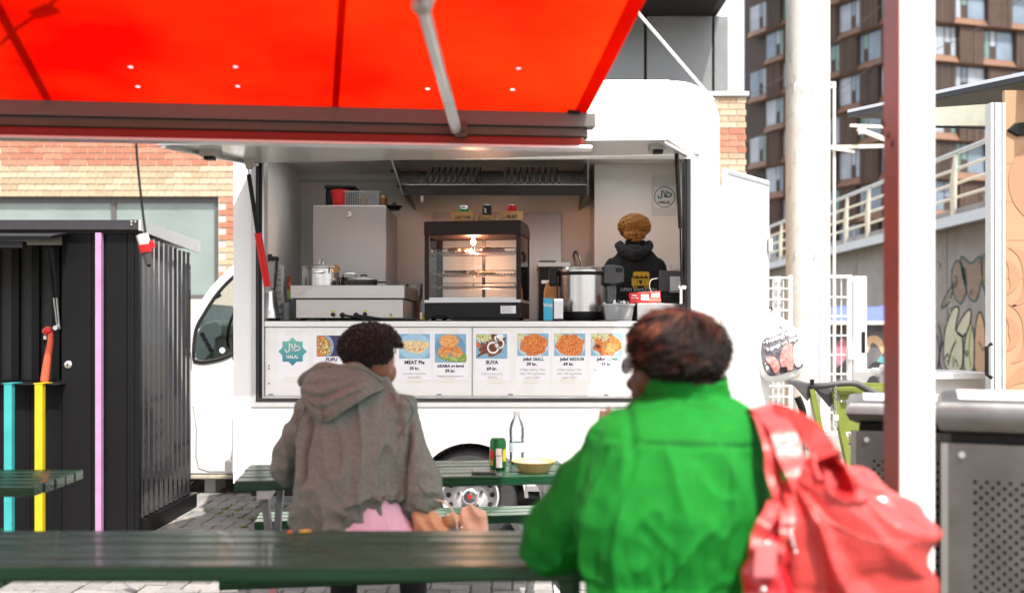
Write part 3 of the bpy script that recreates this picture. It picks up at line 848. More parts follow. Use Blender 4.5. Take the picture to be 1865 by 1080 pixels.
# inner jamb lines on both sides of the opening
g = G(); g.box(OX0 + .001, OX0 + .014, YT0 - .006, YT0 + .1, OZ0 + .001, OZ1); g.build('jamb', m_blackmet, tr)
g = G(); g.box(OX1 - .014, OX1 - .001, YT0 - .006, YT0 + .1, OZ0 + .001, OZ1); g.build('jamb', m_blackmet, tr)
g = G(); g.box(OX0 + .015, OX0 + .028, YT0, YT0 + .1, OZ0 + .001, OZ1); g.build('jamb', m_alu, tr)
# serving counter and menu boards below it
CZ = 1.452
g = G(); g.box(OX0 + .03, OX1 - .016, YT0 + .0, YT0 + .78, CZ - .035, CZ); ctr = g.build('counter', m_whitepl, tr, bevel=.004)
g = G(); g.box(OX0 + .031, OX1 - .017, YT0 + .005, YT0 + .77, CZ + .0012, CZ + .006); g.build('counter_mat', m_blackpl, ctr)
BY = YT0 + .012
xm = PX(860, YT0)
for a, b in ((OX0 + .03, xm - .004), (xm + .004, OX1 - .016)):
    g = G(); g.box(a, b, BY, BY + .02, OZ0 + .012, CZ - .038); g.build('menu_board', m_whitepl, tr, bevel=.003)
g = G(); g.box(xm - .0035, xm + .0035, BY + .008, BY + .02, OZ0 + .012, CZ - .038); g.build('board_joint', m_inkgrey, tr)
g = G(); g.box(OX0 + .0285, OX1 - .016, YT0 - .004, YT0 + .03, OZ0 + .0005, OZ0 + .0115); g.build('board_rail', m_alu, tr)
for u in (795, 925, 1100, 488):
    g = G(); g.box(PX(u, YT0), PX(u + 9, YT0), BY - .003, BY - .0005, OZ0 + .020, OZ0 + .026); g.build('clip', m_darkpl, tr)
for v in (666, 671, 698):
    g = G(); g.cyl(P(490, v, BY - .004), P(490, v, BY), .005, n=8); g.build('screw', m_darkpl, tr)
# serving hatch, swung up
HL, HR = Vector((OX0 - .03, YT0 - .016, OZ1 - .03)), Vector((OX1 + .01, YT0 - .016, OZ1 + .03))
OL, OR = P(290, 262, 5.53), P(1213, 253, 5.53)
up = Vector((0, 0, .036))
g = G(); g.hexa([OL, OR, HR, HL, OL + up, OR + up, HR + up, HL + up])
m_flap = mat('hatch_panel', (.66, .66, .66), .28, var=.03, scale=3, coat=.4)
hatch = g.build('hatch', m_flap, tr, bevel=.004)
dn = Vector((0, -.012, -.004))
g = G(); a, b = OL + dn + Vector((-.005, 0, .0)), OR + dn
g.bar(a + Vector((0, 0, .018)), b + Vector((0, 0, .018)), .022, .052); g.build('hatch_edge', m_alu, hatch)
for a, b in ((OL, HL), (OR, HR)):
    g = G(); s_ = .02 if a is OL else -.02
    g.bar(a + Vector((s_, .02, -.012)), b + Vector((s_, -.02, -.012)), .03, .02); g.build('hatch_rib', m_alu, hatch)
for u, v, w in ((384, 284, .11), (1196, 272, .09)):
    p = P(u, v, 5.8); g = G(); g.box(p.x - w/2, p.x + w/2, p.y - .05, p.y + .05, p.z - .01, p.z + .035); lk = g.build('hatch_latch', m_alu_matt, hatch, bevel=.006)
    g = G(); g.box(p.x - .025, p.x + .03, p.y - .052, p.y, p.z - .03, p.z - .0105); g.build('latch_hook', m_blackpl, lk)
# struts
a0, a1, a2, a3 = P(452, 282, 6.12), P(453, 318, 6.10), P(470, 426, 6.16), P(487, 521, 6.25)
g = G(); g.prism([P(448, 258, 6.1), P(458, 258, 6.1), P(464, 290, 6.1), P(458, 308, 6.1), P(448, 308, 6.1), P(443, 290, 6.1)], (0, .03, 0)); g.build('strut_bracket', m_alu_matt, hatch, bevel=.004)
g = G(); g.cyl(a1, a2, .014, n=12); st = g.build('gas_strut', m_blackmet, hatch, smooth=40)
g = G(); g.cyl(a2 - (a3-a2).normalized()*.005, a3, .022, n=14); g.build('safety_sleeve', m_red, st, smooth=40)
g = G(); g.cyl(a0, a1, .006, n=8); g.build('strut_rod', m_chrome, st)
g = G(); g.bar(P(487, 519, 6.26), P(486, 532, 6.28), .02, .02); g.build('strut_end', m_alu, st)
b1, b2, b3 = P(1232, 276, 6.10), P(1239, 416, 6.16), P(1241, 520, 6.24)
g = G(); g.cyl(b1, b2, .013, n=12); st2 = g.build('gas_strut', m_blackmet, hatch, smooth=40)
g = G(); g.cyl(b2, b3, .006, n=8); g.build('strut_rod', m_blackmet, st2)
g = G(); g.bar(P(1240, 512, 6.26), P(1240, 553, 6.26), .028, .012, up=(1, 0, 0)); g.bar(P(1236, 522, 6.255), P(1249, 524, 6.255), .02, .02); g.build('strut_bracket', m_whitepl, st2)
g = G(); g.bar(P(1228, 262, 6.1), P(1232, 280, 6.1), .035, .02); g.build('strut_end', m_alu, st2)
for u, v in ((1270, 276),):
    g = G(); g.box(PX(u-4, YT0), PX(u+4, YT0), YT0 - .015, YT0 - .001, PZ(v+6, YT0), PZ(v-6, YT0)); g.build('hinge', m_alu, tr)
# wheel: tyre, rim, hub, bolts
wh = thing('wheel', None, None); wh.parent = tr; OFF['wheel'] = offset_of(tr)
yw = YT0 + .06
g = G(); r = WR
prof = [(r*.60, .01), (r*.66, -.012), (r*.80, -.022), (r*.92, -.012), (r*.985, .012), (r, .04), (r, .16), (r*.97, .19), (r*.7, .20)]
g.lathe((WXc, yw, WZc), prof, 48, axis=(0, 1, 0), cap=False); ty = g.build('tyre', m_tyre, wh, smooth=30)
g = G(); tread = 56
for k in range(tread):
    t = 2*math.pi*k/tread
    c = Vector((WXc + r*1.0*math.cos(t), 0, WZc + r*1.0*math.sin(t))); d = Vector((-math.sin(t), 0, math.cos(t)))
    for ya, yb in ((yw + .035, yw + .075), (yw + .085, yw + .125), (yw + .13, yw + .165)):
        g.bar(c + Vector((0, ya, 0)) + d*.004, c + Vector((0, yb, 0)) - d*.004, r*.075, .014, up=(math.cos(t), 0, math.sin(t)))
tr_o = g.build('tread', m_tyre, ty, kind='stuff')
g = G(); prof = [(r*.62, .02), (r*.60, -.014), (r*.57, -.016), (r*.555, .0), (r*.55, .03), (r*.50, .055), (r*.42, .052), (r*.36, .03), (r*.30, .012), (r*.22, .006), (.0, .006)]
g.lathe((WXc, yw, WZc), prof, 48, axis=(0, 1, 0), cap=False); rim = g.build('rim', m_rim, wh, smooth=30)
g = G(); prof = [(r*.17, .004), (r*.165, -.016), (r*.13, -.024), (.0, -.026)]
g.lathe((WXc, yw, WZc), prof, 24, axis=(0, 1, 0)); g.build('hub_cap', m_chrome, rim, smooth=30)
g = G(); g.lathe((WXc, yw, WZc), [(r*.045, -.0262), (r*.042, -.029), (0, -.029)], 16, axis=(0, 1, 0)); g.build('hub_badge', m_red, rim)
for k in range(5):
    t = 2*math.pi*k/5 + .35
    c = Vector((WXc + r*.25*math.cos(t), yw, WZc + r*.25*math.sin(t)))
    g = G(); g.cyl(c + Vector((0, .012, 0)), c + Vector((0, -.010, 0)), .012, n=6); g.build('wheel_bolt', m_chrome, rim)
for k in range(14):
    t = 2*math.pi*k/14
    c = Vector((WXc + r*.46*math.cos(t), yw, WZc + r*.46*math.sin(t)))
    g = G(); g.cyl(c + Vector((0, .0505, 0)), c + Vector((0, .060, 0)), .016, n=10)
    o = g.build('rim_hole', m_rubber, rim); o.location.y -= .004
# wheel arch lining, underframe, step
g = G(); n_ = 16; vs = []
for i in range(n_+1):
    t = math.pi*i/n_
    for y in (YT0 + .004, YT0 + .32): vs.append((WXc + (ar-.004)*math.cos(t), y, WZc + (ar-.004)*math.sin(t)))
g.add(vs, [(2*i, 2*i+1, 2*i+3, 2*i+2) for i in range(n_)]); g.build('wheel_arch', m_darkpl, tr, smooth=40)
vs = []
g = G()
for i in range(n_+1):
    t = math.pi*i/n_
    for rr, y in ((ar + .004, YT0 - .006), (ar + .028, YT0 - .006), (ar + .028, YT0 - .001), (ar + .004, YT0 - .001)): vs.append((WXc + rr*math.cos(t), y, WZc + rr*math.sin(t)))
vs = [v for v in vs]
fs = []
for i in range(n_):
    for k in range(4): fs.append((4*i+k, 4*i+(k+1) % 4, 4*i+4+(k+1) % 4, 4*i+4+k))
g.add(vs, fs); g.build('arch_trim', m_inner, tr)
g = G(); g.box(TX0 + .1, WXc - .42, YT0 + .06, YT0 + .14, TZ0 - .09, TZ0 - .002); g.box(WXc + .42, TX1 - .1, YT0 + .06, YT0 + .14, TZ0 - .09, TZ0 - .002)
g.box(TX0 + .1, TX1 - .1, YT1 - .2, YT1 - .1, TZ0 - .09, TZ0 - .002); g.cyl((WXc, YT0 + .2, WZc), (WXc, YT1 - .1, WZc), .04); g.build('chassis', m_blackmet, tr)
g = G(); g.cyl((WXc, YT1 - .24, WZc), (WXc, YT1 - .05, WZc), WR, n=30); g.build('tyre', m_tyre, tr, smooth=40)
g = G(); g.box(PX(958, YT0), PX(1034, YT0), YT0 - .12, YT0 + .1, PZ(894, YT0 - .1), PZ(882, YT0 - .1)); g.build('step', m_alu, tr, bevel=.004)
g = G(); g.box(TX0 + .03, TX1 - .03, YT0 + TH, YT1, TZ0 - .0, TZ0 + .03); g.build('underfloor', m_blackmet, tr)
# drawbar, support leg, left-end latch and storage box
g = G(); g.bar((TX0 + .1, 7.3, .40), (TX0 - .32, 7.3, .40), .08, .08); g.build('drawbar', m_galv, tr)
g = G(); g.box(TX0 - .075, TX0 - .004, 6.55, 7.0, PZ(866, 6.6), PZ(758, 6.6)); g.build('storage_box', m_whitepl, tr, bevel=.03, seg=4)
g = G(); g.box(TX0 - .03, TX0 - .002, 6.42, 6.47, PZ(656, 6.42), PZ(616, 6.42)); g.build('latch', m_blackpl, tr, bevel=.005)
g = G(); g.cyl((TX1 - .3, 6.6, 0), (TX1 - .3, 6.6, TZ0), .03); g.cyl((TX0 + .3, 8.0, 0), (TX0 + .3, 8.0, TZ0), .03); g.build('support_leg', m_galv, tr)
# rear door, standing open
d0, d1 = Vector((1.47, 6.80, 0)), Vector((1.905, 7.36, 0)); dd = (d1-d0).normalized(); dn_ = Vector((dd.y, -dd.x, 0))*.045
g = G(); zz0, zz1 = .62, 2.50
g.hexa([d0 + Vector((0,0,zz0)), d1 + Vector((0,0,zz0)), d1 - dn_ + Vector((0,0,zz0)), d0 - dn_ + Vector((0,0,zz0)),
        d0 + Vector((0,0,zz1)), d1 + Vector((0,0,zz1)), d1 - dn_ + Vector((0,0,zz1)), d0 - dn_ + Vector((0,0,zz1))])
rd = g.build('rear_door', m_gelcoat, tr, bevel=.01)
g = G(); g.hexa([d0 + dn_*.12 + Vector((0,0,zz1-.04)) + dd*.01, d1 + dn_*.12 + Vector((0,0,zz1-.04)) - dd*.01, d1 + dn_*.02 + Vector((0,0,zz1-.04)) - dd*.01, d0 + dn_*.02 + Vector((0,0,zz1-.04)) + dd*.01,
        d0 + dn_*.12 + Vector((0,0,zz1-.02)) + dd*.01, d1 + dn_*.12 + Vector((0,0,zz1-.02)) - dd*.01, d1 + dn_*.02 + Vector((0,0,zz1-.02)) - dd*.01, d0 + dn_*.02 + Vector((0,0,zz1-.02)) + dd*.01])
g.build('door_trim', m_alu, rd)
g = G(); c = d0.lerp(d1, .96); g.bar(c + dn_*.3 + Vector((0,0,1.97)), c + dn_*.3 + Vector((0,0,2.07)), .03, .05); g.build('door_latch', m_alu, rd)
hk = P(1404, 572, 7.33)
g = G(); g.tube([d1 + Vector((0, 0, hk.z + .05)), hk + Vector((.0, -.02, .045)), hk + Vector((.01, -.03, 0)), hk + Vector((.02, -.03, .02))], .007, 6); g.build('hook', m_blackpl, rd)
# roof edge lights / extractor hood
hd = thing('extractor_hood', None, None); hd.parent = tr; OFF['extractor_hood'] = offset_of(tr)
yh0, yh1 = 7.25, IYB - .03
def hp(u, v, y): return P(u, v, y)
hx0, hx1 = PX(733, yh0), PX(1072, yh0)
zb_, zt_ = PZ(356, yh0), 2.66
m_hooddark = mat('greasy_steel', (.045, .042, .038), .32, metal=.6, var=.2, scale=5, rvar=.1)
th = .012
# end plates
for xa, xb, xt in ((hx0, hx0 + th, hx0 - .10), (hx1 - th, hx1, hx1)):
    g = G(); g.hexa([(xa, yh0, zb_), (xb, yh0, zb_), (xb, yh1, zb_), (xa, yh1, zb_), (xt, yh0 + .1, zt_), (xt + th, yh0 + .1, zt_), (xt + th, yh1, zt_), (xt, yh1, zt_)])
    g.build('end_plate', m_hooddark, hd)
g = G(); g.box(hx0 + th, hx1 - th, yh0, yh0 + .012, zb_, zb_ + .075); g.build('front_lip', mat('dark_steel', (.022, .021, .020), .4, metal=.4, var=.15), hd)
g = G(); zf0, zf1 = zb_ + .08, 2.62
y0_, y1_ = yh0 + .06, yh0 + .42
g.hexa([(hx0 - .05, y0_, zf0), (hx1 - th, y0_, zf0), (hx1 - th, y0_ + .02, zf0 - .01), (hx0 - .05, y0_ + .02, zf0 - .01), (hx0 - .08, y1_, zf1), (hx1 - th, y1_, zf1), (hx1 - th, y1_ + .02, zf1), (hx0 - .08, y1_ + .02, zf1)])
g.build('filter_housing', m_hooddark, hd)
g = G(); g.box(hx0 + th, hx1 - th, y0_ - .03, y0_ - .002, zf0 - .014, zf0 + .004); g.build('gutter', m_steel, hd)
for ua, ub in ((776, 866), (920, 1012)):
    for k in range(9):
        u = ua + (ub-ua)*k/8
        x = PX(u, y0_ + .05)
        dz = (zf1 - zf0); dy = y1_ - y0_
        p0 = Vector((x, y0_ + .02*dy/dz - .008, zf0 + .02)); p1 = Vector((x, y0_ + .20*dy/dz - .008, zf0 + .20))
        g = G(); g.bar(p0, p1, .022, .012, up=(0, -1, .6)); g.build('baffle', m_chrome, hd)
        g = G(); g.bar(p0 + Vector((.026, -.001, 0)), p1 + Vector((.026, -.001, 0)), .012, .014, up=(0, -1, .6)); g.build('baffle_slot', m_soffit, hd)
g = G(); g.bar(P(769, 357, yh0), P(769, 368, yh0), .02, .02); g.build('drain_cock', m_steel, hd)
g = G(); g.box(PX(712, 8.1), PX(718, 8.1), 8.0, 8.15, PZ(314, 8.1), PZ(300, 8.1)); g.build('bracket', m_darkpl, hd)
# ================================================================== MENU POSTERS (taped to the boards)
PYF = BY - .0015
def pu(u): return PX(u, BY)
def pv(v): return PZ(v, BY)
m_bluepl = mat('print_blue_plate', (.22, .42, .58), .6, var=.12, scale=30)
m_navy = mat('print_navy', (.05, .045, .11), .6, var=.1)
m_rice = mat('print_orange_rice', (.62, .20, .05), .7, var=.45, scale=140)
m_bun = mat('print_bun', (.68, .30, .09), .6, var=.2, scale=40)
m_pie = mat('print_pastry', (.75, .58, .33), .6, var=.2, scale=30)
m_meat = mat('print_grilled_meat', (.17, .05, .03), .7, var=.5, scale=90)
m_leaf = mat('print_salad', (.22, .34, .06), .7, var=.5, scale=90)
m_salad = mat('print_mixed_salad', (.62, .62, .36), .7, var=.4, scale=110)
m_stew = mat('print_vegetable_stew', (.42, .26, .06), .7, var=.6, scale=120)
m_whitep = mat('print_white', (.8, .8, .78), .6, var=.04)
m_edge = mat('paper_edge', (.72, .72, .74), .7, var=0)
def disc(parent, name, u, v, ru, rv, m, y, rot=0.0, clip=None, rough=0.0):
    pts = []; n = 28
    for i in range(n):
        t = 2*math.pi*i/n; k = 1 + rough*noise.noise(Vector((math.cos(t)*2 + u, math.sin(t)*2 + v, 0)))
        x, z = ru*k*math.cos(t), rv*k*math.sin(t); c, s = math.cos(rot), math.sin(rot)
        uu, vv = u + x*c - z*s, v + x*s + z*c
        if clip: uu = min(max(uu, clip[0]), clip[1]); vv = min(max(vv, clip[2]), clip[3])
        pts.append(Vector((pu(uu), y, pv(vv))))
    g = G(); g.prism(pts, (0, .0003, 0)); return g.build(name, m, parent)
def speckle(parent, u, v, ru, rv, n, mats, y, size=1.1, clip=None):
    """many small printed flecks inside an ellipse (rice grains, chopped salad, crumbs)"""
    q = G()
    for i in range(n):
        a = rnd.uniform(0, 6.28); r_ = math.sqrt(rnd.random()); uu, vv = u + ru*r_*math.cos(a), v + rv*r_*math.sin(a)
        s = size*rnd.uniform(.6, 1.4); b = rnd.uniform(0, 3.14); du, dv = s*math.cos(b), s*math.sin(b)
        if clip and not (clip[0] + s < uu < clip[1] - s and clip[2] + s < vv < clip[3] - s): continue
        q.k = rnd.randrange(len(mats)); yy = y - rnd.uniform(0, .0003)
        q.add([Vector((pu(uu + a_*du - b_*dv*.5), yy, pv(vv + a_*dv + b_*du*.5))) for a_, b_ in ((-1, -1), (1, -1), (1, 1), (-1, 1))], [(0, 1, 2, 3)])
    if q.f: q.build('flecks', mats, parent, kind='stuff')
def flat(name, c): return mat(name, c, .6, var=0)
F_RICE = [flat('fleck_orange', (.70, .24, .05)), flat('fleck_deep_orange', (.48, .12, .03)), flat('fleck_light_orange', (.80, .36, .10)), flat('fleck_red', (.55, .08, .03))]
F_SAL = [flat('fleck_green', (.20, .33, .05)), flat('fleck_pale_green', (.50, .58, .22)), flat('fleck_white', (.80, .80, .72)), flat('fleck_yellow', (.78, .62, .15))]
F_MEAT = [flat('fleck_brown', (.22, .07, .03)), flat('fleck_dark', (.06, .02, .015)), flat('fleck_rust', (.34, .11, .04))]
F_BUN = [flat('fleck_bun', (.72, .33, .10)), flat('fleck_bun_light', (.80, .46, .18)), flat('fleck_bun_dark', (.52, .20, .05))]
F_PIE = [flat('fleck_pie', (.78, .60, .34)), flat('fleck_pie_brown', (.62, .38, .14)), flat('fleck_pie_pale', (.84, .74, .54))]
def ringp(parent, u, v, r, w, m, y):
    g = G(); n = 20
    vs = [(pu(u + k*math.cos(2*math.pi*i/n)), y, pv(v + k*math.sin(2*math.pi*i/n))) for k in (r, r-w) for i in range(n)]
    g.add(vs, [(i, (i+1) % n, n+(i+1) % n, n+i) for i in range(n)]); return g.build('printed_ring', m, parent)
def poster(label, u0, u1, v0, v1):
    t = thing('menu_poster', label, 'poster', (pu((u0+u1)/2), PYF, pv(v1)), group='menu posters taped to the trailer')
    g = G(); g.box(pu(u0), pu(u1), PYF, PYF + .0008, pv(v1), pv(v0)); g.build('paper', m_paper, t)
    for v, k in ((v0, 1), (v1, 1)):
        um = (u0+u1)/2 + rnd.uniform(-6, 6)
        g = G(); g.box(pu(um-13), pu(um+13), PYF - .0006, PYF - .0001, pv(v+4), pv(v-5)); g.build('tape', m_tape, t)
    return t
def picture(t, u0, u1, v0, v1, m):
    g = G(); g.box(pu(u0), pu(u1), PYF - .0008, PYF - .0002, pv(v1), pv(v0)); return g.build('picture', m, t), (u0+.5, u1-.5, v0+.5, v1-.5)
def line(t, s, u, v, h, m, w=0.05, xs=1.0, align='CENTER'):
    return text(s, h/S0, (pu(u), PYF - .0012, pv(v)), m, t, weight=w, xs=xs, align=align)
# -- halal star
t = poster('halal poster with a teal eight-pointed star, leftmost on the menu board', 505, 562, 607, 691)
g = G(); pts = []
for i in range(16):
    a = math.pi*i/8 + math.pi/2; r_ = 26 if i % 2 == 0 else 20
    pts.append(Vector((pu(533 + r_*math.cos(a)), PYF - .0012, pv(640 - r_*math.sin(a)))))
m_star = bpy.data.materials.new('teal_star'); m_star.use_nodes = True
nt = m_star.node_tree; bs_ = nt.nodes['Principled BSDF']; tcn = nt.nodes.new('ShaderNodeTexCoord'); sx_ = nt.nodes.new('ShaderNodeSeparateXYZ'); crp = nt.nodes.new('ShaderNodeValToRGB')
nt.links.new(tcn.outputs['Generated'], sx_.inputs[0]); nt.links.new(sx_.outputs[2], crp.inputs[0]); nt.links.new(crp.outputs[0], bs_.inputs['Base Color'])
crp.color_ramp.elements[0].color = (.02, .20, .32, 1); crp.color_ramp.elements[1].color = (.16, .50, .38, 1); bs_.inputs['Roughness'].default_value = .6
g.prism(pts, (0, .0005, 0)); star = g.build('star', m_star, t)
def halal_script(parent, y, cu, cv, k, m, w):
    """Arabic word 'halal' as brush strokes; k = pixels per unit, origin at its middle"""
    sts = [[(.44, -.26), (.60, -.34), (.78, -.26), (1.02, -.10)], [(1.02, -.10), (.82, .10), (.60, .20), (.30, .22)],     # hah
           [(.30, .22), (.14, .20), (.02, -.05), (-.16, -.62)], [(.34, -.66), (.30, -.30), (.20, .05), (.02, .22), (-.10, .18)],   # lam-alef
           [(-.40, -.72), (-.41, -.10), (-.44, .22), (-.62, .42), (-.86, .34), (-.95, .02)]]                           # lam
    for s in sts:
        pts = catmull([Vector((cu + a*k, cv + b*k, 0)) for a, b in s], 5)
        q = G(); W = [Vector((pu(p.x), y, pv(p.y))) for p in pts]
        for i in range(len(W)-1):
            q.bar(W[i], W[i+1] + (W[i+1]-W[i])*.2, w, .0006, up=(0, -1, 0))
        q.build('script_stroke', m, parent)
halal_script(star, PYF - .0022, 533, 635, 14, m_whiteprint, .0085)
text('HALAL', 6.2/S0, (pu(533), PYF - .0022, pv(650)), m_whiteprint, star, weight=.03, xs=.85)
# -- FUFU
t = poster('FUFU menu poster half hidden behind the dark curly head', 571, 634, 606, 692)
pc, cl = picture(t, 577, 634, 611, 649, m_navy)
disc(pc, 'plate', 581, 631, 27, 26, m_bluepl, PYF - .0012, clip=cl); disc(pc, 'stew', 580, 631, 22, 22, m_rice, PYF - .0016, clip=cl, rough=.1)
disc(pc, 'greens', 590, 632, 13, 15, m_stew, PYF - .0020, clip=cl, rough=.5)
speckle(pc, 588, 632, 17, 17, 130, F_SAL + F_RICE, PYF - .0024, 1.5, cl)
disc(pc, 'bowl', 634, 630, 18, 17, m_whitep, PYF - .0012, clip=cl); disc(pc, 'bowl_inside', 634, 630, 15, 14, m_bluepl, PYF - .0016, clip=cl); disc(pc, 'dough', 636, 630, 12, 11, m_whitep, PYF - .0020, clip=cl)
line(t, 'FUFU', 604, 655, 6.5, m_ink); line(t, '149 kr.', 606, 664.5, 5.2, m_ink)
# -- MEAT Pie
t = poster('MEAT Pie menu poster showing one pale half-moon pastry', 722, 786, 603, 692)
pc, cl = picture(t, 727, 783, 608, 653, m_bluepl)
disc(pc, 'plate', 755, 631, 30, 24, mat('print_pale_blue', (.34, .56, .70), .6, var=.1, scale=20), PYF - .0012, clip=cl)
g = G(); g.prism([Vector((pu(u), PYF - .0016, pv(v))) for u, v in catmull2([(728, 624), (740, 621), (757, 620), (772, 622), (783, 626), (775, 637), (762, 644), (745, 640), (734, 634)])], (0, .0003, 0)); g.build('pastry', m_pie, pc)
disc(pc, 'browning', 760, 636, 10, 4, m_bun, PYF - .0020, rough=.5)
speckle(pc, 756, 631, 22, 7, 70, F_PIE, PYF - .0023, 1.6, cl)
line(t, 'MEAT Pie', 755, 660, 6.5, m_ink); line(t, '39 kr.', 755, 671, 5.6, m_ink); line(t, '(kartofler, hakkekød,', 755, 680, 3.6, m_inkgrey, 0); line(t, 'gulerødder)', 755, 686.5, 3.6, m_inkgrey, 0)
# -- AKARA og broed
t = poster('AKARA og brød menu poster showing an orange bun with bean cakes', 788, 853, 603, 692)
pc, cl = picture(t, 792, 849, 608, 660, m_bluepl)
disc(pc, 'plate', 820, 634, 28, 25, mat('print_mid_blue', (.13, .30, .45), .6, var=.1), PYF - .0012, clip=cl)
g = G(); g.prism([Vector((pu(u), PYF - .0016, pv(v))) for u, v in catmull2([(797, 648), (815, 650), (835, 642), (848, 645), (848, 658), (828, 659), (810, 656)])], (0, .0003, 0)); g.build('salad', m_leaf, pc)
disc(pc, 'bean_cake', 809, 641, 12, 10, m_bun, PYF - .0020, rough=.2); disc(pc, 'bean_cake', 832, 641, 11, 10, m_bun, PYF - .0022, rough=.2)
disc(pc, 'filling', 820, 634, 15, 4, m_rice, PYF - .0024, rough=.3); disc(pc, 'bun', 818, 621, 18, 12, mat('print_bun_top', (.74, .36, .12), .6, var=.15, scale=20), PYF - .0026, clip=cl)
speckle(pc, 818, 620, 15, 9, 60, F_BUN, PYF - .0029, 1.6, cl); speckle(pc, 809, 641, 10, 8, 40, F_BUN, PYF - .0029, 1.4, cl); speckle(pc, 832, 641, 9, 8, 40, F_BUN, PYF - .0029, 1.4, cl); speckle(pc, 828, 654, 20, 5, 60, F_SAL[:2], PYF - .0025, 1.5, cl)
line(t, 'AKARA og brød', 820.5, 666.5, 5.6, m_ink, xs=.92); line(t, '59 kr.', 820, 675.5, 5.6, m_ink); line(t, '(Stegte sortøjede bønner)', 820, 684.5, 3.6, m_inkgrey, 0, .92)
# -- SUYA
t = poster('SUYA menu poster showing dark grilled meat under white onion rings', 866, 928, 603, 693)
pc, cl = picture(t, 867, 924, 608, 653, m_bluepl)
disc(pc, 'salad', 881, 615, 15, 10, m_salad, PYF - .0012, clip=cl, rough=.4); disc(pc, 'tomato', 871, 628, 4, 5, mat('print_tomato', (.62, .12, .03), .6), PYF - .0014, clip=cl)
disc(pc, 'meat', 896, 632, 28, 9, m_meat, PYF - .0016, -.5, clip=cl, rough=.8); disc(pc, 'meat', 905, 622, 14, 8, m_meat, PYF - .0018, .7, clip=cl, rough=.8); disc(pc, 'meat', 900, 643, 13, 5, m_meat, PYF - .0018, -.4, clip=cl, rough=.8)
disc(pc, 'onion', 911, 613, 6, 6, m_whitep, PYF - .0022, clip=cl)
speckle(pc, 897, 632, 24, 14, 120, F_MEAT, PYF - .0021, 1.7, cl); speckle(pc, 881, 615, 13, 8, 60, F_SAL, PYF - .0021, 1.4, cl)
for u, v, r_ in ((898, 633, 11), (910, 626, 9), (905, 616, 5)): ringp(pc, u, v, r_, 3, m_whitep, PYF - .0026)
line(t, 'SUYA', 896, 660, 6.5, m_ink); line(t, '69 kr.', 896, 671.5, 5.8, m_ink); line(t, '(Chili krydret grillet', 896, 680.5, 3.6, m_inkgrey, 0); line(t, 'oksekød)', 896, 686.5, 3.6, m_inkgrey, 0)
# -- Jollof x3
for k, (u0, nm, pr, lab) in enumerate(((942, 'SMALL', '39 kr.', 'Jollof SMALL menu poster with orange rice, beside the SUYA poster'), (1009, 'MEDIUM', '69 kr.', 'Jollof MEDIUM menu poster with orange rice between two Jollof posters'),
                                       (1076, 'COMBO', '139 kr.', 'Jollof COMBO menu poster with rice and drumstick, partly behind the reddish-haired head'))):
    um = u0 + 28.5
    t = poster(lab, u0 - 3, u0 + 60, 603, 693)
    pc, cl = picture(t, u0, u0 + 57, 607, 648, m_bluepl)
    disc(pc, 'salad', u0 + 6, 613, 10, 8, m_salad, PYF - .0012, clip=cl, rough=.4)
    disc(pc, 'plate', um, 629, 29, 21, mat('print_light_plate', (.45, .60, .68), .6, var=.1), PYF - .0010, clip=cl)
    disc(pc, 'rice', um + 1, 628, 26, 20, m_rice, PYF - .0016, clip=cl, rough=.25)
    speckle(pc, um + 1, 628, 24, 18, 260, F_RICE, PYF - .0018, 1.3, cl); speckle(pc, u0 + 7, 613, 8, 6, 30, F_SAL, PYF - .0018, 1.3, cl)
    if k < 2: disc(pc, 'chilli', um + 7, 627, 3, 2, mat('print_tomato', (.62, .12, .03), .6), PYF - .0020)
    else:
        disc(pc, 'salad', um - 5, 613, 12, 8, m_salad, PYF - .0020, clip=cl, rough=.4); disc(pc, 'drumstick', um + 3, 634, 13, 10, mat('print_chicken', (.66, .30, .10), .6, var=.3, scale=60), PYF - .0020, .6, clip=cl, rough=.3)
        disc(pc, 'drumstick_end', um - 16, 631, 5, 4, m_meat, PYF - .0022, rough=.3)
    line(t, 'Jollof', um - 3, 654, 5.6, m_ink, align='RIGHT', xs=.9); line(t, nm, um, 654, 5.6, m_inkgreen, align='LEFT', xs=.9)
    line(t, pr, um - 2, 663, 5.8, m_ink)
    if k < 2:
        line(t, '(Tilføje: kylling +19kr,', um, 673, 3.8, m_inkgrey, .01); line(t, 'salat +0kr og plantain', um, 680, 3.8, m_inkgrey, .01); line(t, 'pynt +15kr)', um, 687, 3.8, m_inkgrey, .01)
    else:
        line(t, '(med kylling 2 og salat', um, 673, 3.8, m_inkgrey, 0); line(t, 'og plantain pynt)', um, 680, 3.8, m_inkgrey, 0)
# -- small halal sheet on the inner back wall
yw_ = PYW - .003
t = thing('halal_sheet', 'white halal sheet with green ring taped on the inner back wall', 'poster', (PX(1210, yw_), yw_, PZ(392, yw_)))
g = G(); g.box(PX(1187, yw_), PX(1231, yw_), yw_, yw_ + .001, PZ(393, yw_), PZ(322, yw_)); g.build('sleeve', mat('plastic_sleeve', (.70, .70, .69), .3, var=.02), t)
g = G(); g.box(PX(1191, yw_), PX(1230, yw_), yw_ - .003, yw_ - .001, PZ(379, yw_), PZ(340, yw_)); g.build('paper', m_paper, t)
g = G(); g.box(PX(1188, yw_), PX(1231, yw_), yw_ - .004, yw_ - .0011, PZ(322, yw_), PZ(316, yw_)); g.build('tape', m_tape, t)
m_hg = mat('halal_green', (.015, .12, .075), .6, var=0)
q = G(); c = P(1210.5, 359, yw_ - .004); R1 = 19/F*yw_; n = 36
vs = [(c.x + k*math.cos(2*math.pi*i/n), c.y, c.z + k*math.sin(2*math.pi*i/n)) for k in (R1, R1*.93) for i in range(n)]
q.add(vs, [(i, (i+1) % n, n+(i+1) % n, n+i) for i in range(n)]); q.build('ring', m_hg, t)
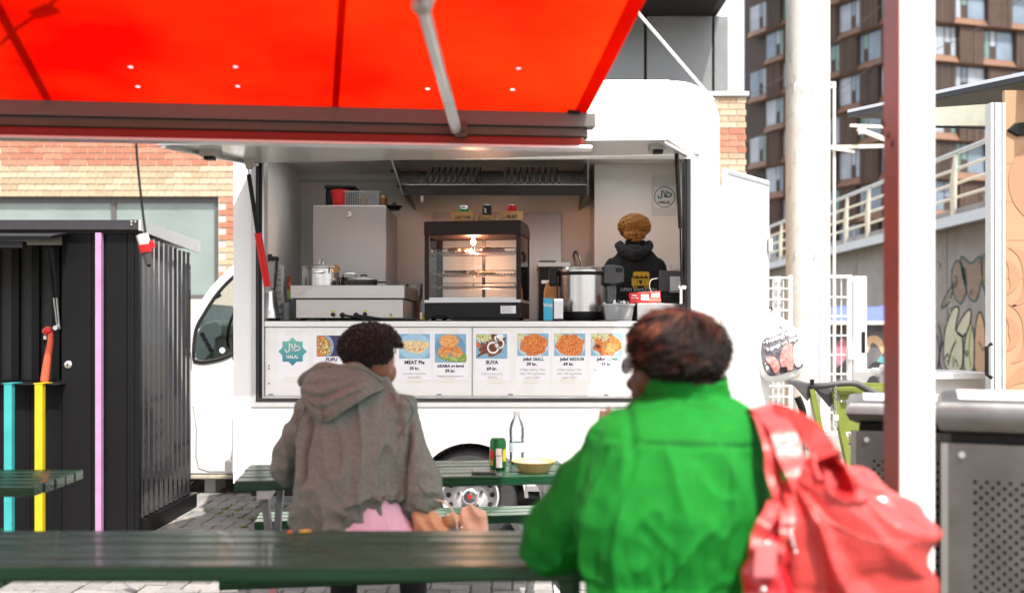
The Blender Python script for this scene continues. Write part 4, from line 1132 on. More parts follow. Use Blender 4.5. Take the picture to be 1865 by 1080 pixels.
text('HALAL', 5/F*yw_, (c.x, c.y - .001, c.z - 10/F*yw_), m_hg, t, weight=.05)
_pu, _pv = pu, pv
def pu(u): return PX(u, yw_ - .004)
def pv(v): return PZ(v, yw_ - .004)
halal_script(t, yw_ - .005, 1210.5, 356, 13, m_hg, .009)
pu, pv = _pu, _pv
# ================================================================== EQUIPMENT ON THE COUNTER AND INSIDE THE TRAILER
CT = CZ + .0062
def obox(name, u0, u1, v0, v1, y0, y1, m, parent=None, bevel=.004, **kw):
    g = G(); g.box(PX(u0, y0), PX(u1, y0), y0, y1, PZ(v1, y0), PZ(v0, y0)); return g.build(name, m, parent, bevel=bevel, **kw)
# ---- fridge
yf = 7.30
x0, x1, zt = PX(570, yf), PX(703, yf), PZ(374, yf)
fr = thing('fridge', 'tall grey steel fridge standing behind the griddle', 'fridge', ((x0+x1)/2, 7.65, FLOOR))
m_fridge = mat('fridge_silver', (.44, .43, .43), .36, metal=.5, var=.04, scale=3)
g = G(); g.box(x0 + .01, x1, yf + .055, yf + .72, FLOOR, zt - .005); g.build('cabinet', m_fridge, fr, bevel=.006)
g = G(); g.box(x0, x1, yf, yf + .05, FLOOR + .08, zt); dr_ = g.build('door', m_fridge, fr, bevel=.006)
g = G(); c = P(636, 391, yf); g.lathe((c.x, c.y - .001, c.z), [(.02, 0), (.02, -.006), (.014, -.008), (0, -.008)], 18, axis=(0, 1, 0)); lo = g.build('lock', m_chrome, dr_, smooth=30)
FT = zt
def at_u(u, y): return PX(u, y)
# ---- things on the fridge
q = thing('black_crate', 'black plastic tub on top of the fridge', 'tub', (PX(618, 7.7), 7.7, FT))
g = G(); a, b = PX(592, 7.62), PX(645, 7.62); g.box(a, b, 7.62, 7.9, FT, FT + .165); g.build('body', m_blackpl, q, bevel=.025, seg=4)
g = G(); g.box(a - .008, b + .008, 7.61, 7.91, FT + .166, FT + .195); g.build('lid', m_blackpl, q, bevel=.012)
g = G(); cx, cy_ = PX(618, 7.45), 7.47
g.lathe((cx, cy_, FT), [(.048, 0), (.05, .004), (.064, .125), (.068, .127), (.068, .133), (.060, .133), (.046, .01), (0, .01)], 24); g.build('red_tub', m_red, smooth=40, label='red plastic tub on the front edge of the fridge top', cat='tub')
t = thing('clear_box', 'ribbed clear plastic box on the fridge beside the red tub', 'box', (PX(655, 7.45), 7.45, FT))
a, b = PX(627, 7.42), PX(692, 7.42)
g = G()
for xa, xb, ya, yb in ((a, b, 7.42, 7.424), (a, b, 7.60, 7.604), (a, a + .004, 7.425, 7.599), (b - .004, b, 7.425, 7.599)): g.box(xa, xb, ya, yb, FT + .004, FT + .12)
g.box(a, b, 7.42, 7.604, FT + .0005, FT + .0035); g.build('body', m_clearpl, t)
k = a + .006
while k < b - .006:
    g = G(); g.box(k, k + .003, 7.416, 7.4195, FT + .01, FT + .112); g.build('rib', m_frost, t); k += .0135
g = G(); g.box(a - .004, b + .004, 7.414, 7.4195, FT + .112, FT + .121); g.build('rim', m_frost, t)
for u, y, r_, h, lab, col in ((660, 7.5, .034, .085, 'jar with pale lid inside the clear box on the fridge', (.35, .2, .09)), (699, 7.40, .027, .075, 'brown spice jar with gold lid on the fridge corner', (.16, .06, .02))):
    t = thing('jar', lab, 'jar', (PX(u, y), y, FT + .004))
    g = G(); g.lathe((PX(u, y), y, FT + .004), [(r_, 0), (r_, h*.75), (r_*.85, h*.82), (r_*.85, h*.84)], 18); g.build('glass', mat('jar_' + str(u), col, .15, var=.2), t, smooth=30)
    g = G(); g.lathe((PX(u, y), y, FT + .004 + h*.845), [(r_*.92, 0), (r_*.92, h*.17), (r_*.85, h*.19), (0, h*.19)], 18); g.build('lid', mat('gold_lid', (.45, .30, .10), .35, metal=.7), t, smooth=30)
t = thing('frying_pan', 'black frying pan lying on the right of the fridge top', 'pan', (PX(716, 7.6), 7.62, FT))
g = G(); g.lathe((PX(713, 7.62), 7.62, FT + .002), [(.06, 0), (.085, .03), (.087, .03), (.082, .026), (.058, .005), (0, .005)], 24); g.build('bowl', m_blackpl, t, smooth=40)
g = G(); g.bar((PX(713, 7.5) + .02, 7.5, FT + .025), (PX(713, 7.42) + .03, 7.36, FT + .02), .025, .012); g.build('handle', m_blackpl, t, bevel=.004)
# ---- blender
yb_ = 6.52
bx = PX(490, yb_)
t = thing('blender', 'steel jug blender with black lid at the left end of the counter', 'blender', (bx, yb_, CT))
z1, z2, z3, z4 = PZ(531, yb_), PZ(527, yb_), PZ(476, yb_), PZ(465, yb_)
g = G(); g.lathe((bx, yb_, CT), [(.072, 0), (.074, .012), (.060, .08), (.046, z1 - CT), (0, z1 - CT)], 28); g.build('base', m_steel, t, smooth=30)
g = G(); g.lathe((bx, yb_, CT), [(.0745, .0), (.0755, .014), (.0725, .016)], 28); g.build('foot', m_blackpl, t, smooth=30)
g = G(); g.lathe((bx, yb_, z1 + .001), [(.040, 0), (.040, .012), (.046, .02), (.062, z3 - z1), (.058, z3 - z1), (.042, .024), (0, .022)], 28); jug = g.build('jug', m_clearpl, t, smooth=30)
for k in range(7):
    g = G(); zz = z1 + .04 + k*.017; g.box(bx + .012, bx + .03, yb_ - .062, yb_ - .0605, zz, zz + .002); g.build('scale_mark', m_inkgrey, jug)
g = G(); g.lathe((bx, yb_, z3 + .001), [(.064, 0), (.064, .022), (.058, .03), (.022, .032), (.02, .045), (0, .045)], 28); g.build('lid', m_blackpl, t, smooth=30)
g = G(); g.tube([(bx - .06, yb_, z3 - .01), (bx - .1, yb_, z3 - .02), (bx - .095, yb_, z1 + .06), (bx - .05, yb_, z1 + .03)], .009, 8); g.build('handle', m_clearpl, t, smooth=40)
# ---- printed paper bag roll and snack packet
yn = 6.66
m_news = mat('newsprint', (.60, .59, .57), .8, var=.12, scale=40)
t = thing('newsprint_paper', 'upright stack of newsprint-pattern wrapping paper beside the blender', 'paper', (PX(514, yn), yn, CT))
g = G(); pl_ = [P(502, 583, yn), P(524, 583, yn), P(514, 500, yn), P(516, 484, yn), P(501, 482, yn), P(499, 530, yn)]
pl_ = [Vector((p.x, p.y, max(p.z, CT))) for p in [P(503, 586, yn), P(524, 586, yn), P(514, 530, yn), P(516, 484, yn), P(500, 482, yn), P(499, 530, yn)]]
g.prism(pl_, (0, .03, 0)); sh_ = g.build('sheet', m_news, t)
rr = random.Random(5)
for s_, u, v, h in (('THE', 507, 510, 5), ('NEWS', 507, 520, 4), ('DAILY', 506, 533, 4.6), ('PAPER', 508, 560, 5), ('ER', 514, 557, 6.5), ('TIMES', 511, 572, 4), ('of the', 507, 494, 3.4), ('world', 507, 500, 3.4), ('street', 509, 545, 3.4)):
    text(s_, h/F*yn, P(u, v, yn - .001), m_inkblack, sh_, 'print', weight=.01, xs=.7)
for v in range(487, 580, 3):
    g = G(); u = 501 + rr.uniform(0, 3) + max(0, (v-530)*.05); w = rr.uniform(3, 9); g.box(PX(u, yn), PX(u+w, yn), yn - .0012, yn - .0004, PZ(v + 1, yn), PZ(v, yn)); g.build('print', m_inkgrey, sh_)
t = thing('snack_packet', 'dark snack packet with red corner standing beside the griddle', 'packet', (PX(522, 6.7), 6.7, CT))
def packet(uv, m, y, d):
    g = G(); g.prism([Vector((p.x, p.y, max(p.z, CT))) for p in [P(u, v, y) for u, v in uv]], (0, d, 0)); return g.build('sleeve' if d > .01 else 'print', m, t, bevel=.004)
packet([(517, 586), (524, 586), (531, 505), (519, 500), (516, 540)], mat('packet_dark', (.11, .115, .12), .3, var=.3, scale=30), 6.70, .03)
packet([(523, 540), (528, 540), (532, 503), (524, 501)], mat('packet_food', (.35, .06, .03), .35, var=.7, scale=50), 6.695, .003)
packet([(523, 545), (528, 545), (528, 528), (523, 528)], mat('packet_green', (.30, .42, .04), .4, var=.1), 6.693, .001)
g = G(); g.lathe((PX(522, 6.62), 6.62, CT), [(.026, 0), (.030, .12), (.028, .12), (.024, .003), (0, .003)], 18); g.build('plastic_beaker', m_frost, smooth=40, label='small frosted plastic beaker in front of the snack packet', cat='beaker')
# ---- griddle
yg0, yg1 = 6.44, 7.2
gx0, gx1 = PX(539, yg0), PX(734, yg0); gz1, gz2, gz3 = CT + .012, PZ(544, yg0), PZ(520, yg0)
t = thing('griddle', 'wide steel counter griddle with two black cables across its front', 'griddle', ((gx0+gx1)/2, 6.8, CT))
g = G(); m_grid = mat('stained_steel', (.46, .455, .45), .3, metal=1, var=.03, scale=3, rvar=.05, dirt=((.26, .19, .11), 4.5, .58, .85))
g.box(gx0, gx1, yg0, yg1, gz1, gz2); g.build('housing', m_grid, t, bevel=.006)
g = G(); g.box(gx0 - .018, gx1 + .012, yg0 - .03, yg0 - .018, gz2 + .001, gz3); g.build('splash_guard', m_grid, t, bevel=.003)
g = G(); g.box(gx1 + .0125, gx1 + .022, yg0 - .03, yg1 + .02, gz2 + .001, gz3); g.build('splash_guard', mat('burnt_steel', (.12, .10, .08), .45, metal=.8, var=.4, scale=14), t)
g = G(); g.box(gx0 - .028, gx0 - .0185, yg0 - .03, yg1 + .02, gz2 + .001, gz3); g.build('splash_guard', m_steel_br, t)
g = G(); g.box(gx0 - .018, gx1 + .012, yg0 - .0175, yg1, gz2 + .001, gz2 + .015); g.build('hot_plate', m_hooddark, t)
GP = gz2 + .0155
for u, v in ((607, 573), (665, 572)):
    c = P(u, v, yg0); g = G(); g.cyl(c, c + Vector((0, -.022, 0)), .013, n=14); g.build('knob', m_blackpl, t, smooth=40)
    g = G(); g.box(c.x - .013, c.x + .013, yg0 - .0015, yg0 - .0004, c.z + .016, c.z + .024); g.build('label', m_yellow, t)
c = P(712, 577, yg0); g = G(); g.box(c.x - .009, c.x + .009, yg0 - .0015, yg0 - .0004, c.z - .01, c.z + .008); g.build('label', m_yellow, t)
g = G(); g.cyl(c + Vector((0, 0, .016)), c + Vector((0, -.012, .016)), .005, n=8); g.build('pilot_light', m_blackpl, t)
for k in range(3):
    g = G(); z = CT + .035 + k*.013; g.box(gx0 + .012, gx0 + .06 - k*.01, yg0 - .0012, yg0 - .0004, z, z + .0025); g.build('rating_plate', m_inkgrey, t)
for u in (624, 649):
    c = P(u, 574, yg0)
    g = G(); g.cyl(c, c + Vector((0, -.016, 0)), .017, n=14); sk = g.build('socket', m_blackpl, t, smooth=40)
    e = Vector((c.x + .18, yg0 - .03, CT + .008))
    g = G(); g.tube(catmull([c + Vector((0, -.016, 0)), c + Vector((.02, -.035, -.003)), c.lerp(e, .55) + Vector((0, -.02, .0)), e, e + Vector((.1, .01, 0)), e + Vector((.2, .04, 0))], 5), .0075, 8); g.build('cable', m_blackpl, sk, smooth=40)
for xa in (gx0 + .04, gx1 - .04):
    for ya in (yg0 + .05, yg1 - .05):
        g = G(); g.cyl((xa, ya, CT), (xa, ya, gz1), .018, n=10); g.build('foot', m_blackpl, t)
# ---- pots
def pot(label, u, y, r, zbase, ztop, lid=True, handles='side'):
    x = PX(u, y)
    t = thing('cooking_pot', label, 'pot', (x, y, zbase))
    h = ztop - zbase
    g = G(); g.lathe((x, y, zbase), [(r*.96, 0), (r, .008), (r, h - .006), (r*1.03, h), (r*1.03, h + .003), (r*.98, h + .002), (r*.97, h*.5), (r*.96, .01), (0, .01)], 36); g.build('body', m_steel, t, smooth=30)
    if lid:
        g = G(); g.lathe((x, y, h + zbase + .004), [(r*1.02, 0), (r*1.02, .004), (r*.8, .014), (r*.3, .022), (0, .023)], 36); l = g.build('lid', m_steel_br, t, smooth=30)
        zz = h + zbase + .024
        if handles == 'side':
            g = G(); g.tube(catmull([(x - .014, y, zz), (x - .014, y, zz + .02), (x + .0, y, zz + .034), (x + .012, y, zz + .02), (x + .012, y, zz)], 5), .006, 8); g.build('lid_handle', m_chrome, l, smooth=40)
        else:
            g = G(); g.tube(catmull([(x - .02, y, zz - .004), (x - .01, y, zz + .01), (x + .02, y, zz + .012), (x + .03, y, zz - .004)], 5), .005, 8); g.build('lid_handle', m_blackpl, l, smooth=40)
    return t, x, h
t, x, h = pot('large stainless stockpot with domed lid on the griddle', 585, 6.80, .128, GP, PZ(489, 6.8))
zz = GP + h - .03
g = G(); g.tube(catmull([(x - .035, 6.80 - .122, zz), (x - .03, 6.80 - .15, zz - .003), (x + .01, 6.80 - .155, zz - .006), (x + .045, 6.80 - .145, zz - .003), (x + .05, 6.80 - .116, zz)], 5), .005, 8); g.build('handle', m_chrome, t, smooth=40)
for k in (-1, 1):
    g = G(); g.lathe((x + k*.0 + (.008 if k > 0 else .008), 6.80 - .1285, zz - .018), [(.022, 0), (.022, -.002), (0, -.002)], 14, axis=(0, 1, 0)) if k > 0 else None
    if k > 0: g.build('handle_plate', m_chrome, t)
g = G(); g.prism([P(607, 496, 6.66), P(617, 496, 6.66), P(617, 484, 6.66), P(610, 481, 6.66)], (0, .01, 0)); g.build('spoon_handle', mat('wood_spoon', (.42, .20, .07), .6), t)
t, x, h = pot('middle-sized stainless pot behind the stockpot on the griddle', 638, 6.98, .083, GP, PZ(507, 6.98), lid=False)
g = G(); zz = GP + h; g.tube(catmull([(x - .045, 6.96, zz), (x - .043, 6.95, zz + .026), (x - .02, 6.945, zz + .032), (x + .02, 6.945, zz + .032), (x + .04, 6.95, zz + .026), (x + .045, 6.96, zz)], 4), .0045, 8); g.build('handle', m_steel, t, smooth=40)
t, x, h = pot('low lidded stainless saucepan at the right of the griddle', 661, 6.72, .098, GP, PZ(511, 6.72), handles='black')
g = G(); g.bar((x + .09, 6.70, GP + h - .012), (x + .16, 6.67, GP + h - .014), .02, .01); g.build('handle', m_blackpl, t, bevel=.004)
# ---- plastic tub and oil bottle between griddle and warmer
g = G(); x = PX(755, 7.25); g.lathe((x, 7.25, 1.46), [(.055, 0), (.062, .27), (.06, .27), (.052, .004), (0, .004)], 20); g.build('plastic_tub', m_clearpl, smooth=40, label='clear plastic tub of orange sauce behind the griddle corner', cat='tub')
g = G(); g.lathe((x, 7.25, 1.466), [(.050, 0), (.056, .18), (0, .185)], 20); g.build('sauce', mat('orange_sauce', (.5, .12, .03), .4), bpy.data.objects['plastic_tub'], smooth=40)
ob_ = bpy.data.objects['plastic_tub']; so = bpy.data.objects['sauce']; so.location = -Vector(ob_.location)
yo = 6.62; x = PX(771, yo)
t = thing('oil_bottle', 'small squeeze bottle of yellow oil beside the food warmer', 'bottle', (x, yo, CT))
g = G(); g.lathe((x, yo, CT), [(.024, 0), (.024, .055)], 16); g.build('oil', mat('oil_yellow', (.42, .34, .03), .2), t, smooth=30)
g = G(); g.lathe((x, yo, CT + .0555), [(.025, 0), (.025, .06), (.016, .075), (.016, .09), (0, .09)], 16); g.build('shoulder', m_frost, t, smooth=30)
g = G(); g.box(x - .02, x - .006, yo - .0255, yo - .0245, CT + .012, CT + .055); g.build('label', m_paper, t)
# ---- heated display (food warmer); local coordinates, turned to the left
WY = 6.50; wx0 = PX(780, WY); WW = (958-780)/F*WY; WD = .42
zb0, zA, zB, zC, zT = CT, PZ(551, WY), PZ(546, WY), PZ(428, WY), PZ(402, WY)
wm = thing('food_warmer', 'brown and black glass food warmer with wire shelves and a lit lamp', 'food warmer', (wx0 + WW/2, WY + WD/2, CT), R(-9), local=True)
def L(z): return z - CT
hw, hd_ = WW/2, WD/2
g = G(); g.box(-hw, hw, -hd_, hd_, L(zb0) + .014, L(zA)); g.build('base', m_blackpl, wm, bevel=.006)
for xa in (-hw + .05, hw - .05):
    for ya in (-hd_ + .05, hd_ - .05):
        g = G(); g.cyl((xa, ya, 0), (xa, ya, .014), .016, n=10); g.build('foot', m_rubber, wm)
g = G(); g.box(-hw - .002, hw + .002, -hd_ - .004, hd_, L(zA) + .0005, L(zB)); g.build('sill', m_alu, wm)
g = G(); g.prism([(-hw - .004, -hd_ - .004, L(zC)), (-hw - .004, hd_, L(zC)), (-hw - .004, hd_, L(zT) - .05), (-hw - .004, hd_ - .03, L(zT) - .02), (-hw - .004, hd_ - .10, L(zT)), (-hw - .004, -hd_ - .004, L(zT))], (2*hw + .008, 0, 0)); g.build('top', m_wdark, wm, bevel=.005)
for xa in (-hw, hw - .028):
    g = G(); g.box(xa, xa + .028, -hd_, -hd_ + .03, L(zB) + .0005, L(zC) - .0005); g.build('post', m_wdark, wm)
    g = G(); g.box(xa, xa + .028, hd_ - .03, hd_, L(zB) + .0005, L(zC) - .0005); g.build('post', m_blackmet, wm)
g = G(); g.box(-.008, .012, hd_ - .03, hd_ - .01, L(zB) + .0005, L(zC) - .0005); g.build('post', m_blackmet, wm)
for xa, xb in ((-hw + .03, .01), (-.005, hw - .03)):
    y = -hd_ + (.006 if xa < -.1 else .014)
    g = G(); g.box(xa, xb, y, y + .003, L(zB) + .016, L(zC) - .004); gl = g.build('glass_door', m_glass, wm)
    g = G(); g.box(xa, xb, y - .001, y + .006, L(zB) + .0012, L(zB) + .0155); g.build('door_rail', m_alu, gl)
for xa in (-hw + .004, hw - .008):
    g = G(); g.box(xa, xa + .004, -hd_ + .032, hd_ - .032, L(zB) + .002, L(zC) - .002); g.build('side_glass', m_glass, wm)
for vsh in (457, 498, 521):
    zs = L(PZ(vsh, WY))
    sh = thing('shelf', None, None); sh.parent = wm; OFF[sh.name] = Vector((0, 0, 0))
    g = G()
    for k in range(26):
        x = -hw + .045 + (2*hw - .09)*k/25; g.cyl((x, -hd_ + .04, zs), (x, hd_ - .05, zs), .0022, n=5)
    g.build('grid', m_chrome, sh, kind='stuff')
    for y, dz in ((-hd_ + .04, -.004), (-hd_ + .04, .020), (0, -.004), (hd_ - .05, -.004), (hd_ - .05, .02)):
        g = G(); g.cyl((-hw + .04, y, zs + dz), (hw - .04, y, zs + dz), .003, n=6); g.build('rail', m_chrome, sh)
    for x in (-hw + .04, 0, hw - .04):
        g = G(); g.cyl((x, -hd_ + .04, zs - .004), (x, -hd_ + .04, zs + .02), .0028, n=6); g.build('rail', m_chrome, sh)
# interior back reflector (stainless floor), lamp
g = G(); g.box(-hw + .03, hw - .03, -hd_ + .03, hd_ - .03, L(zB) + .0006, L(zB) + .004); g.build('tray', m_steel_br, wm)
lz = L(zC) - .03
g = G(); g.lathe((-.03, -.02, lz), [(0, -.022), (.012, -.018), (.019, -.004), (.017, .008), (.010, .018), (.010, .028)], 16)
lamp_m = mat('lamp_bulb', (1, .8, .5), .3, emit=(1.0, .50, .20), estr=10, var=0)
g.build('bulb', lamp_m, wm, smooth=40)
ld = bpy.data.lights.new('warmer_lamp', 'POINT'); ld.energy = 8.0; ld.color = (1.0, .45, .25); ld.shadow_soft_size = .03
lo_ = bpy.data.objects.new('warmer_lamp', ld); COL.objects.link(lo_); lo_.parent = wm; lo_.location = (-.03, -.02, lz - .045)
g = G(); g.box(hw - .13, hw - .03, -hd_ - .0015, -hd_ - .0003, L(PZ(571, WY)), L(PZ(557, WY))); rp_ = g.build('rating_label', m_paper, wm)
for k in range(4):
    g = G(); z = L(PZ(568.5 - k*3.2, WY)); g.box(hw - .122, hw - .05 - .012*(k % 2), -hd_ - .0022, -hd_ - .0016, z, z + .005); g.build('print', m_inkgrey, rp_)
# cable in front of the warmer
wr = Vector(wm.location)
g = G(); g.tube(catmull([P(778, 582, 6.42) , P(788, 576, 6.41), P(805, 573, 6.40), P(818, 577, 6.41), P(832, 582, 6.42), P(900, 582.5, 6.42), P(945, 582.5, 6.42)], 6), .007, 8)
for i, v in enumerate(g.v): v.z = max(v.z, CT + .0005)
g.build('power_cable', m_blackpl, smooth=40, label='black power cable looping along the counter below the warmer', cat='cable')
# food in the warmer: pies on the top shelf, tongs and fried pieces on the middle shelf
m_pastry = mat('fried_pastry', (.30, .11, .03), .6, var=.4, scale=50, bump=.5, bscale=60)
m_past2 = mat('golden_fritter', (.52, .24, .05), .6, var=.4, scale=50, bump=.5, bscale=60)
def to_world(x, y, z):
    c, s = math.cos(R(-9)), math.sin(R(-9)); return Vector((wr.x + x*c - y*s, wr.y + x*s + y*c, wr.z + z))
for i, (x, y, lab) in enumerate(((-.155, -.06, 'leftmost brown pastry on the top shelf of the food warmer'), (-.075, .02, 'second brown pastry from the left on the warmer top shelf'), (.075, -.06, 'dark pastry right of the lamp on the warmer top shelf'), (.145, -.05, 'rightmost and broadest brown pastry on the warmer top shelf'))):
    zs = L(PZ(457, WY)) + .003; p = to_world(x, y, zs)
    g = G(); g.ball(p + Vector((0, 0, .014)), (.046, .03, .018), 16)
    for v in g.v: v += Vector((0, 0, .004*noise.noise(v*40)))
    g.build('pastry', m_pastry, smooth=60, label=lab, cat='pastry', group='pastries in the food warmer')
for i, (x, y, lab) in enumerate(((-.02, -.08, 'golden fritter left of the others on the warmer middle shelf'), (.05, -.06, 'golden fritter in the middle of the warmer middle shelf'), (.09, -.02, 'rightmost golden fritter on the warmer middle shelf'))):
    zs = L(PZ(498, WY)) + .003; p = to_world(x, y, zs)
    g = G(); g.ball(p + Vector((0, 0, .009)), (.034, .03, .011), 14)
    for v in g.v: v += Vector((0, 0, .005*noise.noise(v*50)))
    g.build('fritter', m_past2, smooth=60, label=lab, cat='fritter', group='fritters in the food warmer')
zs = L(PZ(498, WY)) + .004
t = thing('serving_tongs', 'steel serving tongs with black grip on the warmer middle shelf', 'tongs', tuple(to_world(-.08, -.1, zs)))
g = G(); g.bar(to_world(-.21, -.10, zs + .012), to_world(-.06, -.10, zs + .012), .016, .014); g.build('grip', m_blackpl, t, bevel=.003)
g = G(); g.bar(to_world(-.059, -.10, zs + .012), to_world(.05, -.09, zs + .032), .014, .005); g.build('blade', m_steel, t)
# ---- bowls and cans on the warmer
def bowl_can(u, r0, r1, h, word, lab, canr, canh, canm, canlab, dx=0.0):
    p = to_world(0, -.06, L(zT)); y = p.y; x = PX(u, y)
    t = thing('paper_bowl', lab, 'bowl', (x, y, zT + .001), group='paper bowls on the food warmer')
    z0 = zT + .001
    g = G(); g.lathe((x, y, z0), [(r0, 0), (r1, h - .004), (r1 + .003, h - .003), (r1 + .003, h), (r1 - .002, h), (r0 - .002, .003), (0, .003)], 32); g.build('bowl', m_kraft, t, smooth=30)
    # hand-written word follows the wall of the bowl
    rr_ = (r0 + r1)/2 + .0006; n = len(word); wch = min(.0105, r0*1.5/n)
    for i, ch in enumerate(word):
        a = (i - (n-1)/2)*wch/rr_
        if ch == ' ': continue
        zz = z0 + h*.5; rl = r0 + (r1-r0)*.5 + .0006
        rot = Matrix.Rotation(a, 3, 'Z') @ Matrix(((1,0,0),(0,0,-1),(0,1,0)))
        text(ch, h*.36, (x + rl*math.sin(a), y - rl*math.cos(a), zz), m_inkblack, t, 'letter', weight=0.0, rot=rot, xs=.85, ext=.0008)
    cx = x + dx
    c = thing('drink_can', canlab, 'can', (cx, y, z0 + .004), group='cans standing in the paper bowls')
    zc0 = z0 + .004; H = canh
    g = G(); g.lathe((cx, y, zc0), [(canr*.8, 0), (canr, .008), (canr, H - .012), (canr*.86, H - .002), (canr*.86, H), (canr*.8, H - .003), (0, H - .003)], 24); g.k = 0
    g.build('body', canm[0], c, smooth=30)
    g = G(); g.lathe((cx, y, zc0 + H + .0002), [(canr*.86, 0), (canr*.86, .002), (canr*.8, .0005), (0, .0005)], 24); g.build('lid', m_chrome, c, smooth=30)
    if len(canm) > 1:
        g = G(); g.lathe((cx, y, zc0 + H*.80), [(canr + .0005, 0), (canr + .0005, H*.10), (canr*.90, H*.185)], 24); g.build('band', canm[1], c, smooth=30)
    return c, cx, y, zc0
m_cgreen = mat('can_green', (.01, .26, .07), .25, metal=.5, var=.1); m_cred = mat('can_red', (.55, .01, .02), .25, metal=.4, var=.1); m_cblack = mat('can_black', (.015, .015, .017), .3, metal=.3, var=.1)
bowl_can(843.5, .070, .086, .066, 'JOLLOF COMBO', 'widest paper bowl, marked JOLLOF COMBO, on the food warmer', .031, .108, (m_cgreen, m_chrome), 'green and silver can in the JOLLOF COMBO bowl', .004)
c, cx, y_, z_ = bowl_can(887, .051, .061, .046, 'SMALL', 'smallest paper bowl, marked SMALL, on the food warmer', .031, .112, (m_cblack,), 'black can standing in the SMALL paper bowl')
text('sol', .02, (cx - .012, y_ - .0318, z_ + .075), m_whiteprint, c, 'print', rot=Matrix(((1,0,0),(0,0,-1),(0,1,0))) @ Matrix.Rotation(R(90), 3, 'Z'), weight=.02)
bowl_can(932, .066, .076, .070, 'MEDIUM', 'paper bowl marked MEDIUM at the right end of the food warmer', .031, .112, (m_cred,), 'red can standing in the MEDIUM paper bowl')
# ---- blue card stand and napkin dispenser
yq = 6.46
t = thing('card_holder', 'upright light blue card holder with white lettering on the counter', 'card holder', (PX(997, yq), yq, CT))
m_lblue = mat('light_blue_card', (.05, .40, .60), .5, var=.03)
g = G(); g.box(PX(990, yq), PX(1006.5, yq), yq, yq + .07, CT, PZ(543, yq)); g.build('holder', m_lblue, t, bevel=.003)
text('Wolt', 7/F*yq, (PX(998, yq), yq - .001, PZ(556, yq)), m_whiteprint, t, weight=.02, xs=.8)
t = thing('napkin_dispenser', 'small chrome napkin dispenser beside the light blue card holder', 'dispenser', (PX(1017, yq), yq, CT))
g = G(); xa, xb = PX(1007.5, yq), PX(1027, yq); g.box(xa, xb, yq + .012, yq + .12, CT, PZ(543.5, yq)); g.build('case', m_chrome, t, bevel=.012, seg=3)
g = G(); g.box(xa + .008, xb - .008, yq + .004, yq + .0115, CT + .012, PZ(548, yq)); g.build('napkins', m_paper, t, bevel=.002)
# ---- rice cooker
yr = 6.78; rc_x = PX(1060, yr); rr0 = (1105-1016)/2/F*yr
t = thing('rice_cooker', 'large round stainless rice cooker with black base and handle', 'rice cooker', (rc_x, yr, CT))
z_a, z_b, z_c = PZ(568, yr), PZ(503, yr), PZ(486, yr)
g = G(); g.lathe((rc_x, yr, CT), [(rr0*.98, .006), (rr0*1.0, .012), (rr0, z_a - CT)], 48); g.build('base', m_blackpl, t, smooth=30)
g = G(); g.lathe((rc_x, yr, z_a + .0005), [(rr0*.985, 0), (rr0*.985, z_b - z_a)], 48); g.build('drum', m_steel, t, smooth=30)
g = G(); g.lathe((rc_x, yr, z_b + .001), [(rr0*1.0, 0), (rr0*1.03, .006), (rr0*1.03, .018), (rr0*1.0, .022)], 48); g.build('rim', m_blackpl, t, smooth=30)
g = G(); g.lathe((rc_x, yr, z_b + .0235), [(rr0*1.02, 0), (rr0*1.02, .012), (rr0*.94, .032), (rr0*.7, .04), (0, .044)], 48); g.build('lid', m_steel, t, smooth=30)
g = G(); xa, xb = PX(1099, 6.7), PX(1136, 6.7)
g.prism([(xa, 6.68, PZ(518, 6.7)), (xa + .03, 6.68, PZ(516, 6.7)), (xa + .055, 6.68, PZ(520, 6.7)), (xb, 6.68, PZ(514, 6.7)), (xb, 6.68, PZ(491, 6.7)), (xb - .01, 6.68, PZ(485, 6.7)), (xa + .06, 6.68, PZ(482.5, 6.7)), (xa, 6.68, PZ(484, 6.7))], (0, .16, 0)); hg = g.build('hinge', m_darkpl, t, bevel=.008, seg=3)
g = G(); g.box(xb - .055, xb - .012, 6.674, 6.6795, PZ(496, 6.7), PZ(489, 6.7)); g.build('hinge_slot', m_blackpl, hg)
g = G(); g.box(PX(1000, 6.75), PX(1014, 6.75), 6.72, 6.82, PZ(521, 6.75), PZ(487, 6.75)); g.build('handle', m_blackpl, t, bevel=.012, seg=3)
g = G(); g.box(PX(1106, 6.72), PX(1123, 6.72), 6.72, 6.80, PZ(552, 6.7), PZ(519, 6.7)); g.build('drip_cup', m_clearpl, t, bevel=.006)
for k in range(4):
    a = k*math.pi/2 + .6; g = G(); g.cyl((rc_x + rr0*.7*math.cos(a), yr + rr0*.7*math.sin(a), CT), (rc_x + rr0*.7*math.cos(a), yr + rr0*.7*math.sin(a), CT + .0065), .016, n=10); g.build('foot', m_rubber, t)
# ---- paper sack behind the cooker
g = G(); p0, p1 = P(990, 545, 7.0), P(1016, 512, 7.0)
g.prism([P(990, 585, 7.0), P(1016, 585, 7.0), P(1014, 520, 7.0), P(1008, 512, 7.0), P(996, 513, 7.0), P(991, 530, 7.0)], (0, .09, 0))
for v in g.v: v.z = max(v.z, CT)
g.build('paper_sack', m_brownpap, bevel=.008, label='small brown paper sack between the warmer and the rice cooker', cat='sack')
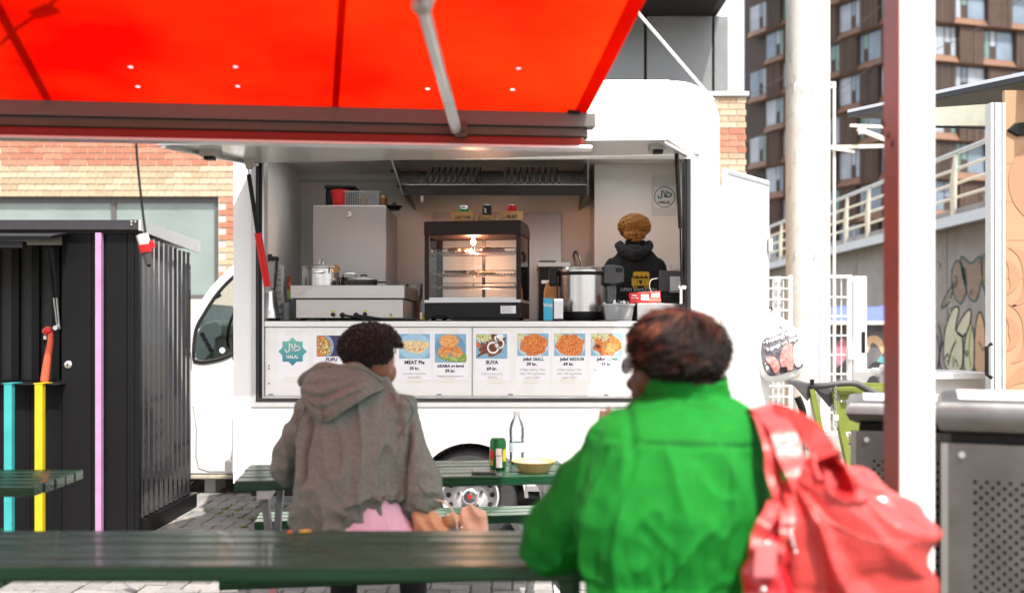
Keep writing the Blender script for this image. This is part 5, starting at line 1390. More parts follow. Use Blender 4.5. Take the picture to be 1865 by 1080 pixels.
# ---- cutlery tub
yk = 6.47
t = thing('cutlery_tub', 'frosted plastic tub of wrapped cutlery at the right of the counter', 'tub', (PX(1128, yk), yk + .08, CT))
xa, xb = PX(1100, yk), PX(1155, yk); zt2 = PZ(553, yk)
def tub(x0, x1, y0, y1, z0, z1, tp, w, m, nm):
    g = G(); ring = lambda i, z, k: [Vector((x0 + tp*(1-k) + i, y0 + tp*(1-k) + i, z)), Vector((x1 - tp*(1-k) - i, y0 + tp*(1-k) + i, z)), Vector((x1 - tp*(1-k) - i, y1 - tp*(1-k) - i, z)), Vector((x0 + tp*(1-k) + i, y1 - tp*(1-k) - i, z))]
    g.loft([ring(0, z0, 0), ring(0, z1, 1), ring(w, z1, 1), ring(w, z0 + w, 0)], cap=False)
    g.f.append([0, 3, 2, 1]); g.m.append(0); g.f.append([12, 13, 14, 15]); g.m.append(0)
    return g.build(nm, m, t)
tub(xa, xb, yk, yk + .15, CT, zt2 - .006, .014, .003, m_frost, 'body')
g = G()
for x0_, x1_, y0_, y1_ in ((xa - .006, xb + .006, yk - .006, yk), (xa - .006, xb + .006, yk + .15, yk + .156), (xa - .006, xa, yk, yk + .15), (xb, xb + .006, yk, yk + .15)): g.box(x0_, x1_, y0_, y1_, zt2 - .014, zt2)
g.build('rim', m_frost, t)
for k in range(18):
    a = Vector((rr.uniform(xa + .03, xb - .03), rr.uniform(yk + .03, yk + .12), CT + .012)); b = a + Vector((rr.uniform(-.04, .04), rr.uniform(-.02, .02), rr.uniform(.085, .125)))
    b.x = min(max(b.x, xa + .012), xb - .012)
    g = G(); g.bar(a, b, .013, .004, up=(0, 1, 0)); g.build('cutlery', m_whitepl if k % 3 else m_darkpl, t)
# ---- riser, red box, till tablet
yv = 6.56
g = G(); g.box(PX(1160, yv), PX(1250, yv) - .02, yv, yv + .4, CT, PZ(552.5, yv)); g.build('riser', m_steel, bevel=.004, label='low steel riser under the till at the right of the counter', cat='riser')
RZ = PZ(552.5, yv) + .0005
t = thing('red_carton', 'flattish red and white carton on the steel riser', 'carton', (PX(1176, yv), yv + .06, RZ))
rot = Matrix.Rotation(R(0), 3, 'Z')
xa, xb = PX(1146, yv), PX(1205, yv)
xa = PX(1162, yv)
g = G(); zc_ = PZ(531, yv); g.hexa([Vector((xa - .05, yv + .01, RZ)), Vector((xb, yv + .01, RZ)), Vector((xb, yv + .1, RZ)), Vector((xa - .05, yv + .1, RZ)), Vector((xa - .055, yv + .02, zc_ - .008)), Vector((xb - .004, yv + .02, zc_ + .004)), Vector((xb - .004, yv + .1, zc_ + .004)), Vector((xa - .055, yv + .1, zc_ - .008))]); g.build('carton', m_red, t, bevel=.003)
for ua, ub, va, vb, m_ in ((1168, 1182, 536, 547, m_paper), (1187, 1194, 534, 541, m_paper), (1195, 1202, 533, 541, m_paper), (1182, 1204, 542, 549, mat('salmon_print', (.70, .20, .14), .5)), (1152, 1160, 537, 539, m_paper), (1150, 1163, 542, 543, m_paper)):
    g = G(); y = yv + .010; f_ = lambda v: y + .010*(RZ - PZ(v, yv))/(RZ - zc_) - .0012
    g.add([Vector((PX(ua, yv), f_(vb), PZ(vb, yv))), Vector((PX(ub, yv), f_(vb), PZ(vb, yv))), Vector((PX(ub, yv), f_(va), PZ(va, yv))), Vector((PX(ua, yv), f_(va), PZ(va, yv)))], [(0, 1, 2, 3)]); g.build('print', m_, t)
t = thing('till_tablet', 'black till tablet on a stand seen from behind', 'tablet', (PX(1224, 6.62), 6.7, RZ))
y = 6.62
g = G(); g.hexa([P(1200, 531, y), P(1248, 531, y), P(1248, 531, y) + Vector((0, .012, 0)), P(1200, 531, y) + Vector((0, .012, 0)), P(1200, 493, y) + Vector((0, -.03, 0)), P(1249, 494, y) + Vector((0, -.03, 0)), P(1249, 494, y) + Vector((0, -.018, 0)), P(1200, 493, y) + Vector((0, -.018, 0))]); g.build('tablet', m_darkpl, t, bevel=.003)
g = G(); g.box(PX(1219, y), PX(1240, y), y - .034, y - .024, PZ(530, y), PZ(504, y)); g.build('mount', m_alu_matt, t)
g = G(); g.box(PX(1206, y), PX(1246, y), y + .02, y + .13, RZ, PZ(531, y) - .004); g.build('stand', m_blackpl, t, bevel=.006)
g = G(); g.tube(catmull([P(1198, 507, 6.62), P(1186, 510, 6.6), P(1183, 522, 6.6), P(1188, 534, 6.6), P(1196, 548, 6.58), P(1192, 553, 6.57)], 6), .0022, 6); g.build('charging_cable', m_whitepl, t, smooth=40)
# ---- back of the kitchen: cooker with handle, tap, back bench
t = thing('back_bench', 'stainless back bench with oven under the tap', 'bench', (.8, 8.0, FLOOR))
g = G(); g.box(PX(982, 7.7), PX(1038, 7.7), 7.7, IYB - .02, FLOOR, PZ(486, 7.7)); g.build('oven', m_blackmet, t, bevel=.005)
g = G(); g.box(PX(980, 7.68), PX(1039, 7.68), 7.68, IYB - .02, PZ(486, 7.7) + .0005, PZ(478, 7.7)); g.build('oven_top', m_steel_br, t)
g = G(); g.box(PX(982, 7.75), PX(1012, 7.75), 7.75, 7.8, PZ(478, 7.7) + .0005, PZ(474, 7.7)); g.build('oven_rail', m_blackmet, t)
g = G(); g.box(PX(986, 7.69), PX(1008, 7.69), 7.66, 7.699, PZ(517, 7.7), PZ(511, 7.7)); g.build('oven_handle', m_steel, t)
g = G(); g.box(PX(1040, 7.7), PXW - .004, 7.7, IYB - .02, FLOOR, 1.44); g.build('worktop', m_steel_br, t, bevel=.005)
g = G(); g.tube(catmull([P(1046, 600, 8.0), P(1048, 490, 8.0), P(1045, 466, 7.98), P(1049, 459, 7.95), P(1056, 470, 7.92), P(1061, 492, 7.9)], 6), .011, 8); g.build('tap', m_steel, t, smooth=40)
g = G(); g.box(PX(1222, PYW), PX(1231, PYW), PYW - .03, PYW - .002, PZ(500, PYW), PZ(482, PYW)); g.build('wall_socket', m_whitepl, t)
# ================================================================== BLACK SHED (left)
YS = 6.70; YS2 = 7.86
SX1 = PX(245, YS); SX0 = SX1 - 3.4
szt = PZ(402, YS); szb = PZ(420, YS)
sd = thing('black_shed', 'black corrugated metal shed with coloured uprights and open counter', 'shed', (SX1 - 1.2, YS + .6, 0))
m_shed = mat('black_shed_metal', (.008, .008, .009), .42, spec=.15, var=.15, scale=3)
m_shedrib = mat('black_gloss_metal', (.022, .022, .025), .12, var=.1, coat=1.0, spec=1.0)
ox1 = PX(112, YS); oz0, oz1 = PZ(697, YS), PZ(430, YS)        # counter opening (left of ox1)
# front: panels with grooves between them
edges = [ox1, PX(167, YS), PX(191, YS), PX(231, YS), SX1 - .0]
for a, b in zip(edges, edges[1:]):
    g = G(); g.box(a + .002, b - .002, YS, YS + .02, .04, szb - .02); g.build('front_panel', m_shed, sd, bevel=.004)
for a, b in ((SX0, PX(-40, YS)), (PX(-40, YS), PX(55, YS)), (PX(55, YS), ox1)):
    g = G(); g.box(a + .002, b - .002, YS, YS + .02, .04, oz0 - .012); g.build('front_panel', m_shed, sd, bevel=.004)
g = G(); g.box(SX0, ox1, YS, YS + .02, oz1 + .002, szb - .02); g.build('front_panel', m_shed, sd)
g = G(); g.box(SX0, SX1 - .02, YS + .021, YS + .03, .04, oz0 - .02); g.box(ox1 + .01, SX1 - .02, YS + .021, YS + .03, oz0 - .02, szb - .02); g.build('front_core', m_shed, sd)
# corrugated right side: vertical ribs
n_ = 11
for k in range(n_):
    a = YS + .06 + (YS2 - YS - .08)*k/n_; w = (YS2 - YS - .08)/n_
    g = G()
    sl = lambda y: szb - .02 - (y - YS)/(YS2 - YS)*.06
    g.prism([(SX1, a, .12), (SX1 + .028, a + w*.16, .12), (SX1 + .028, a + w*.46, .12), (SX1, a + w*.62, .12)], (0, 0, sl(a) - .12))
    g.build('rib', m_shedrib, sd)
g = G(); g.box(SX1 - .02, SX1 - .0005, YS + .0205, YS2, .04, szb - .06); g.build('side_panel', m_blackmet, sd)
g = G(); g.box(SX1, SX1 + .03, YS + .0, YS + .05, .04, szb - .02); g.build('corner_post', m_shed, sd, bevel=.003)
g = G(); g.box(SX1 - .02, SX1 + .05, YS + .051, YS2 + .01, .0, .11); g.build('base_rail', m_shed, sd)
g = G(); g.box(SX0, SX1 + .03, YS - .012, YS + .04, .0, .039); g.build('base_rail', m_shed, sd)
g = G(); g.box(SX0, SX1 - .03, YS2 - .03, YS2, .0, szb - .1); g.build('back_panel', m_shed, sd)
g = G(); g.box(SX0, SX0 + .03, YS + .04, YS2 - .04, .0, szb - .1); g.build('side_panel', m_shed, sd)
# roof: flat fascia in front, bright sloping edge on the right
g = G(); xf = SX1 + .045
g.box(SX0 - .05, xf, YS - .05, YS - .02, szb - .0, szt); g.build('roof_fascia', mat('dark_fascia', (.028, .026, .03), .5, var=.15), sd, bevel=.003)
zr = PZ(462, YS2 + .05); zr2 = PZ(443, YS2 + .05)
g = G(); g.hexa([(xf + .001, YS - .05, szb - .005), (xf + .016, YS - .05, szb - .005), (xf + .016, YS2 + .06, zr), (xf + .001, YS2 + .06, zr), (xf + .001, YS - .05, szt), (xf + .016, YS - .05, szt), (xf + .016, YS2 + .06, zr + .10), (xf + .001, YS2 + .06, zr + .10)])
g.build('roof_edge', m_alu_matt, sd)
g = G(); g.hexa([(SX0 - .05, YS - .019, szt - .04), (xf, YS - .019, szt - .04), (xf, YS2 + .05, zr + .04), (SX0 - .05, YS2 + .05, zr + .04), (SX0 - .05, YS - .019, szt - .02), (xf, YS - .019, szt - .02), (xf, YS2 + .05, zr + .06), (SX0 - .05, YS2 + .05, zr + .06)]); g.build('roof', m_shed, sd)
for u, v in ((240, 404), (247, 404), (240, 409)):
    g = G(); c = P(u, v, YS - .05); g.cyl(c, c + Vector((0, -.006, 0)), .007, n=8); g.build('bolt', m_galv, sd)
# inside: dark ribbed back, counter shelf, raised shutter and its struts
g = G(); g.box(SX0 + .05, ox1 + .2, YS + .55, YS + .56, .5, szb - .05); g.build('inner_back', mat('inner_dark', (.035, .035, .036), .5, var=.15), sd)
for u in (-20, 18, 55, 92):
    x = PX(u, YS + .5); g = G(); g.box(x, x + .055, YS + .52, YS + .549, .5, szb - .06); g.build('inner_rib', m_blackmet, sd)
g = G(); g.box(SX0 + .05, ox1 + .03, YS - .10, YS + .4, oz0 - .011, oz0); shf = g.build('counter', m_blackmet, sd, bevel=.003)
sh0 = P(128, 428, YS - .30)
g = G(); ya, yb2 = YS - .42, YS - .022
g.hexa([(SX0, ya, PZ(452, YS) + .02), (PX(120, YS - .2), ya, PZ(452, YS) + .02), (PX(128, YS), yb2, PZ(428, YS)), (SX0, yb2, PZ(428, YS)), (SX0, ya, PZ(452, YS) + .045), (PX(120, YS - .2), ya, PZ(452, YS) + .045), (PX(128, YS), yb2, PZ(424, YS)), (SX0, yb2, PZ(424, YS))])
shut = g.build('shutter', m_shed, sd, bevel=.003)
g = G(); g.box(SX0, PX(94, YS), YS - .40, YS - .34, PZ(452, YS) - .03, PZ(452, YS) + .012); g.build('shutter_rail', m_blackmet, shut)
for d in (0, .03):
    p0, p1 = P(86, 452, YS - .3) + Vector((d, 0, 0)), P(105, 598, YS - .02) + Vector((d*.4, 0, 0))
    g = G(); g.cyl(p0, p0.lerp(p1, .6), .010, n=8); s1 = g.build('strut', m_blackmet, shut, smooth=40)
    g = G(); g.cyl(p0.lerp(p1, .6), p1, .006, n=8); g.build('strut_rod', m_galv, s1)
g = G(); c = P(104, 597, YS - .02); g.cyl(c + Vector((0, .02, 0)), c + Vector((0, -.03, 0)), .016, n=10); g.build('strut_joint', m_galv, shut)
# coloured uprights: lacquered square battens
def upright(u, w, v0, m, y, nm='upright', rise=True):
    g = G(); x = PX(u, y); g.box(x - w/2, x + w/2, y, y + .045, .0, PZ(v0, y)); return g.build(nm, m, sd, bevel=.003)
upright(178.5, .040, 424, m_lilac, YS - .046)
for u, m_ in ((14, m_cyan), (70, m_yellow)):
    o = upright(u, .052, 698, m_, YS - .155)
    g = G(); x = PX(u, YS - .155); g.box(x - .032, x + .032, YS - .158, YS - .02, oz0 + .0005, oz0 + .006); g.build('upright_cap', m_, o)
# padlock fitting
g = G(); c = P(124.5, 664, YS - .001); g.lathe(c, [(.026, 0), (.026, -.006), (.018, -.012), (.010, -.014), (0, -.014)], 20, axis=(0, 1, 0)); lk = g.build('lock', m_galv, sd, smooth=30)
g = G(); g.box(c.x - .004, c.x + .004, YS - .018, YS - .0145, c.z - .008, c.z + .008); g.build('keyhole', m_blackpl, lk)
# flamingo on the counter
m_flam = mat('coral_plastic', (.62, .10, .045), .4, var=.08, scale=12); m_flr = mat('flamingo_red', (.62, .015, .02), .35)
yfl = YS + .02
t = thing('flamingo_ornament', 'coral red plastic flamingo neck and head on the shed counter', 'ornament', (PX(82, yfl), yfl, oz0))
pts = catmull([P(81, 697, yfl), P(84, 672, yfl), P(88, 645, yfl), P(92, 622, yfl), P(92, 606, yfl), P(88, 600, yfl), P(83, 603, yfl)], 5)
n = len(pts); rs = [(.030 - .014*min(1, i/(n*.7))) for i in range(n)]
for i in range(n):
    if i > n*.72: rs[i] = .022
g = G(); g.tube(pts, rs, 14); g.ball(pts[-1], .023, 12); g.build('neck', m_flam, t, smooth=50)
g = G(); c = P(87, 603, yfl - .014); g.ball(c, (.026, .016, .022), 12); g.build('head', m_flr, t, smooth=50)
g = G(); g.tube([P(84, 606, yfl), P(82.5, 612, yfl), P(82, 618, yfl)], [.014, .012, .009], 10); g.build('beak', m_whitepl, t, smooth=50)
g = G(); g.tube([P(82, 618.5, yfl), P(81, 624, yfl), P(82, 630, yfl)], [.010, .009, .003], 10); g.build('beak_tip', m_blackpl, t, smooth=50)

# ================================================================== WHITE VAN (behind the shed and trailer)
YV = 8.45
vn = thing('white_van', 'white van parked behind the trailer, driver window showing the dashboard', 'van', (-1.2, YV + .9, 0))
def vz(v): return PZ(v, YV)
def vx(u): return PX(u, YV)
xA = vx(322)
hull = [(vx(150), .30), (vx(150), .62), (vx(160), .95), (vx(250), 1.12), (vx(338), vz(592)), (vx(440), vz(468)), (vx(500), 2.42), (vx(700), 2.5), (vx(1180), 2.5), (vx(1200), 2.3), (vx(1200), .30), (vx(1000), .13), (vx(330), .13)]
win_ = [(353, 650), (357, 602), (372, 572), (397, 534), (427, 503), (450, 490), (450, 634), (432, 640), (405, 652), (375, 658), (362, 657)]
m_van = mat('van_white', (.80, .80, .80), .25, var=.02, coat=.6, dirt=((.55, .50, .42), 6, .66, .95))
# body side: ring around the window opening, built as strips so that the opening is real
g = G()
outer = [(340, vz(640)), (338, vz(592))]
ring_o = [(335, 665), (335, 600), (352, 568), (380, 520), (410, 488), (450, 455), (480, 455), (480, 670), (432, 672), (405, 676), (375, 676), (350, 676)]
a = [P(u, v, YV) for u, v in win_]; b = [P(u, v, YV) for u, v in ring_o[:len(win_)]]
wv = [P(u, v, YV) for u, v in win_]
ro = [P(u, v, YV) for u, v in [(336, 664), (339, 596), (356, 562), (383, 524), (413, 492), (456, 462), (480, 500), (480, 655), (410, 672), (372, 676), (350, 674)]]
n = len(wv)
g.add(wv + ro + [p + Vector((0, .04, 0)) for p in wv] + [p + Vector((0, .04, 0)) for p in ro],
      [(i, (i+1) % n, n+(i+1) % n, n+i) for i in range(n)] + [(2*n+i, 2*n+(i+1) % n, i, (i+1) % n)[0:0] or (i, (i+1) % n, 2*n+(i+1) % n, 2*n+i) for i in range(n)])
g.build('window_surround', m_van, vn)
# lower door and sill, hood side, rear part
g = G(); pl_ = [P(336, 664, YV), P(350, 674, YV), P(372, 676, YV), P(410, 672, YV), P(480, 655, YV), P(480, 863, YV), P(336, 863, YV)]
g.prism(pl_, (0, .05, 0)); dv = g.build('door', m_van, vn, bevel=.01)
g = G(); g.tube([P(352, 740, YV - .002), P(358, 780, YV - .002), P(357, 830, YV - .002), P(362, 852, YV - .002), P(380, 858, YV - .002), P(470, 858, YV - .002)], .004, 6); g.build('door_gap', mat('shut_line', (.30, .30, .29), .7), dv)
g = G(); g.box(vx(330), vx(1190), YV + .004, YV + 1.8, .13, vz(864)); g.build('sill', mat('dirty_sill', (.52, .47, .38), .7, var=.2, scale=12), vn, bevel=.01)
g = G(); g.prism([P(u, v, YV) for u, v in ((484, 863), (484, 300), (520, 290), (1180, 290), (1200, 863))], (0, 1.75, 0)); g.build('cargo_body', m_van, vn, bevel=.03)
g = G(); g.prism([P(u, v, YV + .03) for u, v in ((335, 863), (335, 600), (260, 625), (170, 650), (150, 700), (150, 863))], (0, 1.7, 0)); g.build('bonnet', m_van, vn, bevel=.05, seg=3)
g = G(); g.prism([P(u, v, YV + .05) for u, v in ((420, 486), (456, 462), (484, 300), (484, 470), (456, 490))], (0, 1.65, 0)); g.build('roof_front', m_van, vn)
g = G(); g.add([P(339, 598, YV + .06), P(456, 466, YV + .06), P(456, 466, YV + .06) + Vector((0, 1.6, 0)), P(339, 598, YV + .06) + Vector((0, 1.6, 0))], [(0, 1, 2, 3)]); g.build('windscreen', glass('windscreen_glass', (.9, .95, .93), .03, 1.04), vn)
# window rubber, glass, far side window frame
g = G(); g.tube(catmull([P(u, v, YV - .004) for u, v in win_], 4, True), .016, 6, closed=True); g.build('window_seal', m_rubber, vn, smooth=50)
g = G(); g.prism([P(u, v, YV + .02) for u, v in win_], (0, .004, 0)); gl = g.build('side_window', m_glass, vn)
c = P(405, 638, YV + .019); g = G(); g.lathe(c, [(.025, 0), (.025, -.002), (0, -.002)], 20, axis=(0, 1, 0)); stk = g.build('sticker', mat('pale_sticker', (.62, .80, .76), .5), gl)
text('LEJ', .014, (c.x, c.y - .003, c.z), m_inkgreen, stk, 'print')
m_dash = mat('dash_grey', (.055, .075, .078), .6, var=.15)
g = G(); yd = YV + .35
g.prism([P(u, v, yd) for u, v in ((345, 690), (352, 615), (370, 588), (395, 582), (405, 592), (404, 612), (392, 620), (388, 652), (380, 690))], (0, 1.1, 0)); dsh = g.build('dashboard', m_dash, vn, bevel=.02, seg=3)
g = G(); g.tube([Vector((PX(412, yd) + .03*math.cos(t_*math.pi/9), yd + .25 + .17*math.cos(t_*math.pi/9)*0 + .18*math.sin(t_*math.pi/9), PZ(600, yd) + .17*math.cos(t_*math.pi/9))) for t_ in range(18)], .014, 8, closed=True); g.build('steering_wheel', m_blackpl, dsh, smooth=50)
g = G(); g.cyl(P(398, 618, yd + .2), P(412, 600, yd + .25), .03, n=10); g.build('steering_column', m_blackpl, dsh)
for k in range(4):
    g = G(); g.bar(P(366 + k*5, 606 + k*9, yd - .004), P(372 + k*5, 612 + k*9, yd - .004), .03, .008, up=(0, 1, 0)); g.build('air_vent', m_blackpl, dsh)
g = G(); g.box(vx(440), vx(480), YV + .25, YV + .75, .9, 1.75); g.build('seat', m_darkpl, vn, bevel=.06, seg=3)
# front wheel well and tyre under the shed side
g = G(); g.cyl((vx(300), YV + .02, .32), (vx(300), YV + .24, .32), .32, n=30); g.build('tyre', m_tyre, vn, smooth=40)
g = G(); g.cyl((vx(1050), YV + .02, .32), (vx(1050), YV + .24, .32), .32, n=30); g.build('tyre', m_tyre, vn, smooth=40)
g = G(); g.box(vx(366), vx(386), YV + .1, YV + .4, 0, .15); g.build('mud_flap', m_alu_matt, vn)

# ================================================================== POWER CABLE WITH PLUG HANGING FROM THE AWNING BAR
yc = 4.35
t = thing('hanging_power_plug', 'black cable with a red and white industrial plug hanging from the awning', 'power plug', tuple(P(262, 480, yc)))
g = G(); g.tube(catmull([P(246, 235, yc), P(250, 290, yc), P(256, 350, yc), P(263, 410, yc), P(270, 455, yc), P(273, 478, yc), P(272, 485, yc), P(269, 481, yc), P(268, 474, yc)], 6), .0055, 8); g.build('cable', m_blackpl, t, smooth=50)
a, b, c2, d2 = P(259, 428, yc - .01), P(264, 446, yc - .01), P(267, 460, yc - .01), P(271, 482, yc - .01)
g = G(); g.cyl(a, b, .026, .024, n=18); g.build('shroud', m_whitepl, t, smooth=40)
g = G(); g.cyl(b, c2, .029, .026, n=18); g.build('collar', m_red, t, smooth=40)
g = G(); g.cyl(c2, d2, .022, .013, n=18); g.build('grip', m_darkpl, t, smooth=40)
g = G(); g.bar(P(272, 440, yc - .01), P(276, 452, yc - .01), .02, .03); g.build('latch', m_red, t)
# ================================================================== RED AWNING
A6 = R(6)
bd = Vector((math.cos(A6), math.sin(A6), 0)); pd = Vector((math.sin(A6), -math.cos(A6), 0))
AE = Vector((PX(1068, 4.1), 4.1, PZ(206, 4.1)))         # right front corner of the canvas
SL = math.tan(R(8.0))
def AW(a, t, dz=0.0):        # a metres to the left along the bar, t metres back towards the viewer
    sag = -.02*math.sin(min(1, t/4.0)*math.pi) + .006*noise.noise(Vector((a*1.3, t*1.3, 2)))
    return AE - bd*a + pd*t + Vector((0, 0, SL*t + sag + dz))
aw = thing('awning', 'large red fabric awning with folding arm and grey front bar', 'awning', tuple(AE))
m_canvas = bpy.data.materials.new('red_canvas'); m_canvas.use_nodes = True
nt = m_canvas.node_tree; nt.nodes.clear()
o_ = nt.nodes.new('ShaderNodeOutputMaterial'); mix = nt.nodes.new('ShaderNodeMixShader'); df = nt.nodes.new('ShaderNodeBsdfDiffuse'); tl = nt.nodes.new('ShaderNodeBsdfTranslucent')
tc_ = nt.nodes.new('ShaderNodeTexCoord'); nz_ = nt.nodes.new('ShaderNodeTexNoise'); nz_.inputs['Scale'].default_value = .75; nz_.inputs['Detail'].default_value = 5
rp = nt.nodes.new('ShaderNodeValToRGB'); rp.color_ramp.elements[0].position = .35; rp.color_ramp.elements[1].position = .7
rp.color_ramp.elements[0].color = (.40, .0012, .0005, 1); rp.color_ramp.elements[1].color = (.70, .028, .003, 1)
nt.links.new(tc_.outputs['Object'], nz_.inputs['Vector']); nt.links.new(nz_.outputs['Fac'], rp.inputs[0]); nt.links.new(rp.outputs[0], tl.inputs[0]); nt.links.new(rp.outputs[0], df.inputs[0])
mix.inputs[0].default_value = .62
nt.links.new(df.outputs[0], mix.inputs[1]); nt.links.new(tl.outputs[0], mix.inputs[2]); nt.links.new(mix.outputs[0], o_.inputs[0])
def ray_awning(u, v):
    """point of the awning plane seen at photo pixel (u,v) -> (a,t)"""
    d = Vector(((u-CU)/F, 1, -(v-CV)/F)); o = Vector((0, 0, CAMZ))
    e1, e2 = -bd, pd + Vector((0, 0, SL)); nn = e1.cross(e2); k = (AE - o).dot(nn)/d.dot(nn); p = o + d*k - AE
    return p.dot(e1), Vector((p.x, p.y, 0)).dot(pd)
holes = [ray_awning(*q_) for q_ in ((237, 121), (252, 157), (428, 121), (434, 158), (779, 161), (946, 121), (932, 162))]
HW = .012
us = sorted(set([0.0, 3.9] + [i*.3 for i in range(1, 13)] + [h_[0] - HW for h_ in holes] + [h_[0] + HW for h_ in holes]))
vs_ = sorted(set([0.0, 4.2] + [i*.3 for i in range(1, 14)] + [h_[1] - HW for h_ in holes] + [h_[1] + HW for h_ in holes]))
def idx(arr, x): return max(i for i in range(len(arr)-1) if arr[i] <= x + 1e-9)
hc = [(idx(us, h_[0]), idx(vs_, h_[1])) for h_ in holes]
g = G(); g.sheet(us, vs_, AW, hc, (.0085, .0085)); g.build('canvas', m_canvas, aw, smooth=60, weld=True)
# seam and side hem: doubled cloth
sa, sb = ray_awning(607, 178), ray_awning(617, 4)
for a0_, a1_, lean in ((sa[0] - .013, sa[0] + .013, (sb[0] - sa[0])/(sb[1] - sa[1])), (.0, .055, 0.0), (sa[0] + 1.55, sa[0] + 1.575, .1)):
    g = G(); g.sheet([a0_, a1_], [i*.3 for i in range(15)], lambda a, t: AW(a + lean*t, t, -.004)); g.build('seam', m_canvas, aw, smooth=60, weld=True)
# front bar: several aluminium profiles under each other
def barp(a0, a1, y0, y1, z0, z1, nm, m, bev=.003, parent=aw):
    g = G(); c = []
    for z in (z0, z1):
        for a, y in ((a1, y0), (a0, y0), (a0, y1), (a1, y1)): c.append(AE - bd*a - pd*(-1)*0 + pd*(-y) + Vector((0, 0, z)))
    g.hexa(c); return g.build(nm, m, parent, bevel=bev)
m_barm = mat('grey_aluminium_bar', (.15, .145, .14), .42, metal=.4, var=.06)
m_bard = mat('brown_grey_bar', (.11, .095, .085), .45, metal=.2, var=.08)
a_end = -.035
barp(a_end, 3.9, -.02, .05, -.062, -.003, 'front_bar', m_barm)
barp(a_end + .03, 3.9, .0, .06, -.098, -.063, 'front_bar', m_bard)
barp(a_end + .03, 3.9, .004, .058, -.104, -.099, 'bar_groove', m_blackmet, 0)
barp(a_end + .045, 3.9, .0, .06, -.135, -.1045, 'valance_rail', mat('red_brown_rail', (.22, .014, .009), .5, var=.08))
barp(a_end + .01, 3.9, -.004, .065, -.150, -.1355, 'bar_edge', m_alu)
# folding arm (visible one on the right) and its foot bracket
pe = P(769, 8, 2.92)
pb = AE - bd*((AE - P(829, 232, 4.08)).dot(bd)) + pd*.03 + Vector((0, 0, -.085))
g = G(); g.tube([pb, pb.lerp(pe, .5), pe], [.024, .022, .024], 14); arm = g.build('arm', m_alu, aw, smooth=40)
g = G(); g.ball(pe, .034, 14); g.build('elbow', m_alu_matt, arm, smooth=40)
g = G(); g.cyl(pe + Vector((.01, -.02, .01)), pe + Vector((.60, -2.2, .10)), .03, n=14); g.build('upper_arm', m_alu, arm, smooth=40)
g = G(); g.box(pb.x - .005, pb.x + .045, pb.y - .01, pb.y + .03, pb.z - .03, pb.z + .03); fb = g.build('arm_bracket', m_bard, arm, bevel=.004)
g = G(); g.cyl(pb + Vector((.027, -.011, 0)), pb + Vector((.027, -.02, 0)), .012, n=8); g.build('bolt', m_bard, fb)
g = G(); p_ = AE - bd*.03 + Vector((0, -.025, 0)); g.bar(AE - bd*.08 + Vector((0, -.03, -.002)), AE - bd*.03 + Vector((0, -.03, -.006)), .02, .012); g.build('end_clip', m_blackmet, aw)
# spot lamp on a bar lying just above the canvas: only its shadow shows through the cloth
sp = thing('bar_spotlight', 'dark bar with a spotlight above the awning, showing as a shadow through the red cloth', 'lamp', tuple(AW(*ray_awning(40, 90)) + Vector((0, 0, .04))))
def above(u, v, h): 
    a, t = ray_awning(u, v); return AW(a, t) - sdir*(h/ -sdir.z)
g = G(); g.bar(above(-40, -60, .05), above(88, 184, .05), .03, .015); g.build('bar', m_blackmet, sp)
g = G(); g.tube([above(-6, 85, .07), above(30, 48, .07), above(62, 26, .07)], .007, 6); g.build('arm', m_blackmet, sp)
g = G(); g.cyl(above(64, 22, .08), above(96, 10, .08), .024, .03, n=12); g.build('lamp_head', m_blackmet, sp)
g = G(); g.tube([above(80, 14, .07), above(120, -26, .07)], .007, 6); g.build('arm', m_blackmet, sp)
# the awning's cassette and its two posts stand out of view behind the viewer
g = G(); c0, c1 = AW(0, 4.22), AW(3.9, 4.22); g.bar(c0 + Vector((0, -.06, .02)), c1 + Vector((0, -.06, .02)), .14, .16); g.build('cassette', m_alu_matt, aw)
for a in (.1, 3.8):
    p_ = AW(a, 4.25); g = G(); g.bar((p_.x, p_.y - .12, 0), (p_.x, p_.y - .12, p_.z), .08, .08); g.build('post', m_alu_matt, aw)

# ================================================================== PICNIC TABLES
def picnic(label, cx, cy_, rz, L, W, nb, TZ=.75, benches=(True, True), steel=True, bench_off=.30, legs_in=.22):
    t = thing('picnic_table', label, 'picnic table', (cx, cy_, 0), rz, local=True, group='green picnic tables')
    bw = W/nb
    for i in range(nb):
        y0 = -W/2 + i*bw
        g = G(); e = rnd.uniform(-.004, .004); g.box(-L/2 + e, L/2 + e, y0 + .006, y0 + bw - .006, TZ - .045, TZ + rnd.uniform(-.001, .001)); g.build('board', m_green, t, bevel=.006)
    for k in (-1, 1):
        x = k*(L/2 - legs_in)
        g = G(); g.box(x - .03, x + .03, -W/2 + .03, W/2 - .03, TZ - .085, TZ - .046); g.build('batten', m_galv if steel else m_green, t)
        for s in (-1, 1):
            g = G(); g.bar((x + s*.004*0, s*W*.36, TZ - .086), (x, -s*(W/2 + .16), .0), .05, .03, up=(1, 0, 0))
            if s > 0:
                for v in g.v: v.x += .034
            g.build('leg', m_galv if steel else m_green, t)
        g = G(); g.bar((x - .035, -W/2 - bench_off - .12, .37), (x - .035, W/2 + bench_off + .12, .37), .03, .05); g.build('bench_bearer', m_galv if steel else m_green, t)
        g = G(); g.cyl((x - .02, 0, .40), (x + .06, 0, .40), .012, n=8); g.build('bolt', m_galv, t)
    for s, on in zip((-1, 1), benches):
        if not on: continue
        for i in range(3):
            y0 = s*(W/2 + bench_off) - .135 + i*.092
            g = G(); g.box(-L/2, L/2, y0, y0 + .082, .396, .44); g.build('bench_board', m_green, t, bevel=.006)
    return t
# table of the person in the grey hoodie
picnic('green picnic table with a can, bottle and bowl, where the grey hoodie sits', -.485, 4.64, R(8), 1.50, .54, 5, bench_off=.31, legs_in=.12)
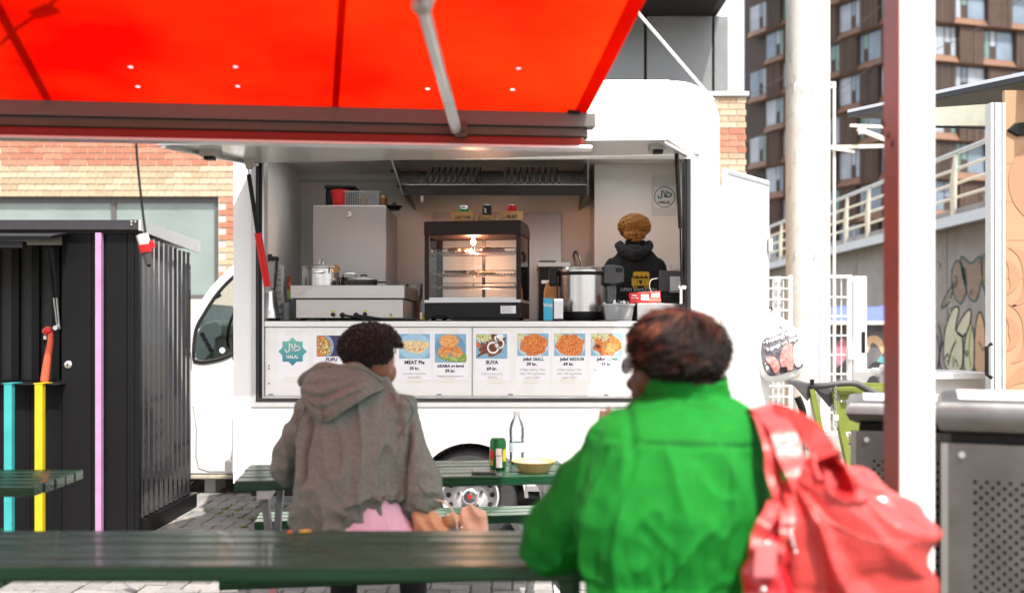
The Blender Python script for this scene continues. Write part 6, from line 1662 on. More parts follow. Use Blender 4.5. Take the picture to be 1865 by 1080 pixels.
# near table in the foreground
picnic('dark green picnic table in the foreground in front of the green jacket', -.92, 2.98, R(.0), 2.6, .50, 5, bench_off=.30, steel=False, benches=(True, False))
# table at the left edge
picnic('green picnic table at the left edge before the black shed', -2.90, 4.37, R(1.0), 1.82, .52, 5, bench_off=.28, legs_in=.55, steel=False, benches=(True, False))
TZ = .75
# ---- things on the tables
yt = 4.42
m_cbr = mat('beer_can_green', (.012, .13, .03), .3, metal=.5, var=.1)
x, y = PX(907, 4.64), 4.64
t = thing('beverage_can', 'green drink can with yellow and red bands on the far picnic table', 'can', (x, y, TZ + .001))
g = G(); cr2, H = .039, .143; g.lathe((x, y, TZ + .001), [(cr2*.8, 0), (cr2, .008), (cr2, H - .014), (cr2*.85, H - .003), (cr2*.85, H), (cr2*.78, H - .003), (0, H - .003)], 28); g.build('body', m_cbr, t, smooth=30)
def wrap(a0, a1, z0, z1, m):
    g = G(); n = 6; vs = [(x + (cr2+.0006)*math.sin(a0 + (a1-a0)*i/n), y - (cr2+.0006)*math.cos(a0 + (a1-a0)*i/n), z) for z in (TZ + z0, TZ + z1) for i in range(n+1)]
    g.add(vs, [(i, i+1, n+2+i, n+1+i) for i in range(n)]); g.build('print', m, t)
wrap(-.2, .5, .012, .065, m_paper); wrap(-1.3, -.5, .05, .09, m_red); wrap(.6, 1.3, .04, .095, m_yellow); wrap(-.25, .45, .068, .10, m_whiteprint); wrap(-1.2, -.6, .02, .045, m_yellow)
x, y = PX(941, 4.82), 4.82
t = thing('water_bottle', 'clear plastic water bottle standing behind the green can', 'bottle', (x, y, TZ + .001))
br = .037
g = G(); prof = [(br*.7, 0), (br, .01)]
for k in range(6): prof += [(br, .02 + k*.018), (br*.94, .029 + k*.018)]
prof += [(br, .135), (br, .17), (br*.8, .20), (br*.42, .225), (br*.40, .235)]
g.lathe((x, y, TZ + .001), prof, 24); g.build('body', glass('bottle_plastic', (.82, .87, .88), .08, 1.55, .15), t, smooth=40)
g = G(); g.lathe((x, y, TZ + .2365), [(br*.46, 0), (br*.46, .018), (0, .018)], 18); g.build('cap', m_frost, t, smooth=30)
g = G(); g.lathe((x, y, TZ + .06), [(br*1.012, 0), (br*1.012, .045)], 24); g.f = g.f[:-2]; g.m = g.m[:-2]; g.build('label', mat('bottle_label', (.55, .68, .70), .3, var=.2, scale=60), t, smooth=30)
x, y = PX(972, 4.56), 4.56
t = thing('food_bowl', 'shallow tan takeaway bowl with leftovers on the far picnic table', 'bowl', (x, y, TZ + .001))
g = G(); g.lathe((x, y, TZ + .001), [(.066, 0), (.098, .046), (.101, .047), (.101, .05), (.096, .048), (.064, .003), (0, .003)], 32); g.build('bowl', mat('tan_bowl', (.56, .42, .18), .6, var=.06), t, smooth=30)
g = G(); g.lathe((x, y, TZ + .036), [(.088, 0), (.05, .008), (0, .01)], 24)
for v in g.v: v.z += .004*noise.noise(v*60)
g.build('food', mat('leftovers', (.62, .42, .28), .6, var=.3, scale=60), t, smooth=40)
g = G(); g.cyl((x + .0, y, TZ + .045), (x + .03, y + .05, TZ + .085), .003, n=6); g.build('fork', m_whitepl, t)
y = 4.52; x = PX(881, y)
t = thing('phone', 'dark phone lying flat on the far picnic table beside the can', 'phone', (x, y, TZ + .001))
g = G(); g.box(x - .055, x + .055, y - .04, y + .04, TZ + .001, TZ + .010); g.build('case', m_darkpl, t, bevel=.003)
g = G(); g.box(x - .051, x + .051, y - .036, y + .036, TZ + .0102, TZ + .0108); g.build('screen', mat('phone_screen', (.02, .02, .025), .08, var=0), t)
# scraps on the near table
for u, v, col, lab in ((528, 973, (.50, .16, .06), 'small orange food scrap on the foreground table'), (556, 971, (.62, .42, .04), 'curled yellow food scrap on the foreground table')):
    Yq = .65*F/(v-600); g = G(); p_ = P(u, v, Yq); p_.z = .753
    g.ball(p_ + Vector((0, 0, .004)), (.022 if u > 540 else .013, .008, .006), 10, Matrix.Rotation(R(20), 3, 'Z'))
    g.build('food_scrap', mat('scrap_%d' % u, col, .6, var=.2), smooth=60, label=lab, cat='scrap')
# ================================================================== PEOPLE
def nz(p, f, o=0.0): return noise.noise(Vector((p.x*f[0] + o, p.y*f[1] + o*.7, p.z*f[2] - o)))
def ridge(p, f, o=0.0): return 1.0 - abs(nz(p, f, o))*2.0
def ell(c, rx, ry, n=28, tilt=0.0, e=2.3, lift=None):
    """horizontal super-ellipse ring; lift(angle) raises a point"""
    out = []
    for i in range(n):
        t = 2*math.pi*i/n; ct, st = math.cos(t), math.sin(t)
        x = rx*math.copysign(abs(ct)**(2/e), ct); y = ry*math.copysign(abs(st)**(2/e), st)
        out.append(Vector((c[0] + x, c[1] + y, c[2] + tilt*y + (lift(x, y) if lift else 0))))
    return out
def rows_to_rings(rows, lift=None, tilt=0.0):
    rings = []
    for v, u0, u1, Y, ry in rows:
        c = P((u0+u1)/2, v, Y); rings.append(ell(c, (u1-u0)/2/F*Y, ry, tilt=tilt, lift=lift))
    return rings
def foot(g, ankle, d, L=.22):
    a = Vector(ankle); d = Vector(d).normalized()
    g.limb([a + Vector((0, 0, -.03)), a + d*L*.35 + Vector((0, 0, -.045)), a + d*L*.72 + Vector((0, 0, -.055))], [.048, .045, .036], 12)
def legs(parent, hipL, hipR, knL, knR, anL, anR, m, m_shoe, r=(.095, .07, .055)):
    g = G()
    g.ball((Vector(hipL)+Vector(hipR))/2, (.17, .13, .12), 18)
    for h, k, a in ((hipL, knL, anL), (hipR, knR, anR)): g.limb([Vector(h), Vector(k), Vector(a)], list(r))
    me = blob(g, .012, 5)
    displace(me, lambda p, n: .004*nz(p, (20, 20, 8)))
    mesh_obj('trousers', me, m, parent)
    for a in (anL, anR):
        g = G(); foot(g, a, (0, 1, 0)); mesh_obj('shoe', blob(g, .009, 3), m_shoe, parent)
def hand(g, w, d, side, up=Vector((0, 0, 1)), s=1.0, curl=.5):
    """palm and five fingers at wrist w pointing along d"""
    w = Vector(w); d = Vector(d).normalized(); x = d.cross(up).normalized(); nrm = x.cross(d).normalized()
    g.limb([w, w + d*.04*s, w + d*.085*s], [.026*s, .030*s, .028*s], 10)
    for k in (-1, 1): g.limb([w + d*.03*s + x*.018*k*s, w + d*.085*s + x*.027*k*s], [.022*s, .016*s], 10)
    for i, (off, ln) in enumerate(((-.030, .060), (-.010, .072), (.011, .068), (.031, .052))):
        p0 = w + d*.085*s + x*off*s; p1 = p0 + (d - nrm*curl*.5).normalized()*ln*.5*s; p2 = p1 + (d - nrm*curl*1.6).normalized()*ln*.5*s
        g.limb([p0, p1, p2], [.0105*s, .0095*s, .008*s], 8)
    p0 = w + d*.03*s + x*.03*side*s; p1 = p0 + (d*.6 + x*side - nrm*.3).normalized()*.035*s; p2 = p1 + (d + x*side*.2 - nrm*.4).normalized()*.03*s
    g.limb([p0, p1, p2], [.013*s, .011*s, .009*s], 8)

# ------------------------------------------------------------------ person in the grey hoodie (seated, seen from behind)
bY = 3.90
P0_, PX0_, PZ0_ = P, PX, PZ          # the hoodie wearer's own depth is read 10 cm further away
def P(u, v, Y): return P0_(u, v, Y + .10)
def PX(u, Y): return PX0_(u, Y + .10)
def PZ(v, Y): return PZ0_(v, Y + .10)
boy = thing('person', 'person in a grey-green hoodie with dark curly hair seated at the far table', 'person', (PX(655, bY), bY, 0))
rows = [(1030, 552, 752, 3.80, .150), (1000, 542, 762, 3.80, .168), (965, 536, 762, 3.80, .168), (930, 536, 752, 3.80, .162), (880, 540, 742, 3.81, .158), (825, 545, 738, 3.84, .155),
        (775, 550, 740, 3.88, .148), (735, 560, 742, 3.92, .135), (705, 582, 732, 3.96, .112), (685, 606, 722, 4.0, .085), (670, 625, 712, 4.02, .062)]
cxb = PX(655, 3.8)
lift = None
g = G()
rings = []
for i, (v, u0, u1, Y, ry) in enumerate(rows):
    c = P((u0+u1)/2, v, Y); k = max(0.0, 1 - i/4.0)
    rings.append(ell(c, (u1-u0)/2/F*Y, ry, lift=(lambda x, y, k=k: k*(.31*smooth01(-.12, .03, x)*smooth01(.10, -.06, y)))))
g.loft(rings)
LS, LE, LW = P(584, 744, 3.93), P(529, 842, 3.97), P(600, 868, 4.22)
RS, RE, RW = P(729, 744, 3.93), P(772, 890, 3.80), P(752, 880, 4.10)
g.limb([LS, LS.lerp(LE, .5), LE, LE.lerp(LW, .5), LW], [.080, .074, .070, .062, .052])
g.limb([RS, RS.lerp(RE, .5), RE, RE.lerp(RW, .5), RW], [.082, .083, .088, .072, .054])
me = blob(g, .0065, 9)
def hood_fold(p, n):
    d = 0.0
    up = smooth01(.60, .95, p.z)
    # long soft vertical folds down the back, sharper towards the hem
    q = Vector((p.x + .12*(p.z - .8), p.y, p.z))
    d += .030*(ridge(q, (11, 5, 2.0), 4.1)**2 - .45) * (1 - .35*up)
    d += .004*nz(q, (26, 12, 6), 9.0)
    # creases bunching round the elbows and armpits
    for c, r in ((RE, .12), (LE, .11), (RS.lerp(RE, .25), .10), (LS.lerp(LE, .3), .09)):
        w = math.exp(-((p - c).length/r)**2); d += w*.018*(ridge(p, (6, 6, 16), 1.7) - .4)
    # deep folds where the sleeves hang against the back
    if n.y < .2:
        for (ua, va, ub, vb, dp, wd) in ((744, 765, 726, 935, .040, .012), (562, 765, 548, 885, .026, .010), (700, 800, 690, 900, .014, .016)):
            za, zb2 = PZ(va, 3.72), PZ(vb, 3.72); k = (za - p.z)/(za - zb2)
            if -.15 < k < 1.15:
                xe = PX(ua, 3.72) + (PX(ub, 3.72) - PX(ua, 3.72))*k + .008*math.sin(k*9)
                d -= dp*math.exp(-((p.x - xe)/wd)**2)*smooth01(-.12, .2, k)*smooth01(1.12, .85, k)
    # bunching over the hem
    w = math.exp(-((p.z - .68)/.07)**2); d += w*.018*ridge(p, (20, 8, 14), 6.0)
    # groove where the sleeve is set in
    for c, sx in ((RS, 1), (LS, -1)):
        e = (p.x - c.x)*sx - .012 - .25*max(0, c.z - p.z); d -= .006*math.exp(-(e/.008)**2)*smooth01(-.30, .02, p.z - c.z)
    return d
displace(me, hood_fold)
hd_o = mesh_obj('hoodie', me, m_hoodie, boy)
m_hseam = mat('dark_grey_stitching', (.035, .045, .038), .8, var=.05)
for pts in ([(716, 706), (742, 728), (752, 752), (738, 775), (724, 800)], [(568, 722), (552, 752), (540, 790), (536, 830)], [(760, 880), (780, 905), (792, 898)]):
    drape_seam(hd_o, pts, .0014, m_hseam, boy)
# hood lying on the shoulders: a draped pouch with a rolled rim
Tc = catmull([P(560, 700, 3.93), P(570, 679, 3.90), P(598, 668, 3.875), P(636, 668, 3.86), P(670, 672, 3.87), P(706, 697, 3.95)], 8)
Bc = catmull([P(557, 707, 3.90), P(565, 733, 3.79), P(598, 764, 3.742), P(640, 741, 3.742), P(680, 716, 3.785), P(711, 704, 3.90)], 8)
nS, nT = len(Tc), 22
front, backr = [], []
for i_ in range(nS):
    s_ = i_/(nS-1); a_, b_ = Tc[i_], Bc[i_]; fr_, bk_ = [], []
    amp = .062*math.sin(math.pi*min(1, max(0, s_*.92 + .06)))**.7*(1.15 - .45*s_)
    for j_ in range(nT):
        t_ = j_/(nT-1); p_ = a_.lerp(b_, t_); bul = amp*math.sin(math.pi*(t_*.86 + .10))**.75
        cr = 0.0
        for c0, w0, h0, k0 in ((.30, .05, .016, .18), (.52, .06, .020, .30), (.74, .05, .014, .10), (.12, .04, .010, -.1)):   # long creases sweeping from the tip to the right neck
            cc_ = c0 + k0*(.5 - s_); cr -= h0*math.exp(-((t_ - cc_)/w0)**2)*math.sin(math.pi*s_)
        cr -= .016*math.exp(-((s_ - .40)/.025)**2)*smooth01(.2, .9, t_)           # centre seam
        cr += .004*noise.noise(Vector((s_*6, t_*5, 2.2)))
        d_ = bul + cr
        fr_.append(p_ + Vector((0, -d_, .25*d_*(.5 - t_))))
        bk_.append(p_ + Vector((0, .030, 0)))
    front.append(fr_ + bk_[::-1])
g = G(); g.loft(front); g.build('hood', m_hoodie, boy, smooth=70, weld=True)
g = G(); g.tube([p_ + Vector((0, -.012, .004)) for p_ in Tc], [.016 + .006*math.sin(k_*.5) for k_ in range(nS)], 12); g.build('hood_rim', m_hoodie, boy, smooth=70)
# pink shirt showing below the hoodie
g = G(); g.loft(rows_to_rings([(1012, 560, 770, 3.82, .150), (985, 552, 780, 3.79, .160), (960, 560, 772, 3.80, .152), (915, 590, 744, 3.81, .140), (880, 600, 730, 3.82, .12)]))
me = blob(g, .007, 5); displace(me, lambda p, n: .012*(ridge(Vector((p.x + .3*(p.z - .6), p.y, p.z)), (14, 6, 2), 2.2) - .4))
mesh_obj('shirt', me, m_pink, boy)
hz_ = .54
legs(boy, (cxb - .09, 3.95, hz_), (cxb + .09, 3.95, hz_), (cxb - .14, 4.34, .52), (cxb + .16, 4.34, .52), (cxb - .13, 4.32, .09), (cxb + .17, 4.36, .09), m_trouser, m_whitepl)
# head, ear, neck
g = G(); hc_ = P(690, 652, 3.98)
g.ball(hc_, (.078, .098, .098), 20); g.ball(P(702, 676, 4.04), (.060, .062, .058), 16)
g.limb([P(668, 700, 3.96), P(682, 668, 3.98)], [.062, .058], 14)
g.limb([P(706, 668, 4.10), P(718, 680, 4.135)], [.02, .014], 10)                       # nose
g.ball(P(700, 692, 4.12), (.024, .012, .010), 10)                                        # lips
g.ball(P(697, 700, 4.09), (.03, .025, .02), 10)                                          # chin
mesh_obj('head', blob(g, .006, 4), m_skin_b, boy)
g = G(); ec = P(712, 666, 3.945); rot = Matrix.Rotation(R(20), 3, 'Y') @ Matrix.Rotation(R(-25), 3, 'Z')
g.tube([ec + rot @ Vector((0, .020*math.sin(a*math.pi/8 - .6), .033*math.cos(a*math.pi/8 - .6))) for a in range(16)], .007, 8, closed=True); g.ball(ec, (.007, .018, .030), 10, rot); mesh_obj('ear', blob(g, .0035, 3), m_skin_b, boy)
for hh, sd_ in ((LW, 1), (RW, -1)):
    g = G(); hand(g, hh + Vector((0, .02, -.01)), Vector((.25*sd_, 1, -.12)), sd_, curl=.4); mesh_obj('hand', blob(g, .005, 2), m_skin_b, boy)
# curly hair: a cap of many small curls
rh = random.Random(11)
g = G(); hcc = P(681, 636, 3.965)
core = G(); core.ball(hcc, (.118, .118, .098), 20)
def curl(g, c, n_, r, tw, rad):
    x, y = g.frame_of(n_); pts = []
    for i in range(7):
        a = tw + i*1.05; pts.append(c + n_*(i*.0032) + x*(r*math.cos(a)) + y*(r*math.sin(a)))
    g.tube(pts, rad, 4, cap=False)
for k in range(2600):
    z = rh.uniform(-.62, 1); a = rh.uniform(0, 2*math.pi); s_ = math.sqrt(1 - z*z); n_ = Vector((s_*math.cos(a), s_*math.sin(a), z))
    if n_.y > .45 and n_.z < .35: continue                       # face
    if n_.x > .30 and n_.z < .12 and n_.y > -.55: continue       # faded right temple, ear
    if n_.z < -.48 and n_.x > .2: continue
    lump = 1 + .07*noise.noise(n_*3.2)
    tp_ = 1 - .26*max(0, -n_.z); c = hcc + Vector((n_.x*.114*tp_, n_.y*.112*tp_, n_.z*.094))*lump*rh.uniform(.93, 1.05)
    curl(g, c, n_, rh.uniform(.006, .011), rh.uniform(0, 6), rh.uniform(.0022, .0034))
g.build('hair', m_hair_b, boy, smooth=60)
me = bpy.data.meshes.new('hair_cap'); keep = []
core2 = G(); core2.ball(hcc, (.102, .100, .086), 26)
for f in core2.f:
    c = sum((core2.v[i] for i in f), Vector())/len(f) - hcc; n_ = Vector((c.x/.118, c.y/.112, c.z/.096))
    if (n_.y > .45 and n_.z < .35) or (n_.x > .32 and n_.z < .10 and n_.y > -.5): continue
    keep.append(f)
core2.f = keep; core2.m = [0]*len(keep); core2.build('hair_cap', m_hair_b, boy, smooth=60)

# tan handbag and paper bag on the bench beside the hoodie
Yb = 3.78
tb = thing('tan_handbag', 'open tan leather bag with thin strap on the bench beside the hoodie', 'bag', (PX(815, Yb), Yb, .442))
m_tan = mat('tan_leather', (.55, .31, .155), .5, var=.14, scale=14, bump=.35, bscale=70); m_tan2 = mat('pale_tan_suede', (.62, .42, .29), .7, var=.14, scale=18, bump=.3, bscale=90)
def bagloft(name, rows, m, parent, f, amp, o):
    g = G(); rg = []
    for v, u0, u1, Y, ry in rows:
        c = P((u0+u1)/2, v, Y); rg.append(ell(c, (u1-u0)/2/F*Y, ry, e=4.0))
    g.loft(rg); me = blob(g, .005, 3); displace(me, lambda p, n: amp*(ridge(Vector((p.x + p.z*.5, p.y, p.z)), f, o) - .4))
    for v in me.vertices: v.co.z = max(v.co.z, .4425)
    return mesh_obj(name, me, m, parent)
bagloft('side', [(1048, 762, 832, Yb, .05), (990, 755, 832, Yb, .055), (955, 756, 824, Yb - .01, .045), (936, 758, 806, Yb - .02, .03), (920, 756, 790, Yb - .02, .012)], m_tan, tb, (16, 8, 10), .016, 3.3)
bagloft('body', [(1048, 826, 904, Yb, .05), (985, 830, 902, Yb, .05), (950, 838, 897, Yb, .045), (930, 840, 888, Yb, .03), (913, 842, 872, Yb, .012)], m_tan2, tb, (18, 8, 9), .015, 5.1)
g = G(); g.ball(P(826, 938, Yb - .02), (.035, .035, .03), 12); me = blob(g, .005, 3); mesh_obj('pocket', me, m_tan, tb)
g = G(); g.tube(catmull([P(796, 902, Yb - .03), P(812, 906, Yb - .05), P(825, 918, Yb - .06), P(832, 935, Yb - .06), P(836, 955, Yb - .06)], 5), .004, 6); g.build('strap', mat('beige_cord', (.62, .55, .45), .6), tb, smooth=50)
for c in (P(843, 952, Yb - .066), P(818, 930, Yb - .06)):
    g = G(); g.ball(c, .006, 8); g.build('stud', m_chrome, tb, smooth=50)

P, PX, PZ = P0_, PX0_, PZ0_
# ------------------------------------------------------------------ woman in the green jacket (foreground)
wY = 2.45
wo = thing('person', 'person in a bright green jacket with short reddish-brown hair in the foreground', 'person', (PX(1235, wY), wY, 0))
rows = [(1330, 1075, 1395, 2.46, .165), (1230, 1065, 1395, 2.46, .170), (1130, 1058, 1396, 2.46, .165), (1075, 1062, 1390, 2.46, .155), (1045, 1068, 1386, 2.46, .148), (1000, 1060, 1396, 2.46, .160),
        (930, 1056, 1402, 2.46, .165), (860, 1064, 1402, 2.48, .162), (805, 1075, 1400, 2.50, .152), (772, 1092, 1392, 2.52, .138), (748, 1118, 1374, 2.54, .118), (728, 1150, 1345, 2.55, .098), (712, 1180, 1315, 2.55, .082)]
g = G(); g.loft(rows_to_rings(rows))
LS, LE, LW = P(1124, 818, 2.52), P(1008, 995, 2.60), P(1085, 830, 2.80)
RS, RE, RW = P(1352, 812, 2.52), P(1402, 985, 2.55), P(1290, 985, 2.85)
g.limb([LS, LS.lerp(LE, .35), LS.lerp(LE, .7), LE, LE.lerp(LW, .5), LW], [.090, .094, .092, .085, .070, .05])
g.limb([RS, RS.lerp(RE, .5), RE, RE.lerp(RW, .5), RW], [.092, .092, .082, .068, .05])
me = blob(g, .0062, 5)
zyoke, zwaist = PZ(806, 2.33), PZ(1045, 2.31)
def jac(p, n):
    d = 0.0; back = max(0.0, -n.y)
    q = Vector((p.x + .08*(p.z - 1.0), p.y, p.z))
    below = smooth01(zyoke + .01, zyoke - .05, p.z)
    d += .036*(max(0, ridge(Vector((q.x + .035*math.sin(q.z*9 + q.x*4), q.y, q.z)), (7.0, 4, 1.3), 21.4))**2 - .35)*below*(.65 + .5*nz(p, (4, 4, 5), 8.0))
    d += .008*(max(0, ridge(Vector((q.x - q.z*.45, q.y, q.z)), (10, 8, 5), 5.5))**4 - .25)*below
    d += .004*nz(Vector((q.x + q.z*.5, q.y, q.z)), (18, 10, 9), 2.0)
    w = math.exp(-((p.z - zwaist)/.045)**2); d += w*.010*(ridge(p, (34, 10, 6), 5.0) - .5)
    w = math.exp(-((p.z - zwaist - .09)/.05)**2); d += w*.006*(ridge(Vector((p.x + p.z*.6, p.y, p.z)), (14, 10, 8), 7.0) - .4)
    d -= .0065*math.exp(-((p.z - zyoke - .012*math.cos(p.x*6))/.006)**2)*smooth01(.3, .8, back)
    xc = PX(1328, 2.33); d -= .006*math.exp(-((p.x - xc)/.006)**2)*below*smooth01(.3, .7, back)
    for c, r in ((LE, .14), (LS.lerp(LE, .3), .13), (RE, .12)):
        w = math.exp(-((p - c).length/r)**2); d += w*.018*(ridge(Vector((p.x - p.z*.5, p.y, p.z + p.x*.5)), (8, 8, 11), 3.7) - .4)
    e = (LS.x - p.x) + .02 - .32*max(0, LS.z - p.z); d -= .009*math.exp(-(e/.012)**2)*smooth01(-.32, .0, p.z - LS.z)
    return d
displace(me, jac)
jk = mesh_obj('jacket', me, m_jacket, wo)
m_jseam = mat('dark_green_stitching', (.002, .085, .012), .7, var=.05)
for pts, r_ in (([(1098, 812), (1160, 806), (1240, 804), (1320, 806), (1392, 812)], .0013), ([(1098, 818), (1160, 812), (1240, 810), (1320, 812), (1392, 818)], .0009), ([(1328, 812), (1330, 880), (1328, 960), (1322, 1035)], .0011),
                ([(1108, 752), (1092, 790), (1080, 840), (1070, 900), (1066, 950)], .0013), ([(1176, 745), (1240, 738), (1310, 742)], .0010), ([(1384, 760), (1392, 800), (1390, 860), (1386, 930)], .0011)):
    drape_seam(jk, pts, r_, m_jseam, wo)
# stand-up collar
g = G(); cc = P(1252, 711, 2.55)
ro, n = [], 30
for (rx, ry, dz) in ((.112, .095, -.02), (.104, .090, .01), (.108, .094, .030), (.100, .086, .034), (.092, .080, .008), (.094, .080, -.02)):
    ro.append([cc + Vector((rx*math.cos(2*math.pi*i/n), ry*math.sin(2*math.pi*i/n), dz + .012*math.sin(4*math.pi*i/n + 1) - .02*max(0, math.sin(2*math.pi*i/n)))) for i in range(n)])
g.loft(ro, closed=True); me = blob(g, .006, 3); displace(me, lambda p, n: .006*(ridge(p, (26, 26, 12), 2.0) - .5)); mesh_obj('collar', me, m_jacket, wo)
hx = PX(1235, 2.46)
legs(wo, (hx - .10, 2.48, .54), (hx + .10, 2.48, .54), (hx - .13, 2.90, .56), (hx + .12, 2.90, .56), (hx - .12, 2.90, .09), (hx + .13, 2.88, .09), m_trouser, m_blackpl)
# head turned to the left
g = G(); hc_ = P(1226, 652, 2.56)
g.ball(hc_, (.092, .095, .105), 20); g.limb([P(1248, 725, 2.54), P(1238, 690, 2.55)], [.065, .062], 14); g.limb([P(1275, 722, 2.55), P(1262, 672, 2.56)], [.060, .062], 14)
fd = Vector((-.78, .55, -.28)).normalized()
fc = hc_ + fd*.058 + Vector((0, 0, -.035)); g.ball(fc, (.060, .060, .070), 16)
g.limb([hc_ + fd*.098 + Vector((0, 0, -.005)), hc_ + fd*.128 + Vector((0, 0, -.035))], [.014, .017], 10)
g.ball(hc_ + fd*.108 + Vector((0, 0, -.068)), (.022, .026, .012), 10); g.ball(hc_ + fd*.095 + Vector((0, 0, -.10)), .026, 10)
mesh_obj('head', blob(g, .006, 4), m_skin_w, wo)
# glasses
sidev = Vector((fd.y, -fd.x, 0)).normalized()
gp = thing('glasses', 'pale-framed glasses worn by the person in the green jacket', 'glasses', tuple(hc_ + fd*.115))
fd2 = Vector((fd.x, fd.y, 0)).normalized()
for s in (-1, 1):
    c = hc_ + fd2*.118 + sidev*(.034*s) + Vector((0, 0, -.022)); upv = Vector((0, 0, 1))
    pts = [c + sidev*(.027*math.cos(a*math.pi/8)) + upv*(.021*math.sin(a*math.pi/8)) for a in range(16)]
    g = G(); g.tube(pts, .0028, 6, closed=True); fo = g.build('frame', m_darkpl, gp, smooth=50)
    g = G(); g.prism(pts, tuple(fd2*.002)); g.build('lens', mat('glare_lens', (.85, .87, .92), .1, trans=.3, ior=1.2, var=0), fo)
    g = G(); q0 = c + sidev*(.028*s); g.bar(q0, q0 - fd2*.075 + sidev*(.010*s), .004, .010); g.build('temple', m_darkpl, fo)
g = G(); c = hc_ + fd2*.120 + Vector((0, 0, -.016)); g.bar(c - sidev*.008, c + sidev*.008, .004, .004); g.build('bridge', m_darkpl, gp)
for hw_, sd_ in ((LW, -1),):
    g = G(); hand(g, P(1102, 840, 2.79), Vector((.15, -.12, 1)), 1, up=Vector((0, -1, 0)), curl=.7); mesh_obj('hand', blob(g, .005, 2), m_skin_w, wo)
g = G(); hand(g, RW, Vector((-.6, .6, .1)), 1); mesh_obj('hand', blob(g, .005, 2), m_skin_w, wo)
# hair: swept strands in several browns over a cap
M_HW = [mat('hair_black_brown', (.011, .007, .006), .62, spec=.22, var=.2), mat('hair_dark_brown', (.032, .012, .008), .60, spec=.22, var=.2), mat('hair_auburn', (.085, .022, .010), .58, spec=.25, var=.2), mat('hair_copper', (.20, .065, .024), .58, spec=.25, var=.2)]
hcw = P(1232, 640, 2.55); HR_ = (.126, .126, .104)
core = G(); core.ball(hcw, tuple(r*.93 for r in HR_), 28); keep = []
for f in core.f:
    c = sum((core.v[i] for i in f), Vector())/len(f) - hcw; n_ = Vector((c.x/HR_[0], c.y/HR_[1], c.z/HR_[2])).normalized()
    if n_.dot(fd) > .55 and n_.z < .35: continue
    if n_.z < -.80: continue
    keep.append(f)
core.f = keep; core.m = [0]*len(keep); core.build('hair_cap', M_HW[0], wo, smooth=60)
g = G(); rh = random.Random(4)
crown = Vector((.15, -.25, .95)).normalized()
for k in range(5200):
    z = rh.uniform(-.70, 1); a = rh.uniform(0, 2*math.pi); s_ = math.sqrt(1 - z*z); n_ = Vector((s_*math.cos(a), s_*math.sin(a), z))
    if n_.dot(fd) > .50 and n_.z < .35: continue
    if n_.z < -.45 and n_.dot(fd) > .1: continue
    away = (n_ - crown*n_.dot(crown)); away = away.normalized() if away.length > .05 else Vector((1, 0, 0))
    tang = (away*.8 + n_.cross(crown)*(.55 + .8*noise.noise(n_*2.1)) + Vector((0, 0, -.25))).normalized()
    ln = rh.uniform(.05, .11); pts = []; lft = rh.uniform(.94, 1.04); kick = rh.uniform(-.02, .10) + (.12 if rh.random() < .06 else 0)
    for i in range(6):
        t_ = i/5; d_ = (n_ + tang*(ln/.12)*t_).normalized()
        wob = .05*math.sin(t_*4 + k) 
        rad = lft + .05*math.sin(t_*math.pi) + wob*.25 + kick*t_*t_
        pts.append(hcw + Vector((d_.x*HR_[0], d_.y*HR_[1], d_.z*HR_[2]))*rad)
    v = .9*noise.noise(n_*3.6 + Vector((3, 1, 7))) + .22*n_.z - .25*n_.x + rh.uniform(-.16, .16)
    g.k = 0 if v < .14 else 1 if v < .38 else 2 if v < .62 else 3
    g.tube(pts, [.0022, .0022, .0020, .0017, .0012, .0004], 4, cap=False)
g.build('hair', M_HW, wo, smooth=60)

# red shoulder bag with straps
yq = 2.27
rb = thing('red_shoulder_bag', 'large coral red leather shoulder bag hanging beside the green jacket', 'bag', tuple(P(1540, 1150, yq)))
g = G()
for u, v, Y, r in ((1520, 985, 2.28, (.155, .10, .15)), (1590, 975, 2.27, (.12, .08, .115)), (1632, 972, 2.27, (.068, .05, .075)), (1490, 890, 2.30, (.075, .065, .075)), (1555, 900, 2.28, (.08, .06, .06)), (1560, 1080, 2.28, (.15, .10, .13)), (1470, 1060, 2.30, (.10, .08, .14))):
    g.ball(P(u, v, Y), r, 18)
me = blob(g, .0065, 9)
def inmouth(p):
    u = CU + p.x/p.y*F; v = CV - (p.z - CAMZ)/p.y*F
    c, s = math.cos(R(52)), math.sin(R(52)); du, dv = u - 1522, v - 868
    a, b = (du*c + dv*s)/52, (-du*s + dv*c)/24
    return a*a + b*b
def bagf(p, n):
    q = Vector((p.x*.8 + p.z*.6, p.y, p.z*.8 - p.x*.6))
    u_ = CU + p.x/p.y*F; v_ = CV - (p.z - CAMZ)/p.y*F; a_ = math.atan2(v_ - 845, u_ - 1425); r_ = math.hypot(u_ - 1425, v_ - 845)
    fr_ = 1 - abs(noise.noise(Vector((a_*3.4 + .15*math.sin(r_*.02), 2.7 + p.y*3, 5.1))))*2.4
    d = .046*(fr_ - .3)*smooth01(20, 110, r_) + .012*(ridge(q, (7, 6, 9), 3.1) - .5)
    e = inmouth(p)
    if n.y < -.05 and e < 1.7:
        k = smooth01(1.05, .55, e)
        return n*d*(1-k) + Vector((0, .075*k, 0)) + Vector((0, -.022, 0))*math.exp(-((e - 1.25)/.28)**2)
    return d
displace(me, bagf)
me.materials.clear()
ob_ = mesh_obj('body', me, [m_redbag, m_redbag_d], rb)
off = offset_of(rb)
ell_ = lambda k: [(1522 + 52*k*math.cos(a*math.pi/8)*math.cos(R(52)) - 24*k*math.sin(a*math.pi/8)*math.sin(R(52)), 868 + 52*k*math.cos(a*math.pi/8)*math.sin(R(52)) + 24*k*math.sin(a*math.pi/8)*math.cos(R(52))) for a in range(16)]
drape_seam(ob_, ell_(1.06), .0055, m_redbag, rb, 'piping', lift=.002, closed=True)
m_bstitch = mat('pale_red_stitching', (.60, .16, .15), .6, var=.05)
